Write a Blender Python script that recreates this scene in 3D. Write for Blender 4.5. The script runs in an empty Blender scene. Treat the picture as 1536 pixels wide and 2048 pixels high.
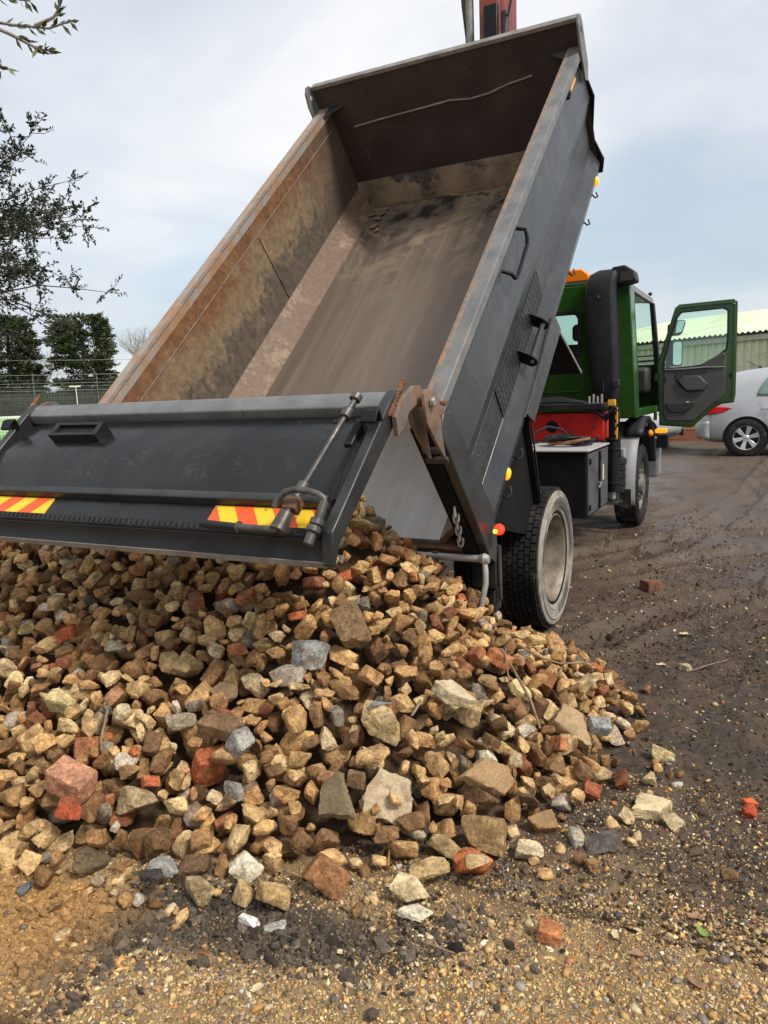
import bpy, bmesh, math, random
import numpy as np
from mathutils import Vector, Matrix, Euler

S = bpy.context.scene
COL = S.collection
R = math.radians

# ------------------------------------------------------------------ camera
CAM_POS = (2.482, -5.0135, 1.6347)
AX = ((0.887788, 0.458739, -0.037292),      # picture right
      (-0.037638, 0.153116, 0.987491),      # picture up
      (0.458711, -0.875279, 0.153200))      # towards the viewer
cam_data = bpy.data.cameras.new('camera')
cam = bpy.data.objects.new('camera', cam_data)
COL.objects.link(cam)
mw = Matrix.Identity(4)
for i in range(3):
    for j in range(3):
        mw[j][i] = AX[i][j]
for j in range(3):
    mw[j][3] = CAM_POS[j]
cam.matrix_world = mw
cam_data.sensor_fit = 'HORIZONTAL'
cam_data.sensor_width = 36.0
cam_data.lens = 36.0 * 1489.5 / 1536.0
cam_data.clip_start = 0.05
cam_data.clip_end = 2000.0
S.camera = cam

# ------------------------------------------------------------------ sky and sun
SUN_DIR = Vector((0.80, -0.22, 0.95)).normalized()
world = bpy.data.worlds.new('World')
S.world = world
world.use_nodes = True
wt = world.node_tree
wt.nodes.clear()
def wn(t, **kw):
    n = wt.nodes.new(t)
    for k, v in kw.items():
        setattr(n, k, v)
    return n
w_out = wn('ShaderNodeOutputWorld')
w_bg = wn('ShaderNodeBackground')
w_sky = wn('ShaderNodeTexSky', sky_type='NISHITA', sun_disc=False)
w_sky.sun_elevation = math.asin(SUN_DIR.z)
w_sky.sun_rotation = math.atan2(SUN_DIR.x, SUN_DIR.y)
w_sky.air_density = 1.0
w_sky.dust_density = 2.0
w_tc = wn('ShaderNodeTexCoord')
w_sep = wn('ShaderNodeSeparateXYZ')
wt.links.new(w_tc.outputs['Generated'], w_sep.inputs[0])
w_zp = wn('ShaderNodeMath', operation='MAXIMUM'); w_zp.inputs[1].default_value = 0.0
wt.links.new(w_sep.outputs['Z'], w_zp.inputs[0])
w_za = wn('ShaderNodeMath', operation='ADD'); w_za.inputs[1].default_value = 0.22
wt.links.new(w_zp.outputs[0], w_za.inputs[0])
w_dx = wn('ShaderNodeMath', operation='DIVIDE'); w_dy = wn('ShaderNodeMath', operation='DIVIDE')
wt.links.new(w_sep.outputs['X'], w_dx.inputs[0]); wt.links.new(w_za.outputs[0], w_dx.inputs[1])
wt.links.new(w_sep.outputs['Y'], w_dy.inputs[0]); wt.links.new(w_za.outputs[0], w_dy.inputs[1])
w_cmb = wn('ShaderNodeCombineXYZ')
wt.links.new(w_dx.outputs[0], w_cmb.inputs[0]); wt.links.new(w_dy.outputs[0], w_cmb.inputs[1])
w_cmb.inputs[2].default_value = 3.7
w_n1 = wn('ShaderNodeTexNoise'); w_n1.inputs['Scale'].default_value = 0.95
w_n1.inputs['Detail'].default_value = 7.0; w_n1.inputs['Roughness'].default_value = 0.52
w_n1.inputs['Distortion'].default_value = 0.35
w_n2 = wn('ShaderNodeTexNoise'); w_n2.inputs['Scale'].default_value = 0.6
w_n2.inputs['Detail'].default_value = 5.0
wt.links.new(w_cmb.outputs[0], w_n1.inputs['Vector']); wt.links.new(w_cmb.outputs[0], w_n2.inputs['Vector'])
w_cov = wn('ShaderNodeMapRange'); w_cov.inputs['From Min'].default_value = 0.38; w_cov.inputs['From Max'].default_value = 0.60
w_cov.inputs['To Min'].default_value = 0.52; w_cov.inputs['To Max'].default_value = 0.98
wt.links.new(w_n1.outputs['Fac'], w_cov.inputs['Value'])
w_cl = wn('ShaderNodeMix', data_type='RGBA')           # cloud: grey bellies, bright tops
w_cl.inputs['A'].default_value = (0.53, 0.57, 0.63, 1); w_cl.inputs['B'].default_value = (0.755, 0.765, 0.78, 1)
w_sh = wn('ShaderNodeMapRange'); w_sh.inputs['From Min'].default_value = 0.36; w_sh.inputs['From Max'].default_value = 0.62
wt.links.new(w_n2.outputs['Fac'], w_sh.inputs['Value'])
wt.links.new(w_sh.outputs[0], w_cl.inputs['Factor'])
w_ss = wn('ShaderNodeMix', data_type='RGBA', blend_type='MULTIPLY'); w_ss.inputs['Factor'].default_value = 1.0
wt.links.new(w_sky.outputs[0], w_ss.inputs['A']); w_ss.inputs['B'].default_value = (0.9, 1.0, 1.0, 1)
w_bg0 = wn('ShaderNodeBackground'); w_bg0.inputs['Strength'].default_value = 0.12
wt.links.new(w_ss.outputs['Result'], w_bg0.inputs['Color'])
w_bg.inputs['Strength'].default_value = 1.0
wt.links.new(w_cl.outputs['Result'], w_bg.inputs['Color'])
w_mx = wn('ShaderNodeMixShader')
wt.links.new(w_cov.outputs[0], w_mx.inputs[0])
wt.links.new(w_bg0.outputs[0], w_mx.inputs[1]); wt.links.new(w_bg.outputs[0], w_mx.inputs[2])
wt.links.new(w_mx.outputs[0], w_out.inputs['Surface'])

sun_d = bpy.data.lights.new('sun', 'SUN')
sun_d.energy = 2.6
sun_d.angle = R(12)
sun_d.color = (1.0, 0.93, 0.83)
sun = bpy.data.objects.new('sun', sun_d)
COL.objects.link(sun)
sun.location = (20, -5, 24)
sun.rotation_euler = SUN_DIR.to_track_quat('Z', 'Y').to_euler()

S.render.engine = 'CYCLES'
S.view_settings.view_transform = 'Standard'
S.view_settings.look = 'None'
S.view_settings.exposure = 0.38
S.view_settings.gamma = 1.0
S.view_settings.use_curve_mapping = False
S.render.resolution_x = 768
S.render.resolution_y = 1024

# ------------------------------------------------------------------ noise in numpy
def _hash(ix, iy, iz, seed):
    h = (ix.astype(np.int64) * 374761393 + iy.astype(np.int64) * 668265263 + iz.astype(np.int64) * 2147483647 // 7 + seed * 144269) & 0xffffffff
    h = ((h ^ (h >> 13)) * 1274126177) & 0xffffffff
    h = ((h ^ (h >> 16)) * 2246822519) & 0xffffffff
    return ((h ^ (h >> 15)) & 0xffff) / 65535.0
def vnoise3(p, seed=0):
    i = np.floor(p); f = p - i; f = f * f * (3 - 2 * f)
    i = i.astype(np.int64)
    r = 0
    for dx in (0, 1):
        for dy in (0, 1):
            for dz in (0, 1):
                w = (f[..., 0] if dx else 1 - f[..., 0]) * (f[..., 1] if dy else 1 - f[..., 1]) * (f[..., 2] if dz else 1 - f[..., 2])
                r = r + w * _hash(i[..., 0] + dx, i[..., 1] + dy, i[..., 2] + dz, seed)
    return r * 2 - 1
def n2(x, y, s, seed=0):
    p = np.stack([x * s, y * s, np.full_like(x, 0.5)], -1)
    return vnoise3(p, seed)
def fbm2(x, y, s, o=4, seed=0, g=0.5):
    r = 0; a = 1.0
    for k in range(o):
        r = r + a * n2(x + 17.3 * k, y - 9.1 * k, s, seed + k); s *= 2.03; a *= g
    return r
def smooth(a, b, x):
    t = np.clip((x - a) / (b - a), 0, 1)
    return t * t * (3 - 2 * t)

# ------------------------------------------------------------------ materials
MATS = {}
class NT:
    def __init__(s, name):
        s.m = bpy.data.materials.new(name); s.m.use_nodes = True
        s.t = s.m.node_tree; s.t.nodes.clear()
        s.out = s.n('ShaderNodeOutputMaterial'); s.p = s.n('ShaderNodeBsdfPrincipled')
        s.l(s.p.outputs[0], s.out.inputs['Surface'])
        s.tc = s.n('ShaderNodeTexCoord')
        MATS[name] = s.m
    def n(s, t, **kw):
        n = s.t.nodes.new(t)
        for k, v in kw.items():
            setattr(n, k, v)
        return n
    def l(s, a, b):
        s.t.links.new(a, b)
    def noise(s, scale, detail=6, rough=0.55, dist=0.0, vec=None):
        n = s.n('ShaderNodeTexNoise'); n.inputs['Scale'].default_value = scale
        n.inputs['Detail'].default_value = detail; n.inputs['Roughness'].default_value = rough
        n.inputs['Distortion'].default_value = dist
        s.l(vec if vec is not None else s.tc.outputs['Object'], n.inputs['Vector'])
        return n.outputs['Fac']
    def voro(s, scale, vec=None, feature='F1'):
        n = s.n('ShaderNodeTexVoronoi', feature=feature); n.inputs['Scale'].default_value = scale
        s.l(vec if vec is not None else s.tc.outputs['Object'], n.inputs['Vector'])
        return n.outputs['Distance']
    def mapr(s, v, a, b, c=0.0, d=1.0):
        n = s.n('ShaderNodeMapRange'); n.inputs['From Min'].default_value = a; n.inputs['From Max'].default_value = b
        n.inputs['To Min'].default_value = c; n.inputs['To Max'].default_value = d
        s.l(v, n.inputs['Value']); return n.outputs[0]
    def math(s, op, a, b=None):
        n = s.n('ShaderNodeMath', operation=op)
        for i, x in enumerate((a, b)):
            if x is None: continue
            if hasattr(x, 'links'): s.l(x, n.inputs[i])
            else: n.inputs[i].default_value = x
        return n.outputs[0]
    def ramp(s, v, stops):
        n = s.n('ShaderNodeValToRGB'); e = n.color_ramp.elements
        while len(e) < len(stops): e.new(0.5)
        for k, (p, c) in enumerate(stops):
            e[k].position = p; e[k].color = (*c, 1)
        s.l(v, n.inputs[0]); return n.outputs[0]
    def mix(s, f, a, b, mode='MIX'):
        n = s.n('ShaderNodeMix', data_type='RGBA', blend_type=mode)
        for key, x in (('Factor', f), ('A', a), ('B', b)):
            if hasattr(x, 'links'): s.l(x, n.inputs[key])
            elif key == 'Factor': n.inputs[key].default_value = x
            else: n.inputs[key].default_value = (*x, 1)
        return n.outputs['Result']
    def bump(s, h, strength=0.3, dist=0.01, prev=None):
        n = s.n('ShaderNodeBump'); n.inputs['Strength'].default_value = strength; n.inputs['Distance'].default_value = dist
        s.l(h, n.inputs['Height'])
        if prev is not None: s.l(prev, n.inputs['Normal'])
        return n.outputs[0]
    def sep(s, vec=None):
        n = s.n('ShaderNodeSeparateXYZ'); s.l(vec if vec is not None else s.tc.outputs['Object'], n.inputs[0]); return n.outputs
    def mapping(s, scale=(1, 1, 1), rot=(0, 0, 0), vec=None):
        n = s.n('ShaderNodeMapping'); n.inputs['Scale'].default_value = scale; n.inputs['Rotation'].default_value = rot
        s.l(vec if vec is not None else s.tc.outputs['Object'], n.inputs['Vector']); return n.outputs[0]
    def set(s, color=None, rough=None, metal=None, normal=None, spec=None, **kw):
        for key, x in (('Base Color', color), ('Roughness', rough), ('Metallic', metal), ('Normal', normal), ('Specular IOR Level', spec)):
            if x is None: continue
            if hasattr(x, 'links'): s.l(x, s.p.inputs[key])
            elif key == 'Base Color': s.p.inputs[key].default_value = (*x, 1)
            else: s.p.inputs[key].default_value = x
        for k, v in kw.items():
            s.p.inputs[k].default_value = v
        return s.m

def simple(name, c1, c2, scale=6, rough=(0.45, 0.65), metal=0.0, bump=0.15, bscale=40, dist=0.004, spots=None, spec=0.5, mid=(0.35, 0.65)):
    a = NT(name)
    f = a.noise(scale, 8, 0.6)
    c = a.ramp(f, [(mid[0], c1), (mid[1], c2)])
    if spots:
        sc, sscale, lo, hi = spots
        c = a.mix(a.mapr(a.noise(sscale, 9, 0.65, 0.6), lo, hi), c, sc)
    r = a.mapr(a.noise(scale * 2.3, 6), 0.3, 0.7, rough[0], rough[1])
    nb = a.bump(a.noise(bscale, 6), bump, dist)
    return a.set(c, r, metal, nb, spec)

# painted body steel: dark grey, thick brushed coats over old damage, dusty
def paint_body(name, lump):
    a = NT(name)
    f = a.noise(3.0, 8, 0.6, 0.5)
    c = a.ramp(f, [(0.3, (0.022, 0.023, 0.024)), (0.55, (0.032, 0.033, 0.034)), (0.75, (0.048, 0.048, 0.048))])
    streak = a.noise(14, 5, 0.6, 0.3, a.mapping((1, 0.22, 0.22), (R(42), 0, 0)))
    c = a.mix(a.mapr(streak, 0.52, 0.75, 0, 0.4), c, (0.11, 0.107, 0.10))
    c = a.mix(a.mapr(a.noise(45, 4, 0.7), 0.70, 0.78, 0, 0.8), c, (0.2, 0.13, 0.08))
    b0 = a.bump(a.noise(2.6, 3, 0.5, 0.4), 0.35, 0.03)
    b1 = a.bump(a.noise(lump[0], 5, 0.6, 1.2), lump[1], 0.012, b0)
    b2 = a.bump(a.noise(90, 4), 0.10, 0.003, b1)
    return a.set(c, a.mapr(f, 0.3, 0.7, 0.26, 0.40), 0.0, b2, 0.5)
paint_body('body_paint', (9, 0.12))
paint_body('body_paint_rough', (26, 0.75))

# tailgate: nearly black satin paint
a = NT('gate_paint')
f = a.noise(2.5, 8, 0.6, 0.4)
c = a.ramp(f, [(0.3, (0.008, 0.008, 0.009)), (0.7, (0.022, 0.022, 0.023))])
c = a.mix(a.mapr(a.noise(70, 5, 0.7), 0.66, 0.76, 0, 0.7), c, (0.15, 0.135, 0.115))
c = a.mix(a.mapr(a.noise(6, 8, 0.7, 0.8), 0.60, 0.80, 0, 0.35), c, (0.13, 0.12, 0.105))
a.set(c, a.mapr(a.noise(5, 6), 0.3, 0.7, 0.28, 0.5), 0.0, a.bump(a.noise(60, 5), 0.12, 0.003), 0.25)

# panel with the ghost of scraped-off lettering (worn relief only)
a = NT('gate_panel_paint')
f = a.noise(2.2, 8, 0.6, 0.4)
c = a.ramp(f, [(0.3, (0.008, 0.008, 0.0085)), (0.7, (0.018, 0.018, 0.0185))])
c = a.mix(a.mapr(a.noise(6, 8, 0.7, 0.8), 0.60, 0.80, 0, 0.4), c, (0.14, 0.13, 0.115))
x = a.sep()
mk = a.math('MULTIPLY', a.math('MULTIPLY', a.mapr(x[0], -0.62, -0.45), a.mapr(x[0], 0.62, 0.42)),
            a.math('MULTIPLY', a.mapr(x[2], 1.30, 1.335), a.mapr(x[2], 1.455, 1.42)))
scr = a.math('MULTIPLY', a.math('MULTIPLY', mk, a.mapr(a.noise(5, 2), 0.42, 0.58)), a.mapr(a.noise(26, 3, 0.5, 2.5), 0.52, 0.62))
c = a.mix(a.math('MULTIPLY', scr, 0.18), c, (0.16, 0.16, 0.16))
a.set(c, a.mapr(a.noise(5, 6), 0.3, 0.7, 0.16, 0.34), 0.0, a.bump(scr, 0.35, 0.005, a.bump(a.noise(60, 5), 0.10, 0.003, a.bump(a.noise(2.3, 3, 0.5, 0.5), 0.5, 0.03))), 0.36)

# inside of the body
def uw_nodes(a):
    x = a.sep()
    ct, st = math.cos(0.735), math.sin(0.735)
    dy = a.math('ADD', x[1], 1.328); dz = a.math('ADD', x[2], -0.848)
    u = a.math('ADD', a.math('MULTIPLY', dy, ct), a.math('MULTIPLY', dz, st))
    w = a.math('ADD', a.math('MULTIPLY', dy, -st), a.math('MULTIPLY', dz, ct))
    return x[0], u, w
def body_vec(a, su, sw, sx):
    X, u, w = uw_nodes(a)
    n = a.n('ShaderNodeCombineXYZ')
    a.l(a.math('MULTIPLY', X, sx), n.inputs[0]); a.l(a.math('MULTIPLY', u, su), n.inputs[1]); a.l(a.math('MULTIPLY', w, sw), n.inputs[2])
    return n.outputs[0], X, u, w
a = NT('liner_rust')
vec, X, u, w = body_vec(a, 1, 1, 1)
big = a.noise(2.6, 9, 0.62, 0.7, vec)
fine = a.noise(17, 8, 0.7, 0.4, vec)
rust = a.ramp(fine, [(0.3, (0.10, 0.046, 0.022)), (0.55, (0.19, 0.09, 0.04)), (0.75, (0.27, 0.145, 0.075))])
mud = a.ramp(fine, [(0.3, (0.13, 0.088, 0.05)), (0.7, (0.27, 0.195, 0.12))])
grey = a.ramp(fine, [(0.3, (0.045, 0.036, 0.03)), (0.7, (0.12, 0.10, 0.085))])
pos = a.math('ADD', w, a.math('MULTIPLY', a.math('ADD', big, -0.5), 0.75))
c = a.mix(a.mapr(pos, 0.58, 0.76), mud, rust)
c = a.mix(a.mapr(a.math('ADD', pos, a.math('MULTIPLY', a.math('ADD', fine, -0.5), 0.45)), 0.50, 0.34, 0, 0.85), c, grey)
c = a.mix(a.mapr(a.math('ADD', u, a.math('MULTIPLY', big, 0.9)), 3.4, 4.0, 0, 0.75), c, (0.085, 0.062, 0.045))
sc, _, _, _ = body_vec(a, 0.6, 26, 1)
c = a.mix(a.mapr(a.noise(1.0, 4, 0.6, 0.2, sc), 0.73, 0.78, 0, 0.7), c, (0.42, 0.33, 0.24))
pits = a.mapr(a.noise(30, 3, 0.5, 1.0, vec), 0.72, 0.76)
c = a.mix(pits, c, (0.035, 0.025, 0.02))
a.set(c, a.mapr(fine, 0.3, 0.7, 0.62, 0.85), 0.0, a.bump(fine, 0.35, 0.006), 0.35)

a = NT('floor_steel')
vec, X, u, w = body_vec(a, 1, 1, 1)
sv, _, _, _ = body_vec(a, 0.35, 1, 7)
st = a.noise(1.2, 7, 0.6, 0.25, sv)
big = a.noise(2.2, 9, 0.62, 0.8, vec)
fine = a.noise(26, 7, 0.7, 0.3, vec)
c = a.ramp(st, [(0.25, (0.135, 0.103, 0.078)), (0.5, (0.17, 0.132, 0.102)), (0.75, (0.215, 0.175, 0.14))])
c = a.mix(a.mapr(a.math('ADD', a.math('MULTIPLY', u, -1), a.math('MULTIPLY', big, 0.8)), -0.5, 0.35, 0, 0.75), c, a.ramp(st, [(0.3, (0.32, 0.31, 0.29)), (0.7, (0.52, 0.505, 0.475))]))
c = a.mix(a.math('MULTIPLY', a.mapr(big, 0.53, 0.6), a.mapr(u, 2.1, 3.0)), c, a.ramp(fine, [(0.3, (0.2, 0.145, 0.095)), (0.7, (0.33, 0.26, 0.18))]))
c = a.mix(a.math('MULTIPLY', a.mapr(big, 0.47, 0.40), a.mapr(u, 2.6, 3.5)), c, (0.035, 0.027, 0.022))
c = a.mix(a.mapr(a.noise(3.4, 6, 0.6, 0.5, vec), 0.60, 0.74, 0, 0.5), c, (0.19, 0.10, 0.06))
s2, _, _, _ = body_vec(a, 0.45, 1, 60)
c = a.mix(a.mapr(a.noise(1.0, 5, 0.7, 0.15, s2), 0.66, 0.74, 0, 0.45), c, (0.42, 0.38, 0.33))
a.set(c, a.mapr(st, 0.3, 0.7, 0.34, 0.6), 0.3, a.bump(fine, 0.2, 0.004), 0.5)

a = NT('chamfer_steel')
vec, X, u, w = body_vec(a, 1, 1, 1)
big = a.noise(5.0, 9, 0.62, 0.9, vec)
fine = a.noise(26, 7, 0.7, 0.3, vec)
c = a.ramp(fine, [(0.3, (0.12, 0.075, 0.05)), (0.7, (0.19, 0.13, 0.09))])
c = a.mix(a.mapr(a.math('ADD', big, a.math('MULTIPLY', a.math('ADD', fine, -0.5), 0.35)), 0.52, 0.70, 0, 0.75), c, a.ramp(fine, [(0.3, (0.24, 0.175, 0.115)), (0.7, (0.37, 0.285, 0.195))]))
sc, _, _, _ = body_vec(a, 0.6, 30, 1)
c = a.mix(a.mapr(a.noise(1.0, 4, 0.6, 0.2, sc), 0.70, 0.76, 0, 0.6), c, (0.4, 0.33, 0.26))
a.set(c, 0.6, 0.15, a.bump(fine, 0.25, 0.005), 0.4)

simple('head_steel', (0.034, 0.023, 0.022), (0.06, 0.043, 0.038), 3, (0.5, 0.7), 0.1, 0.2, 30, 0.004, ((0.2, 0.16, 0.12), 5, 0.66, 0.74))
simple('head_mud', (0.10, 0.07, 0.045), (0.24, 0.17, 0.11), 5, (0.7, 0.9), 0.0, 0.6, 24, 0.012, ((0.04, 0.03, 0.025), 4, 0.55, 0.62))
simple('rust', (0.16, 0.06, 0.026), (0.34, 0.155, 0.075), 16, (0.7, 0.9), 0.0, 0.5, 60, 0.004, ((0.09, 0.05, 0.035), 9, 0.55, 0.68))
simple('rust_dark', (0.07, 0.04, 0.026), (0.20, 0.10, 0.055), 9, (0.55, 0.8), 0.1, 0.3, 60, 0.003)
simple('rail_edge', (0.15, 0.14, 0.13), (0.29, 0.165, 0.10), 17, (0.55, 0.75), 0.0, 0.3, 60, 0.003, None, 0.4, (0.42, 0.62))
simple('black_paint', (0.005, 0.005, 0.006), (0.011, 0.011, 0.012), 4, (0.35, 0.55), 0.0, 0.1, 50, 0.002, None, 0.25)
simple('black_deep', (0.004, 0.004, 0.004), (0.010, 0.0095, 0.009), 4, (0.75, 0.95), 0.0, 0.2, 40, 0.004, ((0.035, 0.03, 0.026), 9, 0.68, 0.80), 0.2)
simple('rust_plate', (0.13, 0.075, 0.045), (0.27, 0.175, 0.12), 7, (0.45, 0.65), 0.15, 0.2, 50, 0.003, ((0.15, 0.145, 0.14), 6, 0.5, 0.62))
simple('black_dirty', (0.008, 0.0075, 0.007), (0.028, 0.025, 0.021), 4, (0.6, 0.85), 0.0, 0.25, 40, 0.004, None, 0.25)
simple('bare_metal', (0.30, 0.29, 0.27), (0.48, 0.46, 0.43), 12, (0.35, 0.5), 0.7, 0.1, 60, 0.002)
simple('galvanised', (0.32, 0.31, 0.29), (0.45, 0.44, 0.41), 20, (0.45, 0.6), 0.5, 0.1, 60, 0.002, ((0.25, 0.13, 0.06), 12, 0.62, 0.72))
simple('rod_metal', (0.06, 0.055, 0.05), (0.13, 0.12, 0.11), 14, (0.35, 0.55), 0.4, 0.2, 70, 0.002, ((0.22, 0.10, 0.05), 16, 0.64, 0.72))
simple('edge_metal', (0.16, 0.15, 0.135), (0.28, 0.26, 0.235), 10, (0.4, 0.6), 0.2, 0.2, 60, 0.002)
simple('beam_paint', (0.035, 0.036, 0.037), (0.06, 0.061, 0.062), 8, (0.35, 0.5), 0.0, 0.3, 30, 0.003, ((0.05, 0.05, 0.05), 20, 0.66, 0.72))
simple('gate_beam', (0.12, 0.123, 0.126), (0.18, 0.184, 0.187), 7, (0.3, 0.45), 0.0, 0.3, 30, 0.003, ((0.06, 0.06, 0.06), 18, 0.64, 0.70))  # paler base colour stands in for sky reflected on the top beam
simple('gate_frame', (0.014, 0.0145, 0.015), (0.030, 0.031, 0.031), 7, (0.3, 0.45), 0.0, 0.2, 40, 0.003, ((0.16, 0.15, 0.13), 60, 0.68, 0.76), 0.45)
simple('rail_worn', (0.30, 0.275, 0.245), (0.33, 0.185, 0.10), 5, (0.5, 0.7), 0.0, 0.25, 40, 0.003, ((0.16, 0.155, 0.15), 8, 0.58, 0.70), 0.4, (0.42, 0.60))
simple('rail_paint', (0.11, 0.112, 0.112), (0.18, 0.18, 0.177), 6, (0.4, 0.55), 0.0, 0.2, 40, 0.003, ((0.30, 0.17, 0.09), 9, 0.60, 0.72))
simple('cab_green', (0.016, 0.062, 0.008), (0.022, 0.085, 0.012), 2, (0.16, 0.28), 0.0, 0.02, 60, 0.001, ((0.045, 0.085, 0.03), 6, 0.62, 0.85))
simple('red_paint', (0.50, 0.010, 0.008), (0.60, 0.018, 0.012), 3, (0.3, 0.45), 0.0, 0.05, 60, 0.002, ((0.16, 0.02, 0.015), 8, 0.66, 0.80))
simple('crane_red', (0.17, 0.022, 0.012), (0.26, 0.045, 0.022), 3, (0.35, 0.5), 0.0, 0.05, 60, 0.002, ((0.16, 0.03, 0.02), 5, 0.58, 0.75))
simple('black_plastic', (0.012, 0.012, 0.015), (0.022, 0.022, 0.026), 6, (0.45, 0.6), 0.0, 0.15, 120, 0.001, ((0.16, 0.16, 0.16), 40, 0.72, 0.77), 0.3)
simple('grey_plastic', (0.20, 0.21, 0.22), (0.28, 0.285, 0.29), 4, (0.5, 0.65), 0.0, 0.08, 120, 0.001, ((0.13, 0.115, 0.095), 5, 0.58, 0.8))
simple('trim_plastic', (0.055, 0.052, 0.05), (0.075, 0.072, 0.068), 8, (0.5, 0.6), 0.0, 0.08, 160, 0.001)
simple('trim_dark', (0.02, 0.02, 0.02), (0.035, 0.034, 0.033), 8, (0.5, 0.6), 0.0, 0.08, 160, 0.001)
simple('rubber', (0.009, 0.009, 0.009), (0.020, 0.019, 0.018), 8, (0.6, 0.8), 0.0, 0.2, 60, 0.002, ((0.10, 0.085, 0.068), 9, 0.54, 0.74), 0.3)
a = NT('sidewall')
g = a.sep()
rad = a.math('SQRT', a.math('ADD', a.math('MULTIPLY', g[1], g[1]), a.math('MULTIPLY', g[2], g[2])))
f = a.noise(14, 8, 0.6, 0.2)
c = a.ramp(f, [(0.34, (0.20, 0.18, 0.15)), (0.55, (0.31, 0.285, 0.24)), (0.72, (0.38, 0.35, 0.30))])
band = a.math('MULTIPLY', a.mapr(rad, 0.335, 0.352), a.mapr(rad, 0.418, 0.40))
c = a.mix(a.math('MULTIPLY', band, a.mapr(a.noise(2.6, 3, 0.5, 0.2), 0.44, 0.56)), c, (0.085, 0.082, 0.078))
a.set(c, 0.85, 0, a.bump(a.noise(60, 5), 0.15, 0.003), 0.3)
simple('rim_dirty', (0.15, 0.12, 0.085), (0.36, 0.31, 0.24), 6, (0.45, 0.7), 0.25, 0.2, 50, 0.003, ((0.12, 0.08, 0.05), 5, 0.55, 0.70))
simple('front_rim', (0.10, 0.09, 0.075), (0.2, 0.18, 0.15), 6, (0.5, 0.75), 0.2, 0.2, 50, 0.003)
simple('sign_yellow', (0.85, 0.52, 0.015), (0.90, 0.58, 0.02), 3, (0.25, 0.4), 0, 0.03, 60, 0.001, ((0.4, 0.3, 0.1), 14, 0.72, 0.82))
simple('sign_orange', (0.80, 0.085, 0.012), (0.86, 0.11, 0.016), 3, (0.25, 0.4), 0, 0.03, 60, 0.001, ((0.4, 0.12, 0.05), 14, 0.72, 0.82))
simple('label_yellow', (0.75, 0.36, 0.02), (0.82, 0.42, 0.03), 8, (0.4, 0.5), 0, 0.0, 60, 0.001)
simple('sticker', (0.62, 0.55, 0.38), (0.7, 0.62, 0.45), 8, (0.4, 0.5), 0, 0.0, 60, 0.001)
simple('locker_top', (0.42, 0.415, 0.40), (0.55, 0.545, 0.53), 5, (0.4, 0.55), 0.2, 0.1, 40, 0.002, ((0.25, 0.22, 0.18), 8, 0.58, 0.72))
simple('locker_door', (0.055, 0.057, 0.06), (0.095, 0.097, 0.10), 6, (0.35, 0.5), 0.0, 0.1, 60, 0.002)
def glass(name, col=(0.9, 1.0, 0.95), rough=0.0, alpha=0.25):
    a = NT(name)
    tr = a.n('ShaderNodeBsdfTransparent'); tr.inputs[0].default_value = (*col, 1)
    gl = a.n('ShaderNodeBsdfGlossy'); gl.inputs['Roughness'].default_value = rough
    fr = a.n('ShaderNodeFresnel'); fr.inputs['IOR'].default_value = 1.5
    ad = a.math('ADD', fr.outputs[0], alpha * 0.1)
    mx = a.n('ShaderNodeMixShader'); a.l(ad, mx.inputs[0]); a.l(tr.outputs[0], mx.inputs[1]); a.l(gl.outputs[0], mx.inputs[2])
    a.l(mx.outputs[0], a.out.inputs['Surface'])
    return a.m
glass('clear_glass', (0.86, 0.97, 0.92))
a = NT('mirror_glass'); a.set((0.85, 0.87, 0.86), 0.03, 1.0)
def lamp(name, col, e):
    a = NT(name)
    a.set(col, 0.2, 0.0); a.p.inputs['Emission Color'].default_value = (*col, 1); a.p.inputs['Emission Strength'].default_value = e
lamp('amber_lit', (1.0, 0.40, 0.01), 0.8)
lamp('amber_lens', (0.95, 0.26, 0.01), 0.0)
lamp('beacon_orange', (0.95, 0.23, 0.008), 0.0)
lamp('red_lit', (0.9, 0.05, 0.01), 0.55)
lamp('red_core', (1.0, 0.60, 0.05), 2.5)
lamp('red_lens', (0.60, 0.008, 0.012), 0.0)

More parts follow.
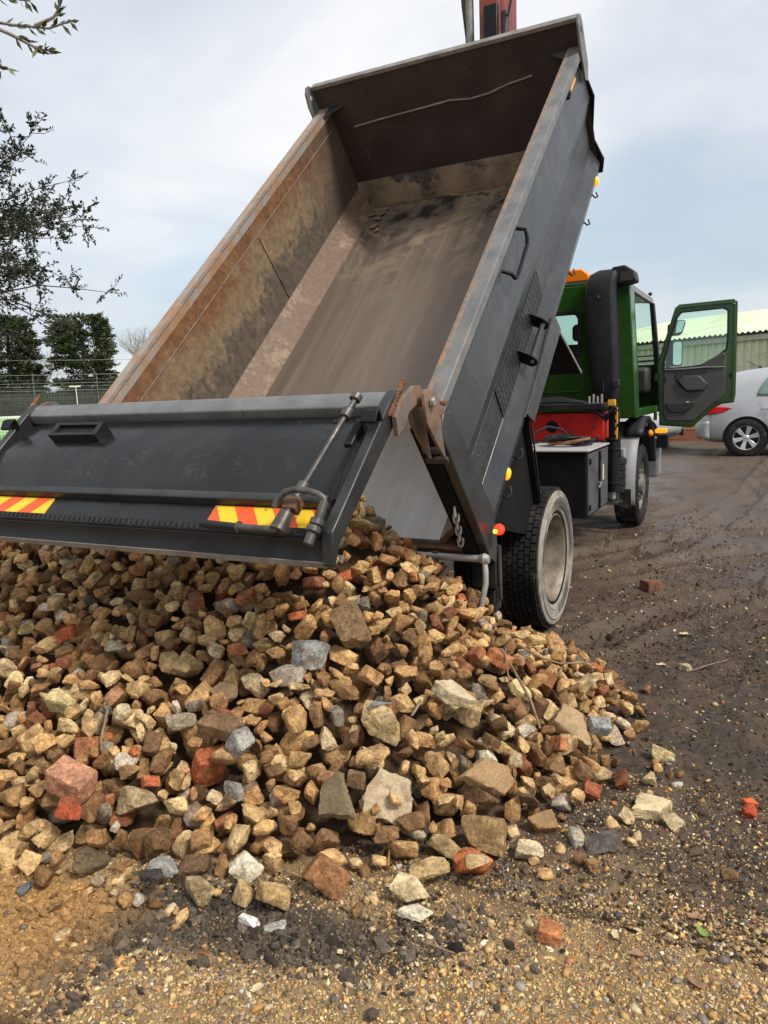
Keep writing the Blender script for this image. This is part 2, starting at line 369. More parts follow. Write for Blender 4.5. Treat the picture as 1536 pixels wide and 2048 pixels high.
# ------------------------------------------------------------------ mesh helper
def link(o, parent=None):
    COL.objects.link(o)
    if parent is not None: o.parent = parent
    return o
def empty(name, label, cat, loc=(0, 0, 0), rotz=0, group=None):
    o = bpy.data.objects.new(name, None); o.empty_display_size = 0.2
    o.location = loc; o.rotation_euler = (0, 0, rotz)
    COL.objects.link(o)
    return tag(o, label, cat, group)
def tag(o, label=None, cat=None, group=None, kind=None):
    if label: o['label'] = label
    if cat: o['category'] = cat
    if group: o['group'] = group
    if kind: o['kind'] = kind
    return o
class MB:
    def __init__(s, xf=None):
        s.v = []; s.f = []; s.mi = []; s.xf = xf
    def add(s, vs, fs, mi=0):
        b = len(s.v)
        s.v += [tuple(s.xf(*v)) if s.xf else tuple(v) for v in vs]
        s.f += [tuple(b + i for i in f) for f in fs]
        s.mi += [mi] * len(fs)
        return s
    def box(s, a, b, mi=0):
        (x0, y0, z0), (x1, y1, z1) = a, b
        return s.add([(x0, y0, z0), (x1, y0, z0), (x1, y1, z0), (x0, y1, z0), (x0, y0, z1), (x1, y0, z1), (x1, y1, z1), (x0, y1, z1)],
                     [(0, 3, 2, 1), (4, 5, 6, 7), (0, 1, 5, 4), (1, 2, 6, 5), (2, 3, 7, 6), (3, 0, 4, 7)], mi)
    def bar(s, p0, p1, wx, wy, up=(0, 0, 1), mi=0):
        p0, p1 = Vector(p0), Vector(p1); d = (p1 - p0).normalized()
        sx = d.cross(Vector(up)); sx = sx.normalized() if sx.length > 1e-5 else Vector((1, 0, 0))
        sy = sx.cross(d)
        vs = [p + sx * a * wx / 2 + sy * b * wy / 2 for p in (p0, p1) for a, b in ((-1, -1), (1, -1), (1, 1), (-1, 1))]
        return s.add(vs, [(3, 2, 1, 0), (4, 5, 6, 7), (0, 1, 5, 4), (1, 2, 6, 5), (2, 3, 7, 6), (3, 0, 4, 7)], mi)
    def prism(s, poly, t0, t1, fn=None, mi=0):
        """closed polygon (a,b) swept from t0 to t1; fn(a,b,t) -> point"""
        fn = fn or (lambda a, b, t: (t, a, b))
        n = len(poly)
        vs = [fn(a, b, t0) for a, b in poly] + [fn(a, b, t1) for a, b in poly]
        fs = [tuple(range(n - 1, -1, -1)), tuple(range(n, 2 * n))] + [(i, (i + 1) % n, n + (i + 1) % n, n + i) for i in range(n)]
        return s.add(vs, fs, mi)
    def ring(s, outer, inner, t0, t1, fn=None, mi=0):
        """frame between two polygons of equal count"""
        fn = fn or (lambda a, b, t: (t, a, b)); n = len(outer)
        vs = [fn(a, b, t) for t in (t0, t1) for P in (outer, inner) for a, b in P]
        fs = []
        for i in range(n):
            j = (i + 1) % n
            o0, o1, i0, i1 = i, j, n + i, n + j
            fs += [(o0, i0, i1, o1), (2 * n + o0, 2 * n + o1, 2 * n + i1, 2 * n + i0), (o0, o1, 2 * n + o1, 2 * n + o0), (i0, 2 * n + i0, 2 * n + i1, i1)]
        return s.add(vs, fs, mi)
    def tube(s, pts, r, n=10, mi=0, caps=True):
        pts = [Vector(p) for p in pts]; m = len(pts)
        rr = r if hasattr(r, '__len__') else [r] * m
        vs = []; prev = None
        for i, p in enumerate(pts):
            d = (pts[min(i + 1, m - 1)] - pts[max(i - 1, 0)]).normalized()
            if prev is None:
                a = d.cross(Vector((0, 0, 1)))
                if a.length < 0.05: a = d.cross(Vector((1, 0, 0)))
                a.normalize()
            else:
                a = prev - d * prev.dot(d)
                a = a.normalized() if a.length > 1e-6 else prev
            prev = a; b = d.cross(a)
            vs += [p + (a * math.cos(2 * math.pi * k / n) + b * math.sin(2 * math.pi * k / n)) * rr[i] for k in range(n)]
        fs = [(i * n + k, i * n + (k + 1) % n, (i + 1) * n + (k + 1) % n, (i + 1) * n + k) for i in range(m - 1) for k in range(n)]
        if caps: fs += [tuple(range(n - 1, -1, -1)), tuple(range((m - 1) * n, m * n))]
        return s.add(vs, fs, mi)
    def lathe(s, prof, origin, axis, n=32, mi=0, ref=None):
        """prof: list of (radius, height along axis)"""
        o = Vector(origin); ax = Vector(axis).normalized()
        a = Vector(ref) if ref else (ax.cross(Vector((0, 0, 1))) if abs(ax.z) < 0.9 else Vector((1, 0, 0)))
        a = (a - ax * a.dot(ax)).normalized(); b = ax.cross(a)
        vs = [o + ax * h + (a * math.cos(2 * math.pi * k / n) + b * math.sin(2 * math.pi * k / n)) * r for r, h in prof for k in range(n)]
        fs = [(i * n + k, i * n + (k + 1) % n, (i + 1) * n + (k + 1) % n, (i + 1) * n + k) for i in range(len(prof) - 1) for k in range(n)]
        return s.add(vs, fs, mi)
    def grid(s, fn, nu, nv, mi=0):
        vs = [fn(i / nu, j / nv) for j in range(nv + 1) for i in range(nu + 1)]
        fs = [(j * (nu + 1) + i, j * (nu + 1) + i + 1, (j + 1) * (nu + 1) + i + 1, (j + 1) * (nu + 1) + i) for j in range(nv) for i in range(nu)]
        return s.add(vs, fs, mi)
    def build(s, name, mats, parent=None, bevel=0.0, smooth=35, label=None, seg=2, normals=True):
        me = bpy.data.meshes.new(name)
        me.from_pydata([tuple(v) for v in s.v], [], s.f)
        if isinstance(mats, str): mats = [mats]
        for m in mats: me.materials.append(MATS[m])
        if len(mats) > 1: me.polygons.foreach_set('material_index', s.mi)
        if normals:
            bm = bmesh.new(); bm.from_mesh(me)
            bmesh.ops.recalc_face_normals(bm, faces=bm.faces); bm.to_mesh(me); bm.free()
        me.validate()
        if smooth:
            me.shade_smooth(); me.set_sharp_from_angle(angle=R(smooth))
        o = bpy.data.objects.new(name, me)
        link(o, parent)
        if bevel:
            b = o.modifiers.new('bevel', 'BEVEL'); b.width = bevel; b.segments = seg; b.limit_method = 'ANGLE'; b.angle_limit = R(38)
        if label: o['label'] = label
        return o
def np_mesh(name, V, F, mats, cols=None, smooth=True, parent=None):
    """V (n,3), F (m,k) arrays; cols per vertex (n,3)"""
    me = bpy.data.meshes.new(name)
    k = F.shape[1]
    me.vertices.add(len(V)); me.vertices.foreach_set('co', np.ascontiguousarray(V, dtype=np.float32).ravel())
    me.loops.add(F.size); me.loops.foreach_set('vertex_index', np.ascontiguousarray(F, dtype=np.int32).ravel())
    me.polygons.add(len(F)); me.polygons.foreach_set('loop_start', np.arange(0, F.size, k, dtype=np.int32))
    try: me.polygons.foreach_set('loop_total', np.full(len(F), k, dtype=np.int32))
    except Exception: pass
    me.update(calc_edges=True)
    if cols is not None:
        at = me.color_attributes.new('tint', 'FLOAT_COLOR', 'POINT')
        at.data.foreach_set('color', np.concatenate([cols, np.ones((len(cols), 1))], 1).astype(np.float32).ravel())
    for m in ([mats] if isinstance(mats, str) else mats): me.materials.append(MATS[m])
    if smooth: me.shade_smooth()
    o = bpy.data.objects.new(name, me)
    return link(o, parent)
# ------------------------------------------------------------------ ground
def g_base(x, y):
    x = np.asarray(x, dtype=float); y = np.asarray(y, dtype=float)
    z = 0.40 * smooth(4.6, 9.2, y) * smooth(-5.5, -1.0, x)
    z = np.maximum(z, 1.1 * smooth(-4.2, -8.0, x))
    return z
def g_full(x, y):
    z = g_base(x, y)
    near = smooth(14, 4, np.hypot(x - 2, y + 1))
    z = z + near * (0.020 * fbm2(x, y, 0.9, 3, 5) + 0.012 * fbm2(x, y, 4.0, 3, 11))
    mic = smooth(11, 3.5, np.hypot(x - 1.8, y + 1.4))
    z = z + mic * (0.008 * fbm2(x, y, 14, 3, 21) + 0.010 * np.abs(fbm2(x, y, 6.5, 2, 27)))
    # churned clods: right of the heap, and the dark patch in front of it
    cl = np.maximum(smooth(1.1, 0.2, np.hypot((x - 1.05) / 1.3, (y + 3.40) / 0.34)), 0.95 * smooth(1.25, 0.5, np.hypot((x - 2.2) / 1.2, (y + 0.5) / 2.3)))
    z = z + 0.016 * cl * np.maximum(fbm2(x, y, 13, 3, 33), -0.3)
    # tyre ruts
    for (ax, ay), (bx, by), (cx, cy), tr in RUTS:
        t = np.linspace(0, 1, 60)
        px = (1 - t) ** 2 * ax + 2 * t * (1 - t) * bx + t * t * cx; py = (1 - t) ** 2 * ay + 2 * t * (1 - t) * by + t * t * cy
        box = (x > px.min() - .5) & (x < px.max() + .5) & (y > py.min() - .5) & (y < py.max() + .5)
        if not box.any(): continue
        X = x[box]; Y = y[box]
        d = np.full(X.shape, 9.0); s = np.zeros(X.shape); acc = 0
        for k in range(len(t)):
            if k: acc += math.hypot(px[k] - px[k - 1], py[k] - py[k - 1])
            e = np.hypot(X - px[k], Y - py[k]); m = e < d; d[m] = e[m]; s[m] = acc
        prof = -0.038 * smooth(0.17, 0.07, d) + 0.034 * np.exp(-((d - 0.20) / 0.05) ** 2)
        if tr: prof = prof + 0.014 * smooth(0.15, 0.1, d) * np.sign(np.sin(s * 2 * math.pi / 0.13))
        z[box] += prof
    return z
RUTS = [((1.55, 2.6), (2.0, 4.2), (2.6, 8.5), True), ((2.6, 1.0), (3.0, 3.4), (3.2, 7.5), False), ((0.7, 2.0), (1.35, 3.3), (2.9, 5.0), True), ((1.2, 1.4), (1.8, 2.6), (3.6, 4.0), False),
        ((1.35, 4.9), (1.8, 6.3), (3.4, 8.2), False), ((1.5, -0.3), (2.2, 1.6), (4.2, 2.6), True)]
def axis_lines(lo, hi, step, far_lo, far_hi, mid_hi, grow):
    c = list(np.arange(lo, hi, step)); s = step; v = c[-1]
    while v < far_hi: s *= grow if v < mid_hi else 1.16; v += s; c.append(v)
    s = step; v = c[0]; pre = []
    while v > far_lo: s *= 1.12; v -= s; pre.append(v)
    return np.array(pre[::-1] + c)
gx = axis_lines(0.1, 2.7, 0.0105, -260, 260, 5.0, 1.02)
gy = axis_lines(-4.2, -1.8, 0.0105, -160, 320, 11.0, 1.011)
GX, GY = np.meshgrid(gx, gy)
GZ = g_full(GX, GY)
# what the ground is made of, by place
mud = np.array((0.062, 0.041, 0.028)); mud2 = np.array((0.105, 0.073, 0.050)); dark = np.array((0.040, 0.033, 0.027))
sand = np.array((0.36, 0.20, 0.07)); grit = np.array((0.24, 0.165, 0.085)); lane = np.array((0.105, 0.080, 0.062))
n_a = fbm2(GX, GY, 1.3, 4, 71); n_b = fbm2(GX, GY, 6.0, 4, 81); n_c = fbm2(GX, GY, 24.0, 3, 91)
w = np.clip(0.5 + 0.5 * n_a + 0.25 * n_b, 0, 1)[..., None]
GC = mud * (1 - w) + mud2 * w
f = (smooth(1.5, 4.5, GY))[..., None]; GC = GC * (1 - f) + (lane * (0.85 + 0.25 * n_a[..., None])) * f
# dark churned soil
dk = smooth(0.15, 0.5, n_b * 0.7 + n_c * 0.35 + 0.55 * smooth(1.25, 0.3, np.hypot((GX - 2.1) / 1.0, (GY + 1.0) / 1.9)) - 0.15)[..., None]
GC = GC * (1 - 0.75 * dk) + dark * 0.75 * dk
gr = smooth(-0.1, 0.35, (-(GY + 2.62) - 0.25 * np.abs(GX - 2.0)) + 0.25 * n_a + 0.2 * n_b)[..., None]
GC = GC * (1 - gr) + grit * gr * (1 + 0.3 * n_c[..., None])
dp = smooth(1.2, 0.55, np.hypot((GX - 1.02) / 0.62, (GY + 3.38 - 0.28 * (GX - 1.02)) / 0.17) + 0.7 * n_b + 0.4 * n_a)[..., None]
GC = GC * (1 - dp) + dark * 1.25 * dp
sp = smooth(1.15, 0.6, np.hypot((GX - 0.38) / 0.40, (GY + 3.62) / 0.26) + 0.3 * n_b)[..., None]
GC = GC * (1 - sp) + sand * sp * (1 + 0.25 * n_c[..., None])
GC = np.clip(GC, 0.008, 0.8)
nvx, nvy = len(gx), len(gy)
idx = np.arange(nvx * nvy).reshape(nvy, nvx)
GF = np.stack([idx[:-1, :-1], idx[:-1, 1:], idx[1:, 1:], idx[1:, :-1]], -1).reshape(-1, 4)
a = NT('ground_soil')
at = a.n('ShaderNodeAttribute', attribute_name='tint')
f1 = a.noise(55, 6, 0.7); f2 = a.noise(9, 6, 0.6)
c = a.mix(1.0, at.outputs['Color'], a.ramp(f1, [(0.3, (0.62, 0.62, 0.62)), (0.7, (1.4, 1.36, 1.3))]), 'MULTIPLY')
c = a.mix(a.mapr(a.voro(95), 0.16, 0.08, 0, 0.55), c, (0.34, 0.27, 0.18))
x = a.sep()
wet = a.math('MULTIPLY', a.mapr(x[1], -1.2, 2.2), a.mapr(a.noise(0.9, 5, 0.6, 0.5), 0.36, 0.55))
r = a.math('SUBTRACT', a.mapr(f1, 0.3, 0.7, 0.8, 0.95), a.math('MULTIPLY', wet, 0.60))
lw = a.noise(1.0, 4, 0.6, 0.6, a.mapping((1.5, 5, 1), (0, 0, R(-28))))
b = a.bump(lw, 0.35, 0.03, a.bump(f1, 0.55, 0.012, a.bump(f2, 0.35, 0.03)))
a.set(c, r, 0.0, b, 0.4)
ground = np_mesh('ground', np.stack([GX, GY, GZ], -1).reshape(-1, 3), GF, 'ground_soil', GC.reshape(-1, 3))
tag(ground, 'muddy brown yard with gravel and tyre ruts', 'ground', None, 'structure')

# ------------------------------------------------------------------ little stones of the yard (nobody could count them)
a = NT('pebble')
at = a.n('ShaderNodeAttribute', attribute_name='tint')
c = a.mix(1.0, at.outputs['Color'], a.ramp(a.noise(120, 4, 0.6), [(0.3, (0.75, 0.75, 0.75)), (0.7, (1.2, 1.18, 1.15))]), 'MULTIPLY')
a.set(c, a.mapr(a.noise(60, 2), 0.3, 0.7, 0.4, 0.75), 0.0, a.bump(a.noise(260, 3), 0.2, 0.002), 0.5)
a = NT('clod')
at = a.n('ShaderNodeAttribute', attribute_name='tint')
c = a.mix(1.0, at.outputs['Color'], a.ramp(a.noise(70, 6, 0.7), [(0.3, (0.55, 0.55, 0.55)), (0.7, (1.5, 1.45, 1.4))]), 'MULTIPLY')
a.set(c, 0.9, 0.0, a.bump(a.noise(120, 6, 0.7), 0.8, 0.006), 0.3)
def ico(n):
    bm = bmesh.new(); bmesh.ops.create_icosphere(bm, subdivisions=n, radius=1.0)
    bm.verts.ensure_lookup_table()
    V = np.array([v.co[:] for v in bm.verts]); F = np.array([[v.index for v in f.verts] for f in bm.faces]); bm.free()
    return V, F
ICO1, ICO2, ICO3 = ico(1), ico(2), ico(3)
rng = np.random.default_rng(7)
def rand_rot(n, rng):
    q = rng.normal(size=(n, 4)); q /= np.linalg.norm(q, axis=1)[:, None]
    w_, x_, y_, z_ = q.T
    return np.stack([np.stack([1 - 2 * (y_ * y_ + z_ * z_), 2 * (x_ * y_ - w_ * z_), 2 * (x_ * z_ + w_ * y_)], -1),
                     np.stack([2 * (x_ * y_ + w_ * z_), 1 - 2 * (x_ * x_ + z_ * z_), 2 * (y_ * z_ - w_ * x_)], -1),
                     np.stack([2 * (x_ * z_ - w_ * y_), 2 * (y_ * z_ + w_ * x_), 1 - 2 * (x_ * x_ + y_ * y_)], -1)], 1)
def yaw_rot(n, rng, tilt=0.25):
    a_ = rng.uniform(0, 2 * math.pi, n); c, s = np.cos(a_), np.sin(a_)
    Rz = np.zeros((n, 3, 3)); Rz[:, 0, 0] = c; Rz[:, 0, 1] = -s; Rz[:, 1, 0] = s; Rz[:, 1, 1] = c; Rz[:, 2, 2] = 1
    t = rng.normal(0, tilt, n); c, s = np.cos(t), np.sin(t)
    Rx = np.zeros((n, 3, 3)); Rx[:, 0, 0] = 1; Rx[:, 1, 1] = c; Rx[:, 1, 2] = -s; Rx[:, 2, 1] = s; Rx[:, 2, 2] = c
    return Rz @ Rx
def scatter_mesh(name, pos, size, dims, rot, cols, mat, base, jitter=0.22, rng=rng):
    V0, F0 = base; n = len(pos); m = len(V0)
    V = V0[None] * (1 + rng.uniform(-jitter, jitter, (n, m, 1)))
    V = V * (size[:, None] * dims)[:, None, :]
    V = np.einsum('nij,nmj->nmi', rot, V) + pos[:, None, :]
    F = (F0[None] + (np.arange(n) * m)[:, None, None]).reshape(-1, 3)
    C_ = np.repeat(cols[:, None, :], m, 1).reshape(-1, 3)
    return np_mesh(name, V.reshape(-1, 3), F, mat, C_, smooth=True)
PEB = np.array([(0.45, 0.285, 0.105), (0.50, 0.36, 0.17), (0.52, 0.27, 0.075), (0.56, 0.45, 0.27), (0.28, 0.18, 0.085), (0.64, 0.55, 0.40), (0.21, 0.185, 0.16),
                (0.42, 0.17, 0.06), (0.50, 0.47, 0.42), (0.10, 0.09, 0.085), (0.60, 0.42, 0.16)])
def hgt(x, y):
    x = np.atleast_1d(np.asarray(x, float)); y = np.atleast_1d(np.asarray(y, float))
    return g_full(x, y)
def peb_cols(n, p, v=0.18):
    return np.clip(1.08 * PEB[rng.choice(len(PEB), n, p=np.array(p) / np.sum(p))] * (1 + rng.normal(0, v, (n, 1))), 0.01, 0.85)
# gravel: dense in the right foreground, patchy elsewhere
N = 120000
X = rng.uniform(0.05, 2.75, N); Y = rng.uniform(-4.2, -1.7, N)
dens = smooth(-0.15, 0.55, -(Y + 2.72) + 0.30 * (X - 1.9) + 0.40 * fbm2(X, Y, 2.6, 3, 131) + 0.22 * fbm2(X, Y, 9, 2, 137)) * 0.75
dens *= 1 - 0.85 * smooth(1.2, 0.5, np.hypot((X - 1.02) / 0.62, (Y + 3.38 - 0.28 * (X - 1.02)) / 0.17))
dens *= 1 - 0.55 * smooth(1.2, 0.5, np.hypot((X - 0.38) / 0.40, (Y + 3.62) / 0.26))
dens = np.maximum(dens, 0.035)
k = rng.uniform(0, 1, N) < dens * 0.55
X, Y = X[k], Y[k]; n = len(X)
sz = np.clip(rng.lognormal(math.log(0.0040), 0.55, n), 0.0018, 0.019)
dm = np.stack([rng.uniform(0.9, 1.35, n), rng.uniform(0.7, 1.0, n), rng.uniform(0.3, 0.75, n)], -1)
pos = np.stack([X, Y, g_full(X, Y) + sz * 0.18], -1)
muddy = np.clip(0.86 + 0.5 * fbm2(X, Y, 2.2, 3, 401) + rng.normal(0, .18, n), 0.22, 1.0)[:, None]      # half the pebbles still wear mud
cols_ = peb_cols(n, (6, 4, 4, 2, 6, 0.8, 2.5, 1.5, 0.8, 1.6, 5)); cols_ = cols_ * muddy + np.array((0.16, 0.11, 0.062)) * (1 - muddy)
o = scatter_mesh('gravel', pos, sz, dm, yaw_rot(n, rng, 0.45), cols_, 'pebble', ICO1, 0.30)
tag(o, 'fine yellow and orange gravel strewn over the mud', 'gravel', None, 'stuff')
# chips and crumbs too fine to pick out, angular
OCT = (np.array([(1, 0, 0), (-1, 0, 0), (0, 1, 0), (0, -1, 0), (0, 0, 1), (0, 0, -1)], float),
       np.array([(0, 2, 4), (2, 1, 4), (1, 3, 4), (3, 0, 4), (2, 0, 5), (1, 2, 5), (3, 1, 5), (0, 3, 5)]))
N = 150000
X = rng.uniform(0.05, 2.75, N); Y = rng.uniform(-4.2, -1.9, N)
dens = np.clip(0.25 + 0.75 * smooth(-0.25, 0.5, -(Y + 2.72) + 0.30 * (X - 1.9) + 0.5 * fbm2(X, Y, 3.1, 3, 331)), 0, 1)
k = (rng.uniform(0, 1, N) < dens * 0.62) & (np.hypot(X - np.minimum(X, 0.42), Y + 1.7) > 1.5)
X, Y = X[k], Y[k]; n = len(X)
sz = np.clip(rng.lognormal(math.log(0.0034), 0.45, n), 0.0015, 0.011)
dm = np.stack([rng.uniform(0.9, 1.6, n), rng.uniform(0.6, 1.0, n), rng.uniform(0.35, 0.7, n)], -1)
pos = np.stack([X, Y, g_full(X, Y) + sz * 0.15], -1)
sa = smooth(1.15, 0.6, np.hypot((X - 0.38) / 0.42, (Y + 3.62) / 0.28))[:, None]
dk_ = smooth(1.2, 0.6, np.hypot((X - 1.02) / 0.62, (Y + 3.38 - 0.28 * (X - 1.02)) / 0.17))[:, None]
cc = peb_cols(n, (7, 5, 4, 2.5, 6, 0.8, 3, 2, 0.8, 3, 5), 0.25) * 1.12
cc = cc * (1 - 0.7 * dk_) * (1 - sa) + sa * np.array((0.40, 0.235, 0.085)) * (1 + rng.normal(0, .25, (n, 1)))
o = scatter_mesh('grit_chips', pos, sz, dm, rand_rot(n, rng), np.clip(cc, .015, .8), 'pebble', OCT, 0.3)
for p_ in [0]: o.data.shade_flat()
tag(o, 'tiny angular chips and crumbs of gravel covering the foreground', 'gravel', None, 'stuff')
N = 90000
X = 0.9 + 3.6 * rng.random(N); Y = -2.9 + 9.5 * rng.random(N) ** 1.7
k = (rng.uniform(0, 1, N) < np.clip(0.45 + 0.6 * fbm2(X, Y, 2.4, 3, 351), 0.06, 0.95) * smooth(6.4, 2.2, Y)) & (np.hypot(X - np.minimum(X, 0.42), Y + 1.7) > 1.35)
X, Y = X[k], Y[k]; n = len(X)
sz = np.clip(rng.lognormal(math.log(0.0055), 0.5, n), 0.002, 0.02)
dm = np.stack([rng.uniform(0.9, 1.6, n), rng.uniform(0.6, 1.0, n), rng.uniform(0.3, 0.65, n)], -1)
pos = np.stack([X, Y, g_full(X, Y) + sz * 0.1], -1)
cc = np.array((0.070, 0.048, 0.033)) * (1 + rng.normal(0, .34, (n, 1))); pk = rng.random(n) < 0.12
cc[pk] = peb_cols(int(pk.sum()), (2, 2, 0.5, 2.0, 6, 0.8, 4, 0.8, 1.5, 2, 1)) * 0.62
o = scatter_mesh('mud_crumbs', pos, sz, dm, rand_rot(n, rng), np.clip(cc, .015, .8), 'clod', OCT, 0.3)
o.data.shade_flat()
tag(o, 'crumbs of churned brown mud beside the truck', 'soil', None, 'stuff')
# grit and crumbs further out on the dark mud
N = 15000
X = rng.uniform(0.9, 4.6, N); Y = rng.uniform(-2.9, 4.5, N)
k = rng.uniform(0, 1, N) < np.clip(0.25 + 0.5 * fbm2(X, Y, 2.0, 3, 151), 0.05, 0.8) * smooth(5.5, 0.0, Y)
k &= ~((X < 1.95) & (Y < -0.8) & (Y > -2.9) & (np.hypot(X - 0.4, Y + 1.7) < 1.5))
X, Y = X[k], Y[k]; n = len(X)
sz = np.clip(rng.lognormal(math.log(0.0058), 0.5, n), 0.003, 0.022)
dm = np.stack([rng.uniform(0.9, 1.5, n), rng.uniform(0.7, 1.0, n), rng.uniform(0.35, 0.7, n)], -1)
pos = np.stack([X, Y, g_full(X, Y) + sz * 0.2], -1)
o = scatter_mesh('grit', pos, sz, dm, yaw_rot(n, rng, 0.35), peb_cols(n, (2, 2, 0.7, 2.5, 4, 2, 5, 0.8, 3, 6, 1)) * 0.8, 'pebble', ICO1)
tag(o, 'scattered pale grit on the dark churned mud', 'gravel', None, 'stuff')
# soil clods
N = 15000
X = np.concatenate([rng.normal(1.08, 0.40, N // 2), rng.uniform(0.1, 0.85, N // 3), rng.uniform(1.3, 3.4, N // 3)])
Y = np.concatenate([rng.normal(0, 0.11, N // 2) - 3.36 + 0.30 * (X[:N // 2] - 1.05), rng.uniform(-4.0, -3.45, N // 3), rng.uniform(-2.6, 2.2, N // 3)])
k = (rng.uniform(0, 1, len(X)) < np.clip(0.45 + 0.7 * fbm2(X, Y, 5.0, 3, 171), 0.05, 1)) & (np.hypot(np.minimum(X - 0.4, 9), Y + 1.7) > 1.45)
X, Y = X[k], Y[k]; n = len(X)
sz = np.clip(rng.lognormal(math.log(0.0062), 0.55, n), 0.003, 0.030); sz[X > 1.75] *= 0.7
dm = np.stack([rng.uniform(0.9, 1.3, n), rng.uniform(0.8, 1.1, n), rng.uniform(0.4, 0.75, n)], -1)
pos = np.stack([X, Y, g_full(X, Y) + sz * 0.12], -1)
sandy = smooth(0.85, 0.5, X)[:, None] * (Y < -3.4)[:, None]
cols = np.array((0.085, 0.068, 0.052)) * (1 + rng.normal(0, 0.42, (n, 1))) * (1 - sandy) + np.array((0.34, 0.2, 0.08)) * (1 + rng.normal(0, 0.2, (n, 1))) * sandy
o = scatter_mesh('soil_clods', pos, sz, dm, rand_rot(n, rng), np.clip(cols, 0.012, 0.7), 'clod', ICO1, 0.32)
o.data.shade_flat()
tag(o, 'dark crumbly soil clods lying before the rubble heap', 'soil', None, 'stuff')
import re
# ------------------------------------------------------------------ rubble
def stone_mat(name, attr):
    a = NT(name)
    if attr:
        src = a.n('ShaderNodeAttribute', attribute_name='tint').outputs['Color']
        vec = a.tc.outputs['Object']
    else:
        oi = a.n('ShaderNodeObjectInfo'); src = oi.outputs['Color']
        ad = a.n('ShaderNodeVectorMath', operation='ADD'); cb = a.n('ShaderNodeCombineXYZ')
        sc = a.n('ShaderNodeVectorMath', operation='MULTIPLY')
        a.l(a.math('MULTIPLY', oi.outputs['Random'], 37.0), cb.inputs[0]); a.l(a.math('MULTIPLY', oi.outputs['Random'], 91.0), cb.inputs[1])
        geo = a.n('ShaderNodeNewGeometry')
        a.l(geo.outputs['Position'], ad.inputs[0]); a.l(cb.outputs[0], ad.inputs[1]); vec = ad.outputs[0]
    f1 = a.noise(16, 7, 0.65, 0.4, vec); f2 = a.noise(75, 6, 0.7, 0.0, vec); f3 = a.noise(8, 5, 0.6, 0.8, vec)
    c = a.mix(1.0, src, a.ramp(f1, [(0.28, (0.42, 0.37, 0.31)), (0.5, (1.0, 0.98, 0.95)), (0.72, (1.6, 1.58, 1.5))]), 'MULTIPLY')
    c = a.mix(1.0, c, a.ramp(f2, [(0.3, (0.45, 0.42, 0.38)), (0.5, (1, 1, 1)), (0.7, (1.5, 1.48, 1.42))]), 'MULTIPLY')
    c = a.mix(a.mapr(f3, 0.54, 0.64, 0, 0.6), c, (0.15, 0.085, 0.036))
    v = a.voro(48, vec)
    pit = a.math('MULTIPLY', a.mapr(v, 0.22, 0.05), a.mapr(a.noise(11, 3, 0.5, 0, vec), 0.46, 0.6))
    c = a.mix(a.math('MULTIPLY', pit, 0.6), c, (0.10, 0.06, 0.03))
    hgt_ = a.math('ADD', a.math('MULTIPLY', f2, 0.5), a.math('ADD', f1, a.math('MULTIPLY', pit, -0.55)))
    a.set(c, a.mapr(f1, 0.3, 0.7, 0.7, 0.92), 0.0, a.bump(hgt_, 1.0, 0.013), 0.3)
stone_mat('rubble_stone', False)
stone_mat('rubble_stone_mass', True)
def smooth_mat(name):                  # slate, tile and cut slabs: little relief
    a = NT(name)
    oi = a.n('ShaderNodeObjectInfo')
    geo = a.n('ShaderNodeNewGeometry'); vec = geo.outputs['Position']
    f1 = a.noise(14, 7, 0.6, 0.5, vec); f2 = a.noise(120, 5, 0.6, 0, vec)
    c = a.mix(1.0, oi.outputs['Color'], a.ramp(f1, [(0.3, (0.78, 0.76, 0.74)), (0.7, (1.16, 1.16, 1.14))]), 'MULTIPLY')
    c = a.mix(1.0, c, a.ramp(f2, [(0.3, (0.72, 0.70, 0.67)), (0.7, (1.25, 1.24, 1.2))]), 'MULTIPLY')
    c = a.mix(a.mapr(a.noise(9, 7, 0.7, 0.9, vec), 0.52, 0.66, 0, 0.6), c, (0.17, 0.11, 0.06))
    c = a.mix(a.mapr(a.noise(40, 6, 0.7, 0, vec), 0.62, 0.72, 0, 0.5), c, (0.55, 0.48, 0.36))
    a.set(c, 0.8, 0, a.bump(f2, 0.5, 0.005, a.bump(f1, 0.5, 0.014)), 0.3)
smooth_mat('cut_stone')

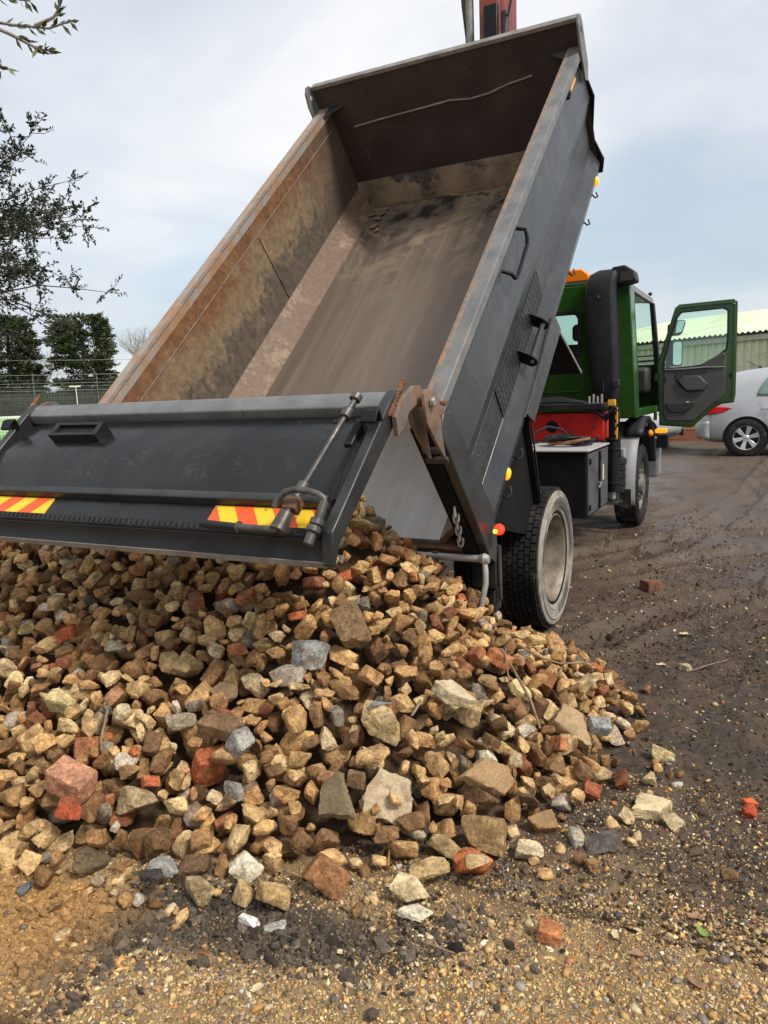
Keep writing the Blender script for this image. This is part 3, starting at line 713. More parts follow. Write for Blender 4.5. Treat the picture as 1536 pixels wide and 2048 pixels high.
rr = np.random.default_rng(23)
def rock_radial(D, rng, kind):
    """radius along unit directions D of a broken lump"""
    if kind == 'stone':
        n = rng.integers(7, 12); N_ = rng.normal(size=(n, 3)); N_ /= np.linalg.norm(N_, axis=1)[:, None]
        h = rng.uniform(0.50, 0.92, n); dims = np.array((1.0, rng.uniform(0.66, 0.95), rng.uniform(0.48, 0.80)))
        extra = np.array([(1, 0, 0), (-1, 0, 0), (0, 1, 0), (0, -1, 0), (0, 0, 1), (0, 0, -1)], float); he = np.full(6, 0.98)
    elif kind == 'brick':
        extra = np.array([(1, 0, 0), (-1, 0, 0), (0, 1, 0), (0, -1, 0), (0, 0, 1), (0, 0, -1)], float)
        he = np.array((1.0, 1.0, 0.62, 0.62, 0.42, 0.42)) * rng.uniform(0.92, 1.05, 6)
        n = rng.integers(1, 4); N_ = rng.normal(size=(n, 3)) * np.array((1.5, 1, 0.5)); N_ /= np.linalg.norm(N_, axis=1)[:, None]
        h = rng.uniform(0.45, 0.8, n); dims = np.ones(3)
    else:  # slab
        k = rng.integers(4, 7); an = np.sort(rng.uniform(0, 2 * math.pi, k)) * 0.35 + np.arange(k) * 2 * math.pi / k * 0.65
        extra = np.concatenate([np.stack([np.cos(an), np.sin(an), rng.normal(0, 0.12, k)], -1), [(0.05, 0.03, 1), (-0.04, 0.02, -1)]])
        extra /= np.linalg.norm(extra, axis=1)[:, None]
        he = np.concatenate([rng.uniform(0.55, 0.95, k), (0.16, 0.16)]); N_ = np.zeros((0, 3)); h = np.zeros(0); dims = np.ones(3)
    N_ = np.concatenate([N_, extra]); h = np.concatenate([h, he])
    d = D @ N_.T
    r = np.where(d > 1e-4, h[None] / np.maximum(d, 1e-4), 1e3)
    r = np.minimum(r, 6.0)
    kk = 70.0 if kind != 'stone' else 55.0
    rs = -np.log(np.exp(-kk * r).sum(1)) / kk
    return rs, dims
def sphere_dirs(kind, base):
    D = base[0].copy()
    if kind == 'slab':                       # push more vertices towards the rim
        D = D * np.array((1, 1, 0.30)); D /= np.linalg.norm(D, axis=1)[:, None]
    return D
def make_rock(kind, seed, base):
    rng_ = np.random.default_rng(seed)
    D = sphere_dirs(kind, base)
    r, dims = rock_radial(D, rng_, kind)
    P = D * r[:, None]
    if kind == 'stone':
        nz = 0.036 * vnoise3(P * 2.6 + seed, seed) + 0.042 * vnoise3(P * 5.5 + seed, seed + 3) + 0.030 * vnoise3(P * 12 + seed, seed + 5) + 0.020 * vnoise3(P * 24 + seed, seed + 6) - 0.05 * np.clip(vnoise3(P * 8 + seed, seed + 7) - 0.35, 0, 1)
    elif kind == 'brick':
        nz = 0.028 * vnoise3(P * 3.0 + seed, seed) + 0.022 * vnoise3(P * 9 + seed, seed + 3) + 0.012 * vnoise3(P * 22 + seed, seed + 6)
    else:
        nz = 0.012 * vnoise3(P * 5 + seed, seed) + 0.008 * vnoise3(P * 14 + seed, seed + 2)
        e = np.hypot(P[:, 0], P[:, 1])
        an_ = np.arctan2(P[:, 1], P[:, 0]); P[:, :2] *= (1 + 0.07 * vnoise3(np.stack([np.cos(an_) * 3, np.sin(an_) * 3, P[:, 2] * 5], -1) + seed, seed + 9) + 0.05 * vnoise3(np.stack([np.cos(an_) * 9, np.sin(an_) * 9, P[:, 2] * 9], -1) + seed, seed + 8))[:, None]
    P = P * (1 + nz / np.maximum(r, 0.25))[:, None] * dims
    P -= (P.max(0) + P.min(0)) / 2
    P /= max(np.ptp(P, axis=0)) / 2.0           # longest half-extent = 1
    return P
PROTO = {}
KINDS = {'stone': 34, 'brick': 12, 'slab': 10}
ICO4 = ico(4)
for kd, cnt in KINDS.items():
    PROTO[kd] = [tuple(make_rock(kd, 100 + 7 * i, b_) for b_ in (ICO2, ICO3, ICO4)) for i in range(cnt)]
def euler_np(e):
    m = Euler(e, 'XYZ').to_matrix(); return np.array(m)

# target shape of the heap
HX = [0, .2, .38, .65, .9, 1.05, 1.22, 1.45, 1.62, 1.80]; HZ = [1.15, 1.08, .88, .68, .49, .39, .27, .12, .02, -0.03]
def heap(x, y):
    cx = np.clip(x, -1.7, 0.37)
    d = np.hypot(x - cx, y + 1.7)
    d = d * (1 - 0.155 * smooth(1.0, 0.2, x) * smooth(-2.5, -3.3, y))
    return np.interp(d, HX, HZ) + 0.05 * fbm2(x, y, 1.6, 2, 201)
CELL = 0.014
hx0, hx1, hy0, hy1 = -2.9, 2.5, -3.95, -0.62
nx, ny = int((hx1 - hx0) / CELL), int((hy1 - hy0) / CELL)
cxs = hx0 + (np.arange(nx) + .5) * CELL; cys = hy0 + (np.arange(ny) + .5) * CELL
CX, CY = np.meshgrid(cxs, cys, indexing='ij')
TGT = heap(CX, CY)
GND = g_full(CX, CY)
CORE = np.maximum(TGT - 0.20, GND - 0.02)
HM = np.maximum(CORE, GND)
OWN = np.full((nx, ny), -1, dtype=np.int32)
BLOCK = (CY > -1.30) & (np.abs(CX) < 1.30)              # truck body and wheel stand here
BLOCK |= (CY > -0.70) & (CX > -1.4) & (CX < 1.35)
HM[BLOCK] = 9.0
placed = []
def profile(P):
    i0 = np.floor(P[:, 0].min() / CELL); j0 = np.floor(P[:, 1].min() / CELL)
    I = (np.floor(P[:, 0] / CELL) - i0).astype(int); J = (np.floor(P[:, 1] / CELL) - j0).astype(int)
    w_, h_ = I.max() + 1, J.max() + 1
    lo = np.full((w_, h_), 9e3); hi = np.full((w_, h_), -9e3)
    np.minimum.at(lo, (I, J), P[:, 2]); np.maximum.at(hi, (I, J), P[:, 2])
    for _ in range(2):                                   # fill cells that no vertex fell into
        hole = (hi < -8e3)
        if not hole.any(): break
        pl = np.pad(lo, 1, constant_values=9e3); ph = np.pad(hi, 1, constant_values=-9e3)
        nb = sum((ph[1 + a_:1 + a_ + w_, 1 + b_:1 + b_ + h_] > -8e3).astype(int) for a_, b_ in ((0, 1), (0, -1), (1, 0), (-1, 0)))
        f = hole & (nb >= 3)
        if not f.any(): break
        l2 = np.min([pl[1 + a_:1 + a_ + w_, 1 + b_:1 + b_ + h_] for a_, b_ in ((0, 1), (0, -1), (1, 0), (-1, 0))], 0)
        h2 = np.max([ph[1 + a_:1 + a_ + w_, 1 + b_:1 + b_ + h_] for a_, b_ in ((0, 1), (0, -1), (1, 0), (-1, 0))], 0)
        lo[f] = l2[f]; hi[f] = h2[f]
    return lo, hi, int(i0), int(j0)
def try_drop(P, x, y, allow=0.010):
    Q = P.copy(); Q[:, 0] += x - hx0; Q[:, 1] += y - hy0
    lo, hi, i0, j0 = profile(Q)
    w_, h_ = lo.shape
    if i0 < 0 or j0 < 0 or i0 + w_ > nx or j0 + h_ > ny: return None
    m = hi > -8e3
    sub = HM[i0:i0 + w_, j0:j0 + h_]
    gap = (sub - lo)[m]
    z = np.partition(gap, int(len(gap) * 0.93))[int(len(gap) * 0.93)] if len(gap) > 12 else gap.max()
    z = max(z, gap.max() - allow * 2.2)
    return z, lo, hi, i0, j0, m
def commit(kind, pi, Rm, size, x, y, dr, col, mat, label=None, sq=None, hand=False):
    z, lo, hi, i0, j0, m = dr
    w_, h_ = lo.shape
    sub = HM[i0:i0 + w_, j0:j0 + h_]; ow = OWN[i0:i0 + w_, j0:j0 + h_]
    t = hi + z
    up = m & (t > sub)
    sub[up] = t[up]; ow[up] = len(placed)
    placed.append(dict(kind=kind, pi=pi, R=Rm, size=size, pos=np.array((x, y, z)), col=np.array(col), mat=mat, label=label, sq=sq, hand=hand))
PAL = [((0.35, 0.228, 0.108), 22), ((0.46, 0.325, 0.165), 18), ((0.255, 0.152, 0.070), 22), ((0.165, 0.098, 0.049), 15), ((0.57, 0.44, 0.25), 11),
       ((0.30, 0.265, 0.215), 3), ((0.17, 0.16, 0.14), 2), ((0.64, 0.53, 0.34), 4), ((0.38, 0.36, 0.32), 2)]
BR = [((0.32, 0.10, 0.042), 2), ((0.20, 0.085, 0.045), 4), ((0.33, 0.145, 0.068), 2), ((0.19, 0.11, 0.06), 7)]
def pick(pal, rng_):
    w_ = np.array([p[1] for p in pal], float); c = np.array(pal[rng_.choice(len(pal), p=w_ / w_.sum())][0])
    c = c * np.array((1.36, 1.27, 1.16)) * np.exp(rng_.normal(0, 0.26)) * (1 + rng_.normal(0, 0.012, 3))
    return np.clip(c * min(1.0, 0.60 / c.max()), 0.02, 0.85)
def fill(count, smin, smax, over, cand, seed):
    rng_ = np.random.default_rng(seed)
    fails = 0
    for k in range(count):
        size = rng_.uniform(smin, smax) if rng_.random() < 0.75 else rng_.uniform(smin, smin + (smax - smin) * 0.4)
        D_ = np.where(BLOCK, -1, TGT - HM)
        D_[(TGT < 0.01)] = -1
        ok = np.argwhere(D_ > max(0.012, size * 0.35))
        if len(ok) == 0: break
        u = rng_.random(); kd = 'stone' if u < 0.84 else ('brick' if u < 0.94 else 'slab')
        best = None
        wt_ = D_[ok[:, 0], ok[:, 1]] ** 2; cw_ = np.cumsum(wt_)
        for _ in range(cand):
            i, j = ok[min(len(ok) - 1, int(np.searchsorted(cw_, rng_.random() * cw_[-1])))]
            x, y = cxs[i] + rng_.uniform(-.5, .5) * CELL, cys[j] + rng_.uniform(-.5, .5) * CELL
            pi = rng_.integers(KINDS[kd]); Rm = rand_rot(1, rng_)[0]
            s = size * (1.15 if kd == 'slab' else 1.0)
            P = (PROTO[kd][pi][1] * s) @ Rm.T
            d = try_drop(P, x, y)
            if d is None: continue
            top = d[0] + P[:, 2].max(); sc = top - TGT[i, j]
            if best is None or sc < best[0]: best = (sc, pi, Rm, s, x, y, d)
        if best is None or best[0] > over:
            fails += 1
            if fails > 250: break
            continue
        sc, pi, Rm, s, x, y, d = best
        commit(kd, pi, Rm, s, x, y, d, pick(PAL if kd != 'brick' else BR, rng_) * (0.85 if kd == 'brick' else 1.0), 'rubble_stone')
fill(800, 0.041, 0.078, 0.02, 4, 1)
fill(620, 0.040, 0.070, 0.045, 6, 2)
# pieces that can be recognised one by one: (x, y, longest size, kind, proto, tilt about x, y, z in degrees, colour, label, squash)
TAN, LTAN, BRN, DBRN, CREAM, GREY, DGREY, WHITE = (0.36, 0.25, 0.12), (0.50, 0.39, 0.21), (0.27, 0.165, 0.08), (0.15, 0.095, 0.05), (0.60, 0.50, 0.31), (0.30, 0.295, 0.275), (0.13, 0.125, 0.12), (0.70, 0.68, 0.63)
ORG, RED, PINK, SLATE = (0.47, 0.15, 0.05), (0.40, 0.085, 0.035), (0.48, 0.24, 0.15), (0.19, 0.205, 0.225)
HAND = [
 (1.250, -2.731, 0.235, 'slab', 0, (52, 8, 25), (0.47, 0.37, 0.25), 'large pale triangular stone slab leaning on the heap face', None),
 (1.148, -2.893, 0.205, 'slab', 3, (55, -6, -10), (0.20, 0.155, 0.095), 'dark brown smooth triangular slab leaning beside the pale triangular slab', None),
 (1.549, -2.463, 0.265, 'slab', 5, (46, 14, 40), (0.33, 0.215, 0.115), 'broad rounded brown slab lying flat on the slope of the heap', (1, 1, 1.5)),
 (1.337, -2.271, 0.240, 'slab', 2, (24, 20, 60), (0.55, 0.46, 0.31), 'long cream stone slab lying on the upper slope', (1, 0.62, 1.2)),
 (1.753, -1.874, 0.245, 'slab', 7, (30, 30, 10), (0.38, 0.27, 0.155), 'wedge-shaped tan slab near the wheel side of the heap', (1, 0.7, 1.6)),
 (1.152, -2.552, 0.200, 'stone', 4, (10, 20, 30), (0.45, 0.34, 0.18), 'chunky tan stone carrying a thin slate chip', None),
 (1.135, -2.535, 0.125, 'slab', 1, (18, 10, 70), SLATE, 'thin blue-grey slate chip lying on the chunky tan stone', (1, 0.6, 0.5)),
 (0.864, -2.285, 0.200, 'brick', 0, (35, 42, -35), (0.25, 0.165, 0.085), 'brown brick-shaped block with clean edges tipped on the upper heap', None),
 (0.748, -2.412, 0.180, 'stone', 9, (0, 10, 80), (0.27, 0.28, 0.275), 'angular blue-grey block on the upper heap', None),
 (0.457, -2.682, 0.145, 'slab', 4, (58, 0, 8), (0.33, 0.225, 0.13), 'flat brown stone plate standing upright in the heap', None),
 (0.223, -2.609, 0.135, 'stone', 12, (40, 10, 0), (0.38, 0.27, 0.13), 'pitted tan stone beside the upright brown plate', None),
 (0.930, -3.181, 0.100, 'stone', 2, (20, 50, 10), (0.66, 0.60, 0.47), 'smooth cream stone low on the heap', None),
 (1.107, -3.261, 0.125, 'stone', 6, (60, 10, 30), (0.36, 0.24, 0.11), 'upright oval tan stone at the toe of the heap', None),
 (1.626, -2.823, 0.145, 'stone', 14, (10, 0, 50), ORG, 'bright orange brick lump at the toe of the heap', None),
 (1.226, -3.118, 0.150, 'brick', 3, (70, 40, 20), (0.31, 0.15, 0.07), 'long reddish brown brick piece standing on end at the toe', None),
 (1.487, -3.032, 0.130, 'stone', 17, (30, 20, 0), (0.56, 0.45, 0.27), 'knobbly pale yellow stone at the toe of the heap', None),
 (1.514, -2.937, 0.150, 'stone', 20, (0, 0, 20), (0.42, 0.30, 0.145), 'wide tan stone behind the knobbly pale yellow stone', (1, 0.8, 0.9)),
 (1.656, -2.879, 0.098, 'stone', 8, (0, 0, 50), (0.40, 0.29, 0.15), 'small cone-shaped tan stone beside the orange brick lump', None),
 (1.611, -2.679, 0.175, 'stone', 22, (40, 0, 10), (0.33, 0.22, 0.10), 'big rough brown boulder low on the heap', None),
 (1.506, -2.774, 0.130, 'stone', 25, (0, 30, 10), (0.37, 0.27, 0.14), 'blocky tan stone beside the big rough brown boulder', None),
 (1.764, -2.442, 0.185, 'slab', 6, (35, 10, 20), (0.29, 0.175, 0.08), 'thick rounded rusty brown slab on the wheel side', (1, 0.6, 1.9)),
 (1.775, -2.644, 0.105, 'stone', 27, (10, 10, 10), (0.62, 0.52, 0.34), 'knobbly cream stone at the toe beside a loop of wire', None),
 (0.700, -2.885, 0.100, 'stone', 29, (10, 40, 0), GREY, 'pale blue-grey stone above another grey stone', None),
 (0.735, -2.985, 0.100, 'stone', 30, (40, 0, 0), (0.32, 0.325, 0.31), 'blue-grey stone below another grey stone', None),
 (0.590, -2.860, 0.185, 'brick', 5, (15, 5, 5), (0.19, 0.115, 0.065), 'long mud-brown brick lying level in the heap', (1, 0.8, 0.9)),
 (1.146, -2.770, 0.095, 'brick', 7, (80, 10, 20), (0.22, 0.14, 0.08), 'small square brown block beside the pale triangular slab', (0.8, 1, 1)),
 (0.442, -3.168, 0.180, 'stone', 31, (0, 0, 10), (0.38, 0.29, 0.165), 'large lumpy buff stone low on the heap', None),
 (0.210, -3.270, 0.180, 'brick', 9, (10, 20, 10), PINK, 'pink mortared brick piece low on the heap', (1, 0.8, 1.1)),
 (0.302, -3.365, 0.100, 'brick', 10, (60, 0, 10), RED, 'deep red brick end under the pink brick piece', None),
 (0.420, -3.390, 0.145, 'stone', 1, (0, 40, 60), (0.13, 0.095, 0.055), 'dark angular stone pointing up at the toe of the heap', (1, 0.6, 1)),
 (0.124, -2.918, 0.150, 'stone', 16, (10, 10, 110), (0.58, 0.49, 0.30), 'smooth pale yellow elongated stone in the middle of the heap', (1, 0.6, 0.7)),
 (-0.250, -2.937, 0.170, 'stone', 3, (20, 0, 10), (0.55, 0.45, 0.23), 'flat-faced yellow stone on the sandy side of the heap', (1, 0.7, 0.6)),
 (0.754, -3.252, 0.140, 'brick', 2, (10, 0, 30), (0.13, 0.08, 0.045), 'dark brown brick wedged under stones at the toe', None),
 (0.700, -3.330, 0.110, 'stone', 18, (30, 30, 40), (0.24, 0.235, 0.225), 'dark grey stone with pale face at the toe', None),
 (0.720, -3.400, 0.105, 'stone', 21, (0, 0, 10), (0.05, 0.045, 0.042), 'black muddy lump lying at the toe of the heap', (1, 0.8, 0.6)),
 (0.860, -3.330, 0.120, 'stone', 11, (10, 30, 10), (0.40, 0.30, 0.17), 'speckled tan lump with a red cap at the toe', None),
 (1.005, -3.285, 0.120, 'stone', 24, (60, 20, 10), (0.38, 0.27, 0.13), 'upright ribbed tan stone beside the oval tan stone', (0.6, 1, 0.7)),
 (1.521, -1.928, 0.150, 'slab', 9, (30, 35, 40), (0.60, 0.50, 0.27), 'pale yellow flat stone on the wheel side of the heap', (1, 0.6, 1.4)),
 (1.853, -1.828, 0.110, 'brick', 1, (20, 10, 30), (0.27, 0.275, 0.27), 'small grey cut block on the wheel side', None),
 (1.891, -2.166, 0.100, 'brick', 4, (30, 20, 10), (0.33, 0.10, 0.05), 'dark red brick lump on the wheel side of the heap', (0.8, 1, 1)),
 (1.909, -2.004, 0.110, 'stone', 32, (10, 0, 10), (0.45, 0.34, 0.18), 'rounded tan stone beside the dark red brick lump', None),
]
for (x, y, s, kd, pi, e, col, lab, sq) in HAND:
    s = s * (0.86 if kd == 'slab' else 0.93)
    Rm = euler_np([R(v) for v in e])
    P = (PROTO[kd][pi][1] * (np.array(sq) if sq else 1.0) * s / 2) @ Rm.T
    d = try_drop(P, x, y, 0.014)
    if d: commit(kd, pi, Rm, s / 2, x, y, d, col, 'cut_stone' if kd == 'slab' else 'rubble_stone', lab, sq, True)
fill(850, 0.034, 0.062, 0.06, 7, 3)
fill(1000, 0.026, 0.047, 0.06, 7, 5)
fill(700, 0.018, 0.032, 0.04, 4, 4)
# loose pieces lying about the heap
LOOSE = [
 (1.536, -3.094, 0.115, 'stone', 5, (0, 20, 20), (0.60, 0.55, 0.43), 'pale lobed stone lying on the mud before the heap', (1, 0.7, 0.6)),
 (2.115, -2.177, 0.175, 'slab', 8, (8, -4, 30), (0.62, 0.51, 0.31), 'flat cream slab lying on the gravel beside the heap', (1, 0.85, 1.6)),
 (2.110, -1.745, 0.098, 'stone', 7, (20, 0, 10), (0.55, 0.43, 0.22), 'round yellow stone with a dark pit lying on the mud', None),
 (2.206, -2.240, 0.090, 'stone', 10, (0, 0, 10), (0.40, 0.32, 0.19), 'round olive tan stone beside the flat cream slab', None),
 (2.090, -1.985, 0.082, 'stone', 13, (0, 0, 70), (0.46, 0.35, 0.19), 'small tan stone between the round yellow stone and cream slab', None),
 (1.904, -1.520, 0.125, 'stone', 15, (30, 20, 60), (0.66, 0.58, 0.42), 'smooth white oval cobble at the wheel side of the heap', (1, 0.55, 0.6)),
 (1.946, -3.022, 0.092, 'brick', 6, (10, 15, 10), (0.42, 0.17, 0.075), 'orange brown brick fragment alone on the gravel', (0.8, 0.9, 1.1)),
 (1.096, -3.370, 0.060, 'stone', 19, (0, 0, 0), (0.74, 0.73, 0.70), 'small chalk white stone lying on dark soil', None),
 (1.170, -3.340, 0.072, 'stone', 23, (0, 0, 50), (0.45, 0.44, 0.42), 'grey and white chip beside the chalk white stone', (1, 0.6, 0.5)),
 (2.460, -1.980, 0.062, 'slab', 2, (10, 0, 20), (0.62, 0.12, 0.035), 'bright orange red tile chip on the mud', (1, 0.6, 1.5)),
 (2.462, -2.075, 0.050, 'stone', 26, (0, 0, 20), (0.40, 0.07, 0.03), 'small dark red brick crumb below the orange tile chip', None),
 (2.412, -2.476, 0.055, 'stone', 28, (0, 0, 0), (0.28, 0.17, 0.085), 'round brown pebble on the gravel', None),
 (2.084, -0.563, 0.070, 'stone', 33, (0, 0, 30), (0.62, 0.54, 0.38), 'small cream stone alone on the dark mud by the wheel', None),
 (1.652, 1.152, 0.175, 'brick', 8, (0, 5, 60), (0.18, 0.085, 0.05), 'broken dark red brick lying near the truck wheel', (1, 0.9, 0.9)),
 (1.800, -1.180, 0.070, 'brick', 11, (0, 5, 30), (0.26, 0.145, 0.075), 'small brown cube of brick on the mud', (0.8, 1, 1.2)),
 (1.930, -0.980, 0.060, 'stone', 0, (0, 5, 30), (0.26, 0.13, 0.075), 'little reddish stone on the mud behind the white cobble', None),
 (1.998, -2.499, 0.130, 'stone', 2, (0, 0, 30), (0.11, 0.098, 0.088), 'dark muddy clod beside the toe of the heap', (1, 0.7, 0.55)),
 (1.900, -2.480, 0.110, 'stone', 9, (0, 0, 130), (0.36, 0.34, 0.29), 'grey buff lump half sunk in mud beside the heap', (1, 0.8, 0.5)),
 (0.297, -3.566, 0.060, 'stone', 14, (0, 0, 130), (0.10, 0.115, 0.135), 'small blue-black stone lying on the orange sand', None),
 (0.560, -3.640, 0.085, 'stone', 5, (0, 0, 60), (0.46, 0.34, 0.2), 'flat beige stone half buried in the orange sand', (1, 0.9, 0.35)),
 (1.800, -3.280, 0.034, 'stone', 8, (0, 0, 60), (0.42, 0.42, 0.44), 'small grey pebble near fallen leaves on the gravel', None),
 (2.300, -2.380, 0.052, 'stone', 20, (0, 0, 10), (0.06, 0.055, 0.05), 'black round clod on the gravel', None),
]
for (x, y, s, kd, pi, e, col, lab, sq) in LOOSE:
    Rm = euler_np([R(v) for v in e])
    P = (PROTO[kd][pi][1] * (np.array(sq) if sq else 1.0) * s / 2) @ Rm.T
    z = float(hgt(x, y)[0])
    if x < hx1 - .1 and hy0 < y < hy1 - .1:
        i, j = int((x - hx0) / CELL), int((y - hy0) / CELL); hw = max(1, int(s * .3 / CELL))
        z = max(z, float(np.median(HM[i - hw:i + hw + 1, j - hw:j + hw + 1])))
    placed.append(dict(kind=kd, pi=pi, R=Rm, size=s / 2, pos=np.array((x, y, z - P[:, 2].min() - 0.006)), col=np.array(col), mat='cut_stone' if kd == 'slab' else 'rubble_stone', label=lab, sq=sq, hand=True))
# a few dozen small strays round the toe
rs = np.random.default_rng(77)
for _ in range(60):
    an = rs.uniform(-2.6, 0.0); rad = 1.62 + abs(rs.normal(0, 0.09)); x = 0.42 + math.cos(an) * rad * 1.02; y = -1.7 + math.sin(an) * rad
    if an < -1.57: x = rs.uniform(0.1, 0.9); y = -3.40 - abs(rs.normal(0, 0.07))
    s = rs.uniform(0.014, 0.032); pi = rs.integers(34); Rm = rand_rot(1, rs)[0]
    P = PROTO['stone'][pi][1] * s @ Rm.T
    placed.append(dict(kind='stone', pi=pi, R=Rm, size=s, pos=np.array((x, y, float(hgt(x, y)[0]) - P[:, 2].min() - 0.005)), col=pick(PAL, rs), mat='rubble_stone', label=None, sq=None, hand=False))

# which ones show, and how large, from where the heap is looked at
area = np.bincount(OWN[OWN >= 0].ravel(), minlength=len(placed)).astype(float)
cp = np.array(CAM_POS); A_ = np.array(AX)
for k, s in enumerate(placed):
    v = s['pos'] - cp; dep = -v @ A_[2]; s['own'] = area[k]
    px = 768 + 1489.5 * (v @ A_[0]) / dep; py = 1024 - 1489.5 * (v @ A_[1]) / dep
    s['inview'] = -40 < px < 1580 and 950 < py < 2100
    s['show'] = (area[k] * CELL * CELL if not s['hand'] else 1.0) / dep ** 2 * (1 if s['inview'] else 0)
order = sorted(range(len(placed)), key=lambda k: -placed[k]['show'])
single = set(order[:300])
single = {k for k in single if placed[k]['show'] > 0}
ROCK_ME = {}
def rock_mesh(kind, pi, mat):
    key = (kind, pi, mat)
    if key not in ROCK_ME:
        me = bpy.data.meshes.new('stone_' + kind)
        me.from_pydata(PROTO[kind][pi][2].tolist(), [], ICO4[1].tolist())
        me.materials.append(MATS[mat]); me.shade_smooth(); me.set_sharp_from_angle(angle=R(40))
        ROCK_ME[key] = me
    return ROCK_ME[key]
def colour_word(c, kind):
    l = c.mean(); sat = (c.max() - c.min()) / c.max(); rg = c[0] / max(c[1], 1e-3)
    if kind == 'brick' or rg > 2.0:
        return 'bright orange red' if l > 0.19 else ('dull red' if rg > 2.3 else 'muddy brown red')
    if sat < 0.32: return 'dark grey' if l < 0.19 else ('pale grey' if l > 0.3 else 'mid grey')
    return 'cream' if l > 0.42 else ('light tan' if l > 0.31 else ('golden tan' if l > 0.235 else ('brown' if l > 0.145 else 'dark brown')))
NOUN = {'stone': 'rubble_stone', 'brick': 'brick_fragment', 'slab': 'flat_stone'}
LAND = [(' '.join(re.split(r' (?:on|lying|leaning|beside|low|at|in|carrying|behind|near|standing|under|with|tipped|wedged|above|below|pointing|alone|half|between|behind|by) ', q['label'])[0].split()[:6]), q['pos']) for q in placed if q['label']]
for k in sorted(single):
    s = placed[k]
    o = bpy.data.objects.new(NOUN[s['kind']], rock_mesh(s['kind'], s['pi'], s['mat']))
    sz = s['size'] * (np.array(s['sq']) if s['sq'] else np.ones(3))
    m = Matrix(s['R'].tolist()).to_4x4() @ Matrix.Diagonal((*sz.tolist(), 1.0))
    m.translation = Vector(s['pos'].tolist())
    COL.objects.link(o); o.matrix_world = m
    o.color = (*[float(v) for v in s['col']], 1)
    cat = {'stone': 'stone', 'brick': 'brick', 'slab': 'flat stone'}[s['kind']]
    if s['label']:
        tag(o, s['label'], cat)
    else:
        cw = colour_word(s['col'], s['kind'])
        pr = np.sort(np.ptp(PROTO[s['kind']][s['pi']][0], axis=0)); el = pr[0] / pr[2]
        shp = {'stone': 'chunky' if el > .72 else ('angular' if el > .6 else 'flattish'), 'brick': 'broken', 'slab': 'thin'}[s['kind']]
        noun = {'stone': 'stone', 'brick': 'brick piece', 'slab': 'stone plate'}[s['kind']]
        sw = 'large' if s['size'] > 0.062 else ('fist-sized' if s['size'] > 0.042 else 'small')
        near = min(LAND, key=lambda q: np.linalg.norm(q[1] - s['pos'])); dd = near[1] - s['pos']; dist = np.linalg.norm(dd)
        if dist < 0.45:
            where = ('downhill of' if dd[2] > 0.06 else ('uphill of' if dd[2] < -0.06 else 'beside')) + ' the ' + near[0]
        elif s['pos'][2] > 0.55: where = 'on the heap crest under the open tailgate'
        else: where = 'on the far flank of the rubble heap'
        lab = ' '.join(('%s %s %s %s %s' % (sw, cw, shp, noun, where)).split()[:16])
        tag(o, lab, cat, lab.split(' ', 1)[1] if False else '%s %s %ss %s' % (cw, shp, noun, where))
# the rest of the heap, with its earth core darkened like shadowed gaps, as one mass
Vs, Fs, Cs = [], [], []; base = 0
for k, s in enumerate(placed):
    if k in single or (s['own'] < 2 and s['pos'][2] > 0.12): continue
    hi = s['show'] > 0 and s['size'] > 0.02
    P = PROTO[s['kind']][s['pi']][1 if hi else 0] * (np.array(s['sq']) if s['sq'] else 1.0) * s['size'] @ s['R'].T + s['pos']
    F = ICO3[1] if hi else ICO2[1]
    Vs.append(P); Fs.append(F + base); base += len(P); Cs.append(np.repeat(s['col'][None], len(P), 0))
cm = (TGT > -0.01) & ~((CY > -1.30) & (np.abs(CX) < 1.02)) & ~((CY > -0.75) & (CX > -1.4) & (CX < 1.4))
st = 2
ci, cj = np.arange(0, nx, st), np.arange(0, ny, st)
CV = np.stack([CX[np.ix_(ci, cj)], CY[np.ix_(ci, cj)], (CORE + 0.02 * fbm2(CX, CY, 12, 2, 241))[np.ix_(ci, cj)]], -1)
cmk = cm[np.ix_(ci, cj)]; id2 = np.arange(cmk.size).reshape(cmk.shape)
q = cmk[:-1, :-1] & cmk[1:, :-1] & cmk[1:, 1:] & cmk[:-1, 1:]
T1 = np.stack([id2[:-1, :-1][q], id2[1:, :-1][q], id2[1:, 1:][q]], -1); T2 = np.stack([id2[:-1, :-1][q], id2[1:, 1:][q], id2[:-1, 1:][q]], -1)
CVf = CV.reshape(-1, 3)
Vs.append(CVf); Fs.append(np.concatenate([T1, T2]) + base); Cs.append(np.repeat(np.array([[0.055, 0.036, 0.020]]), len(CVf), 0))  # core tint kept dark to read as shadow between the stones
o = np_mesh('rubble', np.concatenate(Vs), np.concatenate(Fs), 'rubble_stone_mass', np.concatenate(Cs))
o.data.set_sharp_from_angle(angle=R(48))
tag(o, 'mass of smaller broken stone and brick filling the tipped heap', 'rubble', None, 'stuff')
print('stones', len(placed), 'single', len(single), 'mass verts', sum(len(v) for v in Vs), 'tris', sum(len(v) for v in Fs))
# ------------------------------------------------------------------ the tipper truck
truck = empty('tipper_truck', 'dark green cab tipper truck with raised dark grey body tipping rubble', 'truck')
TH, BY, BZ = 0.735, -1.328, 0.848
CT, ST = math.cos(TH), math.sin(TH)
def bf(X, u, w): return (X, BY + u * CT - w * ST, BZ + u * ST + w * CT)      # body frame -> world
XI, XF, WC, HS, LB = 1.041, 0.887, 0.163, 0.902, 3.894
pp = lambda a, b, t: (a, t, b)             # polygon (X, w) swept along u
pu = lambda a, b, t: (t, a, b)             # polygon (u, w) swept along X
body = MB(bf)
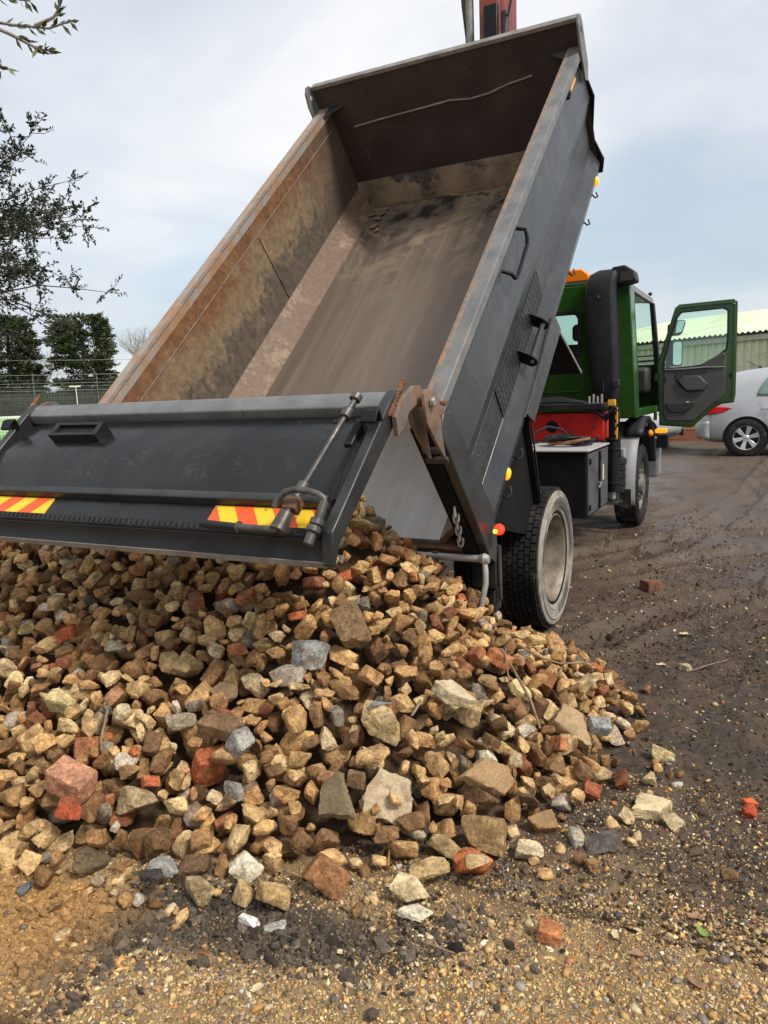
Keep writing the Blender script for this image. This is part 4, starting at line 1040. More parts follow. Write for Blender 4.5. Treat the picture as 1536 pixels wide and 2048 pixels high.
# floor plate
body.box((-XF, 0.0, -0.03), (XF, LB, 0.0))
body = body.build('tipper_body', 'floor_steel', truck, label='worn steel floor plate with mud at the front')
def bpart(m, name, mat, bev=0.0, **kw): return m.build(name, mat, body, bev, **kw)
for s in (1, -1):
    m = MB(bf); m.prism([(s * XF, 0), (s * XI, WC), (s * (XI + .02), WC - .02), (s * (XF + .02), -.03)], 0.0, LB, pp)
    bpart(m, 'chamfer_plate', 'chamfer_steel')
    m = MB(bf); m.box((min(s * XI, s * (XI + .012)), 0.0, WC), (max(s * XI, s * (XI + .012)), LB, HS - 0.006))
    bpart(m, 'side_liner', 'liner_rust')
    # outer skin, as bent plates each of its own
    o_ = lambda pts: [(s * x, w) for x, w in pts]
    m = MB(bf); m.prism(o_([(XI + .014, .86), (1.104, .835), (1.142, .52), (XI + .014, .50)]), 0.05, LB - .002, pp); bpart(m, 'side_panel', 'body_paint', 0.004)
    m = MB(bf); m.prism(o_([(XI + .014, .498), (1.141, .518), (1.088, .352), (XI + .014, .352)]), 0.05, LB - .002, pp); bpart(m, 'swage_plate', 'body_paint', 0.003)
    m = MB(bf); m.prism(o_([(XI + .014, .350), (1.088, .350), (1.090, .132), (XI + .014, .132)]), 0.05, LB - .002, pp); bpart(m, 'lower_panel', 'body_paint_rough', 0.003)
    m = MB(bf); m.prism(o_([(XI + .012, .130), (1.090, .130), (1.152, .0), (1.128, -.09), (0.94, -.09), (0.94, -.04), (XI + .012, .0)]), 0.05, LB - .002, pp); bpart(m, 'lower_rail', 'body_paint', 0.005)
    m = MB(bf); m.prism(o_([(XI - .004, HS), (1.136, HS), (1.140, .845), (1.106, .836), (XI - .004, .836)]), -0.02, LB - .002, pp); bpart(m, 'top_rail', 'rail_paint' if s > 0 else 'rail_worn', 0.006)
    m = MB(bf); m.box((min(s * (XI - .006), s * (XI + .022)), 0.0, HS - .012), (max(s * (XI - .006), s * (XI + .022)), LB - .01, HS + .003)); bpart(m, 'rail_edge', 'rail_edge', 0.004)
    # seam ridge under the rail
    m = MB(bf); m.tube([(s * 1.112, 0.1, .812), (s * 1.112, LB - .05, .812)], 0.010, 8); bpart(m, 'seam_ridge', 'body_paint')
    # rear post: channel with wedge-shaped outer face, foot tapering below the sill
    m = MB(bf)
    m.prism([(-.03, -.10), (-.03, .86), (.06, .895), (.135, .835), (.178, .06), (.14, -.06), (.06, -.17), (.0, -.19)], s * 1.112, s * 1.166, pu)
    bpart(m, 'rear_post', 'body_paint', 0.006)
    m = MB(bf); m.box((min(s * (XI - .01), s * 1.110), -.05, -.09), (max(s * (XI - .01), s * 1.110), .05, .90)); bpart(m, 'post_channel', 'black_deep', 0.004)
    for w0, dx in ((.765, 0), (.70, .02)): m = MB(bf); m.box((min(s * 1.06, s * (1.15 + dx)), -.075, w0), (max(s * 1.06, s * (1.15 + dx)), -.052, w0 + .03)); bpart(m, 'post_lug', 'body_paint', 0.004)
    # hinge bracket, rusty, on top of the post
    for dx in (0.0, 0.072):
        m = MB(bf)
        m.prism([(-.065, 1.125), (-.04, 1.13), (.03, 1.05), (.03, .99), (-.04, .90), (-.10, .76), (-.125, .90), (-.13, 1.02), (-.105, 1.08)], s * (1.098 + dx), s * (1.112 + dx), pu)
        bpart(m, 'hinge_plate', 'rust_plate', 0.0015, smooth=15)
    m = MB(bf); m.tube([(s * 1.075, -.045, 1.06), (s * 1.205, -.045, 1.06)], 0.013, 12); bpart(m, 'hinge_pin', 'rust')
    m = MB(bf); m.lathe([(0, 0), (.022, 0), (.022, .020), (0, .020)], (s * 1.186, -.045, 1.06), (s, 0, 0), 6); bpart(m, 'pin_nut', 'bare_metal', 0.003)
    m = MB(bf)
    rg = random.Random(5 + s)
    for k in range(30):                                     # weld beads up the rail end
        t = k / 29; q = (s * (1.172 + rg.uniform(-.006, .006)), .085 - .11 * t + rg.uniform(-.004, .004), .985 - .09 * t + rg.uniform(-.005, .005))
        if t < .35: q = (s * (1.06 + .33 * t), .10 + rg.uniform(-.006, .006), .915 + rg.uniform(-.004, .006))
        m.tube([q, (q[0] - .014 * s, q[1] + .010, q[2] - .010)], 0.010, 6)
    bpart(m, 'weld_bead', 'rust')
    # front ear and gusset
    m = MB(bf)
    m.prism([(LB - .12, .70), (LB - .13, .98), (LB - .10, 1.08), (LB - .05, 1.115), (LB + .0, 1.105), (LB + .03, 1.04), (LB + .03, .76), (LB - .04, .66)], s * 1.140, s * 1.156, pu)
    eo = bpart(m, 'ear_plate', 'rail_paint', 0.002)
    m = MB(bf); m.lathe([(.0, 0), (.021, 0), (.021, .0025), (0, .0025)], (s * (1.1565 if s > 0 else 1.1375), LB - .045, 1.02), (s, 0, 0), 14); bpart(m, 'ear_hole_disc', 'black_paint' if s > 0 else 'sticker')  # no hole cut: black disc for its dark, pale disc for sky behind
    m = MB(bf); m.prism([(s * (XI - .005), LB - .16), (s * (XI - .005), LB - .004), (s * (XI - .15), LB - .004)], .882, .892, lambda a, b, t: (a, b, t)); bpart(m, 'gusset', 'beam_paint')
# rear sill
m = MB(bf); m.box((-1.03, -.035, -.10), (1.03, .04, -.032)); bpart(m, 'rear_sill', 'rust_dark', 0.006)
# headboard: plate, stiffener edge, outline flange, lower slope
m = MB(bf); m.box((-1.132, LB, .02), (1.132, LB + .02, 1.06)); bpart(m, 'headboard', 'head_steel')
m = MB(bf); m.box((-1.134, LB - .012, 1.06), (1.134, LB + .06, 1.092)); bpart(m, 'head_rail', 'edge_metal', 0.004)
for s in (1, -1):
    m = MB(bf); m.prism([(s * x, w) for x, w in [(1.0, .85), (1.125, .80), (1.135, .69), (1.175, .52), (1.122, .217), (1.185, .018), (1.16, -.09), (1.0, -.09)]], LB + .001, LB + .019, pp); bpart(m, 'head_flange', 'black_paint')  # black colour stands for the flange's unlit rear face
m = MB(bf); m.prism([(LB - .012, .205), (LB - .004, .21), (LB - .004, .002), (LB - .13, .002), (LB - .13, .02)], -XI + .006, XI - .006, pu); bpart(m, 'head_slope', 'head_mud')
m = MB(bf); m.tube([(-.86, LB - .006, .70), (-.55, LB - .006, .715), (-.2, LB - .006, .725), (.05, LB - .006, .735), (.22, LB - .006, .71), (.38, LB - .006, .72), (.55, LB - .006, .755), (.66, LB - .006, .765), (.74, LB - .006, .775)], 0.0085, 6)
bpart(m, 'weld_seam', 'edge_metal')
# dried mud in the front corner
rg = random.Random(41)
for k in range(26):
    q = (rg.uniform(-.86, .8), 3.80 - abs(rg.gauss(0, .12)), .004) if k < 18 else (rg.uniform(-.88, -.70), 3.7 - abs(rg.gauss(0, .25)), .02)
    sz = (rg.uniform(.02, .06), rg.uniform(.02, .05), rg.uniform(.010, .022)); m = MB(bf)
    P = make_rock('stone', 500 + k, ICO2)
    m.add([(q[0] + v[0] * sz[0], q[1] + v[1] * sz[1], q[2] + v[2] * sz[2]) for v in P], ICO2[1].tolist()); bpart(m, 'mud_cake', 'head_mud', smooth=60)
# seams on the liner (wide weld lines)
m = MB(bf); m.tube([(-XI + .002, .15, .735), (-XI + .002, 3.8, .745)], 0.004, 6); bpart(m, 'liner_seam', 'rail_edge')
m = MB(bf); m.box((-XI - .002, 2.20, WC + .01), (-XI + .0035, 2.206, .72)); bpart(m, 'panel_joint', 'black_paint')
# right side fittings: chequer plate, grab handle, brackets with a step tube, hooks, lamps
m = MB(bf); m.prism([(1.092, .345), (1.096, .345), (1.098, .138), (1.094, .138)], 0.80, 1.95, pp); chq = bpart(m, 'chequer_plate', 'body_paint')
m = MB(bf)
for iu in range(46):
    for iw in range(8):
        u0, w0 = .815 + iu * .0247 + (.0062 if iw % 2 else -.0062), .153 + iw * .0247
        e = (.0085, .0085) if (iu + iw) % 2 else (.0085, -.0085)
        x_ = 1.0965 + .002 * (1 - iw / 8)
        m.bar((x_, u0 - e[0], w0 - e[1]), (x_, u0 + e[0], w0 + e[1]), .0055, .006, (1, 0, 0))
tr = m.build('tread_bars', 'body_paint', body); tag(tr, kind='stuff')
m = MB(bf); m.tube([(1.125, 1.66, .815), (1.175, 1.66, .80), (1.185, 1.63, .765), (1.185, 1.60, .735), (1.185, 1.33, .715), (1.185, 1.285, .735), (1.175, 1.27, .775), (1.125, 1.27, .80)], .0115, 10); bpart(m, 'grab_handle', 'black_paint')
for u0 in (1.26, 1.61):
    m = MB(bf); m.prism([(1.10, .255), (1.175, .21), (1.205, .17), (1.20, .135), (1.165, .12), (1.10, .16)], u0 - .006, u0 + .006, pp); bpart(m, 'step_bracket', 'black_paint', 0.002)
    m = MB(bf); m.lathe([(0, 0), (.012, 0), (.012, .006), (0, .006)], (1.175, u0 - .007, .165), (0, -1, 0), 10); bpart(m, 'bolt', 'bare_metal')
m = MB(bf); m.tube([(1.165, 1.26, .165), (1.165, 1.61, .165)], .017, 12); bpart(m, 'step_tube', 'body_paint')
for u0 in (.45, .75, 2.56, 3.21, 3.60):
    m = MB(bf); m.tube([(1.128, u0 - .045, -.085), (1.15, u0 - .05, -.11), (1.155, u0 + .02, -.145), (1.14, u0 + .055, -.125)], .006, 8); bpart(m, 'sheet_hook', 'black_paint')
for u0, w0 in ((.52, -.035), (3.70, -.055)):
    m = MB(bf); m.lathe([(0, .03), (.022, .026), (.035, .016), (.04, 0)], (1.135, u0, w0), (1, 0, -.2), 18)
    m.v = [tuple(v) for v in m.v]
    bpart(m, 'marker_lamp', 'amber_lit')
# hoops on the side pocket near the headboard
m = MB(bf); m.box((1.108, 3.33, .77), (1.128, 3.40, .79)); bpart(m, 'side_slot', 'black_paint')
m = MB(bf); m.box((1.100, 3.43, .775), (1.120, 3.62, .80)); bpart(m, 'rope_cleat', 'label_yellow')
# sub-structure below the floor
for s in (1, -1):
    m = MB(bf); m.box((s * .42 - .05, .1, -.22), (s * .42 + .05, LB - .1, -.032)); bpart(m, 'long_bearer', 'black_dirty', 0.004)
for k in range(8):
    u0 = .25 + k * .48
    m = MB(bf); m.box((-1.03, u0, -.13), (1.03, u0 + .06, -.033)); bpart(m, 'cross_bearer', 'black_dirty')
# mudguards, fixed under the body: top plate, front flap, rear flap, side lip
for s in (1, -1):
    path = [(.77, -.88), (1.03, -.13), (1.94, -.13), (2.27, -.83)]
    off = [(.755, -.875), (1.02, -.115), (1.95, -.115), (2.285, -.825)]
    m = MB(bf)
    for k in range(3):
        m.prism([path[k], path[k + 1], off[k + 1], off[k]], s * .58, s * 1.145, pu)
    mg = m.build('mudguard', 'black_deep', truck)
    m = MB(bf); m.prism([(.98, -.008), (1.055, -.155), (1.955, -.155), (1.90, .0), (1.85, .028), (.94, .0)], s * 1.146, s * 1.166, pu)
    m.build('side_lip', 'beam_paint', mg, 0.003)
    m = MB(bf); m.bar((s * 1.15, 1.95, -.15), (s * 1.15, 2.275, -.825), .008, .02); m.build('edge_strip', 'edge_metal', mg)
    m = MB(bf); m.bar((s * 1.15, 1.045, -.15), (s * 1.15, .768, -.875), .008, .018); m.build('edge_strip', 'black_paint', mg)
    # inner closing sheet behind the post
    m = MB(bf); m.prism([(.20, -.06), (1.0, -.06), (1.03, -.13), (.77, -.88), (.30, -.60)], s * .60, s * .62, pu); m.build('closing_sheet', 'black_deep', mg)
    m = MB(bf); m.prism([(.17, -.092), (1.0, -.092), (.78, -.86), (.70, -.86)], s * 1.09, s * 1.105, pu); m.build('splash_sheet', 'black_deep', mg)

# ---- tailgate, swung out on its top hinges
TO = Vector((0, -2.20, 1.64)); TS = Vector((0, -.756, -.655)).normalized(); TN = Vector((0, -.655, .756)).normalized()
def tf(X, s, n):
    v = TO + TS * s + TN * n
    return (X, v.y, v.z)
ts = lambda a, b, t: (t, a, b)            # polygon (s, n) swept along X
m = MB(tf); m.prism([(.137, -.02), (.137, -.005), (.36, .035), (.575, -.005), (.60, -.010), (.60, -.028), (.575, -.03), (.36, .01)], -1.02, 1.02, ts)
gate = m.build('tailgate', 'gate_panel_paint', truck)
def gpart(m, name, mat, bev=0.0, par=None, **kw): return m.build(name, mat, par or gate, bev, **kw)
m = MB(tf); m.prism([(.0, -.05), (.0, .018), (.03, .043), (.085, .043), (.108, .037), (.115, .01), (.115, -.05)], -1.07, 1.07, ts); gpart(m, 'top_beam', 'gate_beam', 0.006)
m = MB(tf); m.prism([(.117, -.045), (.117, -.008), (.135, -.018), (.135, -.045)], -1.06, 1.06, ts); gpart(m, 'beam_web_shade', 'black_paint')  # web strip coloured black for the shadow under the top beam
m = MB(tf); m.prism([(.582, -.008), (.576, .022), (.592, .032), (.622, .032), (.630, .0), (.630, -.03), (.602, -.03)], -1.02, 1.02, ts); gpart(m, 'mid_rail', 'gate_frame', 0.005)
m = MB(tf); m.box((-1.02, .632, -.03), (1.02, .728, -.005)); gpart(m, 'lower_panel', 'gate_panel_paint')
m = MB(tf); m.prism([(.730, -.03), (.730, .008), (.766, .013), (.773, .004), (.773, -.03)], -1.05, 1.05, ts); stp = gpart(m, 'chequer_strip', 'gate_paint', 0.003)
m = MB(tf)
for k in range(66):
    x = -1.02 + k * .0312; m.bar((x, .737, .0105), (x + .013, .760, .0135), .006, .006, (1, 0, 0))
tag(gpart(m, 'tread_bars', 'gate_paint'), kind='stuff')
m = MB(tf); m.prism([(.774, .002), (.779, .004), (.802, -.030), (.838, -.050), (.846, -.068), (.838, -.070), (.832, -.055), (.795, -.036), (.768, -.02)], -1.08, 1.08, ts); gpart(m, 'bottom_lip', 'gate_paint', 0.002)
m = MB(tf); m.prism([(.838, -.048), (.847, -.067), (.851, -.067), (.843, -.046)], -1.081, 1.081, ts); gpart(m, 'lip_edge', 'edge_metal')
for s in (1, -1):
    m = MB(tf); m.prism([(.02, -.04), (.02, .045), (.10, .055), (.765, .036), (.80, .0), (.850, -.055), (.842, -.074), (.765, -.035)], s * 1.066, s * 1.114, ts); fr = gpart(m, 'side_frame', 'gate_frame', 0.006)
    m = MB(tf); m.prism([(.14, -.048), (.14, -.006), (.36, .028), (.574, -.006), (.574, -.045)], s * 1.021, s * 1.060, ts); gpart(m, 'frame_fillet', 'gate_paint')
    # arm from the gate to the hinge (rusty, hand-welded)
    m = MB(tf); m.prism([(.19, -.055), (.15, .015), (.065, .030), (-.072, -.016), (-.112, -.05), (-.122, -.11), (-.095, -.138), (-.062, -.132), (-.048, -.092), (.045, -.058), (.12, -.07)], s * 1.122, s * 1.143, ts); gpart(m, 'hinge_arm', 'rust_plate', 0.0015, smooth=15)
    m = MB(tf); rg = random.Random(3)
    for k in range(26):
        t = k / 25; m.tube([(s * 1.113, .15 - .19 * t, .024 + .014 * t + .003 * math.sin(k * 2.3)), (s * (1.124 + .006 * rg.random()), .142 - .19 * t, .028 + .012 * t)], .009, 6)
    gpart(m, 'weld_bead', 'rust')
    # loop bracket near the top of the side frame
    m = MB(tf); m.prism([(.20, .045), (.185, .095), (.21, .108), (.255, .09), (.255, .078), (.215, .095), (.20, .088), (.215, .045)], s * 1.045, s * 1.115, ts); gpart(m, 'loop_bracket', 'black_paint', 0.003)
# reflective marker boards with slanted stripes
for s in (1, -1):
    x0, x1 = (.49, 1.0) if s > 0 else (-1.0, -.463)
    brd = MB(tf); brd.box((x0, .634, -.0048), (x1, .727, -.0020)); b = gpart(brd, 'marker_board', 'sign_yellow')
    wdt = .092; k = 0; x = x0 - .2
    while x < x1 + .2:
        pts = [(x, .725), (x + wdt, .725), (x + wdt + s * -.07, .636), (x + s * -.07, .636)]
        # clip to the board
        def clip(P, ax, lim, keep_less):
            out = []
            for i in range(len(P)):
                p, q = P[i], P[(i + 1) % len(P)]
                ip = p[ax] <= lim if keep_less else p[ax] >= lim; iq = q[ax] <= lim if keep_less else q[ax] >= lim
                if ip: out.append(p)
                if ip != iq:
                    t = (lim - p[ax]) / (q[ax] - p[ax]); out.append(tuple(p[c] + t * (q[c] - p[c]) for c in range(2)))
            return out
        P = clip(pts, 0, x0 + .002, False)
        if len(P) > 2: P = clip(P, 0, x1 - .002, True)
        if len(P) > 2:
            mm = MB(tf); mm.prism([(p[0], p[1]) for p in P], -.0018, -.0006, lambda a, b_, t: (a, b_, t)); mm.build('stripe', 'sign_orange', b)
        x += 2 * wdt
    for q in ((x0 + .012, .646), (x1 - .012, .646), ((x0 + x1) / 2, .646)):
        mm = MB(tf); mm.lathe([(0, .003), (.004, .002), (.005, 0)], (q[0], q[1], -.0006), (0, -TN.y * 0, 1), 8); mm.build('rivet', 'bare_metal', b)
# number-plate lamp frame
fo = [(-.745, .195), (-.415, .195), (-.415, .285), (-.745, .285)]; fi = [(-.715, .213), (-.445, .213), (-.445, .266), (-.715, .266)]
m = MB(tf); m.ring(fo, fi, .0, .070, lambda a, b, t: (a, b, t)); pf = gpart(m, 'plate_frame', 'gate_paint', 0.003)
m = MB(tf); m.box((-.715, .213, .0), (-.445, .266, .052)); gpart(m, 'recess', 'black_paint')
# latch rod with its collars and handles
m = MB(tf); m.tube([(.996, .14, .115), (.985, .22, .108), (.945, .50, .088), (.910, .72, .068)], .0115, 12); rod = gpart(m, 'latch_rod', 'rod_metal')
for s0, r0, l0 in ((.125, .024, .03), (.205, .023, .042), (.575, .024, .035)):
    x = .996 - (s0 - .14) * .148; n = .115 - (s0 - .14) * .081
    m = MB(tf); m.tube([(x, s0, n), (x - .005, s0 + l0, n - .003)], r0, 14); gpart(m, 'collar', 'rod_metal', 0.003)
for s0 in (.150, .215):
    m = MB(tf); m.prism([(.99, s0), (.99, s0 + .035), (.95, s0 + .05), (.925, s0 + .045), (.93, s0 + .028)], .085, .094, lambda a, b, t: (a, b, t)); gpart(m, 'rod_ear', 'gate_paint', 0.003)
m = MB(tf); m.box((.985, .185, .0), (1.022, .335, .045)); gpart(m, 'rod_rest', 'gate_paint', 0.006)
m = MB(tf); m.tube([(.912, .71, .070), (.900, .79, .058)], [.027, .033], 14); gpart(m, 'rod_socket', 'rod_metal', 0.003)
m = MB(tf); m.tube([(.90, .782, .056), (.80, .781, .055), (.70, .779, .055)], .0135, 12); gpart(m, 'handle_bar', 'rod_metal')
m = MB(tf); m.tube([(.71, .779, .055), (.58, .775, .055), (.55, .774, .055), (.527, .773, .055)], [.014, .0165, .0165, .010], 12); gpart(m, 'hand_grip', 'black_plastic')
m = MB(tf); m.tube([(.722, .779, .055), (.714, .779, .055)], .023, 12); gpart(m, 'collar', 'rod_metal')
m = MB(tf); m.tube([(.862, .705, .090), (.872, .678, .105), (.90, .656, .12), (.94, .648, .128), (1.0, .648, .122), (1.04, .652, .112), (1.062, .66, .10), (1.066, .68, .085)], .0125, 12); gpart(m, 'latch_hook', 'rod_metal')
m = MB(tf); m.tube([(1.062, .668, .088), (1.055, .735, .066)], .018, 12); gpart(m, 'latch_barrel', 'rod_metal', 0.002)
for s0 in (.732, .764): m = MB(tf); m.tube([(1.052, s0, .064), (1.050, s0 + .024, .058)], .027, 14); gpart(m, 'collar', 'rod_metal', 0.003)
m = MB(tf); m.tube([(1.048, .785, .056), (1.044, .832, .044)], .019, 12); gpart(m, 'latch_barrel', 'rod_metal', 0.002)
m = MB(tf); m.box((.885, .642, .04), (.945, .70, .085)); gpart(m, 'latch_block', 'rust_dark', 0.004)

# ---- rear end below the sill: pivot pipe with bent handle, chain, lamp, under-run bar
m = MB(); m.tube([(.30, -1.36, .76), (1.15, -1.36, .765)], .020, 12); pv = m.build('pivot_pipe', 'galvanised', truck)
m = MB(); m.lathe([(0, -.03), (.022, -.026), (.032, 0), (.022, .026), (0, .03)], (1.155, -1.36, .766), (1, 0, 0), 14); m.build('ball_end', 'galvanised', pv)
m = MB(); m.tube([(1.155, -1.36, .76), (1.165, -1.37, .70), (1.168, -1.38, .64), (1.155, -1.39, .56), (1.145, -1.40, .50)], .016, 10); m.build('bent_lever', 'galvanised', pv)
m = MB(); m.box((.86, -1.372, .68), (.89, -1.348, .79)); m.build('pipe_bracket', 'rust_dark', pv, 0.003)
for k in range(6):
    q = Vector(bf(1.09 - .008 * k, -.055, .33 - .05 * k)); m = MB()
    pts = []
    for t in range(13):
        an = 2 * math.pi * t / 12; d = Vector((.016 * math.cos(an) * (1 if k % 2 else .25), -.004 - .016 * math.cos(an) * (.25 if k % 2 else 1), .032 * math.sin(an)))
        pts.append(q + d)
    m.tube(pts, .0065, 8, caps=False); m.build('chain_link', 'galvanised', truck)
m = MB(); m.lathe([(0, .055), (.018, .05), (.024, .03), (.024, 0), (.03, -.002), (.03, -.02)], (1.218, -1.30, .915), (.25, -1, 0), 18); lp = m.build('tail_lamp', 'red_lit', truck)
m = MB(); m.lathe([(0, .008), (.010, .004), (.012, 0)], (1.2165, -1.357, .9165), (.2, -1, 0), 14); m.build('bulb', 'red_core', lp)
m = MB(); m.box((-1.10, -1.18, .42), (1.15, -1.06, .55)); ub = m.build('underrun_bar', 'black_dirty', truck, 0.01)
for x in (1.0, .45, -.45): m = MB(); m.box((x - .03, -1.10, .55), (x + .03, -.95, .85)); m.build('bar_stay', 'black_dirty', ub)
m = MB(); m.box((1.02, -1.20, .56), (1.16, -1.12, .80)); m.build('lamp_box', 'black_dirty', ub, 0.006)
m = MB(); m.tube([(1.17, -1.16, .80), (1.175, -1.16, .50), (1.10, -1.16, .47)], .012, 8); m.build('lamp_guard', 'rod_metal', ub)

# ---- chassis
m = MB()
for s in (1, -1): m.box((s * .42 - .035, -1.05, .68), (s * .42 + .035, 5.55, .92))
for y in (-.9, .0, 1.2, 2.4, 3.6, 5.2): m.box((-.38, y - .05, .72), (.38, y + .05, .88))
m.build('chassis_frame', 'black_dirty', truck, 0.006)
m = MB(); m.tube([(-.95, 0, .49), (.95, 0, .49)], .075, 14); m.lathe([(.10, -.16), (.2, -.08), (.22, 0), (.2, .08), (.1, .16)], (0, 0, .49), (0, 1, 0), 20); m.build('rear_axle', 'black_dirty', truck)
m = MB(); m.tube([(-.95, 4.15, .49), (.95, 4.15, .49)], .06, 12); m.build('front_axle', 'black_dirty', truck)
m = MB(); m.tube([(0, 1.5, .85), bf(0, 2.9, -.1)], .09, 16); m.build('tipping_ram', 'rod_metal', truck)
for s in (1, -1):
    m = MB(); m.box((s * .62 - .04, -.55, .60), (s * .62 + .04, .55, .68)); m.build('leaf_spring', 'black_dirty', truck, 0.006)
# ---- wheels
def tyre_mesh(rad, wid, blocks):
    """tyre about the X axis, outer face at +wid/2"""
    m = MB(); h = wid / 2
    prof = [(.302, h - .055), (.31, h - .03), (.335, h - .012), (.352, h - .006), (.355, h - .001), (.361, h - .001), (.364, h - .004), (.39, h), (.415, h), (.418, h + .004), (.424, h + .004), (.427, h - .002), (.445, h - .006), (.447, h - .003), (.460, h - .006), (.463, h - .014), (rad - .014, h - .022), (rad - .022, h - .05)]
    full = prof + [(r, -w) for r, w in reversed(prof)]
    m.lathe(full, (0, 0, 0), (1, 0, 0), 72)
    ns = (len(prof) - 3) * 72
    m.mi = [0 if i < ns or i >= len(m.f) - ns else 1 for i in range(len(m.f))]
    if blocks:
        nb = 58; rows = 6; bw = (wid - .05) / rows
        for r_ in range(rows):
            x0 = -h + .025 + r_ * bw + .004; x1 = x0 + bw - .008
            for k in range(nb):
                a0 = 2 * math.pi * (k + (.5 if r_ % 2 else 0)) / nb; a1 = a0 + 2 * math.pi / nb * .84
                vs = []
                for rr_ in (rad - .03, rad):
                    for an in (a0, a1):
                        for x in (x0, x1):
                            vs.append((x, rr_ * math.cos(an), rr_ * math.sin(an)))
                m.add(vs, [(4, 5, 7, 6), (0, 4, 6, 2), (1, 3, 7, 5), (0, 1, 5, 4), (2, 6, 7, 3)], 1)
    return m
def rim_mesh(dish):
    m = MB()
    if dish:   # rear: deep concave dish seen from outside
        m.lathe([(.312, .085), (.308, .112), (.298, .116), (.291, .106), (.284, .07), (.268, -.02), (.252, -.085), (.235, -.10), (.17, -.105), (.165, -.08), (.12, -.075), (.115, -.01), (.0, -.005)], (0, 0, 0), (1, 0, 0), 48)
    else:
        m.lathe([(.308, .085), (.300, .098), (.290, .090), (.27, .05), (.25, .06), (.2, .085), (.14, .095), (.12, .14), (.0, .145)], (0, 0, 0), (1, 0, 0), 48)
    return m
def wheel(x, y, s, dual=False, front=False):
    me_t, me_r = tyre_me['f' if front else 'r'], rim_me['f' if front else 'r']
    t = bpy.data.objects.new('wheel', me_r); COL.objects.link(t); t.parent = truck
    t.location = (x, y, .49); t.rotation_euler = (0, 0, 0 if s > 0 else math.pi)
    if not front:
        gp = bpy.data.objects.new('bead_gap', gap_me); COL.objects.link(gp); gp.parent = t
    k = bpy.data.objects.new('tyre', me_t); COL.objects.link(k); k.parent = t
    nr = .115 if not front else .10
    for q in range(10):
        an = 2 * math.pi * q / 10
        b = bpy.data.objects.new('wheel_nut', nut_me); COL.objects.link(b); b.parent = t
        b.location = (-.104 if not front else .088, .205 * math.cos(an) * (1 if not front else .83), .205 * math.sin(an) * (1 if not front else .83))
    return t
def mesh_only(m, name, mats):
    o = m.build(name, mats); me = o.data; bpy.data.objects.remove(o); return me
tyre_me = {'r': mesh_only(tyre_mesh(.49, .275, True), 'tyre', ['sidewall', 'rubber']), 'f': mesh_only(tyre_mesh(.49, .265, False), 'tyre', ['sidewall', 'rubber'])}
tyre_me['f'].materials[0] = MATS['rubber']
rim_me = {'r': mesh_only(rim_mesh(True), 'rim', 'rim_dirty'), 'f': mesh_only(rim_mesh(False), 'rim', 'front_rim')}
gm = MB(); gm.lathe([(.308, .1165), (.312, .1195), (.327, .1195), (.330, .1165)], (0, 0, 0), (1, 0, 0), 48); gap_me = mesh_only(gm, 'bead_gap', 'black_deep')
nm = MB(); nm.lathe([(.016, 0), (.016, .03), (.0, .033)], (0, 0, 0), (1, 0, 0), 6); nut_me = mesh_only(nm, 'wheel_nut', 'front_rim')
for s in (1, -1):
    wheel(s * 1.0625, 0, s); wheel(s * .74, 0, s); wheel(s * 1.02, 4.15, s, front=True)

# ---- locker between the axles
m = MB(); m.box((.46, 1.37, .53), (1.09, 2.24, 1.105)); lk = m.build('locker', 'black_deep', truck, 0.008)
m = MB(); m.box((.44, 1.345, 1.106), (1.115, 2.26, 1.122)); m.build('lid', 'locker_top', lk, 0.004)
for y0, y1 in ((1.39, 1.795), (1.815, 2.22)):
    m = MB(); m.box((1.092, y0, .555), (1.108, y1, 1.085)); d = m.build('door', 'locker_door', lk, 0.004)
    for z in (.62, 1.02):
        m = MB(); m.box((1.109, y0 + .01, z - .025), (1.122, y0 + .05, z + .025)); m.build('hinge', 'black_paint', lk, 0.002)
m = MB(); m.tube([(1.11, 1.78, .80), (1.135, 1.78, .80), (1.14, 1.72, .79), (1.14, 1.66, .765)], .008, 8); m.build('handle', 'bare_metal', lk)
m = MB(); m.box((1.110, 1.795, .56), (1.126, 1.815, 1.08)); m.build('lock_bar', 'black_paint', lk)
m = MB(); m.box((1.109, 1.97, .80), (1.1105, 2.03, .94)); m.build('sticker', 'sticker', lk)
# hoses coiled on the locker
rg = random.Random(2)
for k in range(5):
    m = MB(); pts = []
    cx, cy = .80 + rg.uniform(-.04, .04), 1.9 + rg.uniform(-.05, .05)
    for t in range(41):
        an = 2 * math.pi * t / 20 + k; rr_ = .16 + .02 * math.sin(an * 1.5 + k) + rg.uniform(-.003, .003)
        pts.append((cx + rr_ * 1.1 * math.cos(an), cy + rr_ * math.sin(an), 1.135 + .012 * k + .012 * math.sin(an * 2 + k) + .0006 * t))
    m.tube(pts, .011, 8); m.build('hose', 'black_plastic' if k != 2 else 'rust', truck)
m = MB(); m.tube([(.50, 1.75, 1.13), (.52, 1.8, 1.25), (.62, 1.9, 1.30), (.74, 1.95, 1.27), (.82, 2.0, 1.16)], .011, 8); m.build('hose', 'black_plastic', truck)
m = MB(); m.tube([(.48, 1.50, 1.14), (.60, 1.52, 1.15)], .017, 10); hd = m.build('shovel_handle', 'sticker', truck)
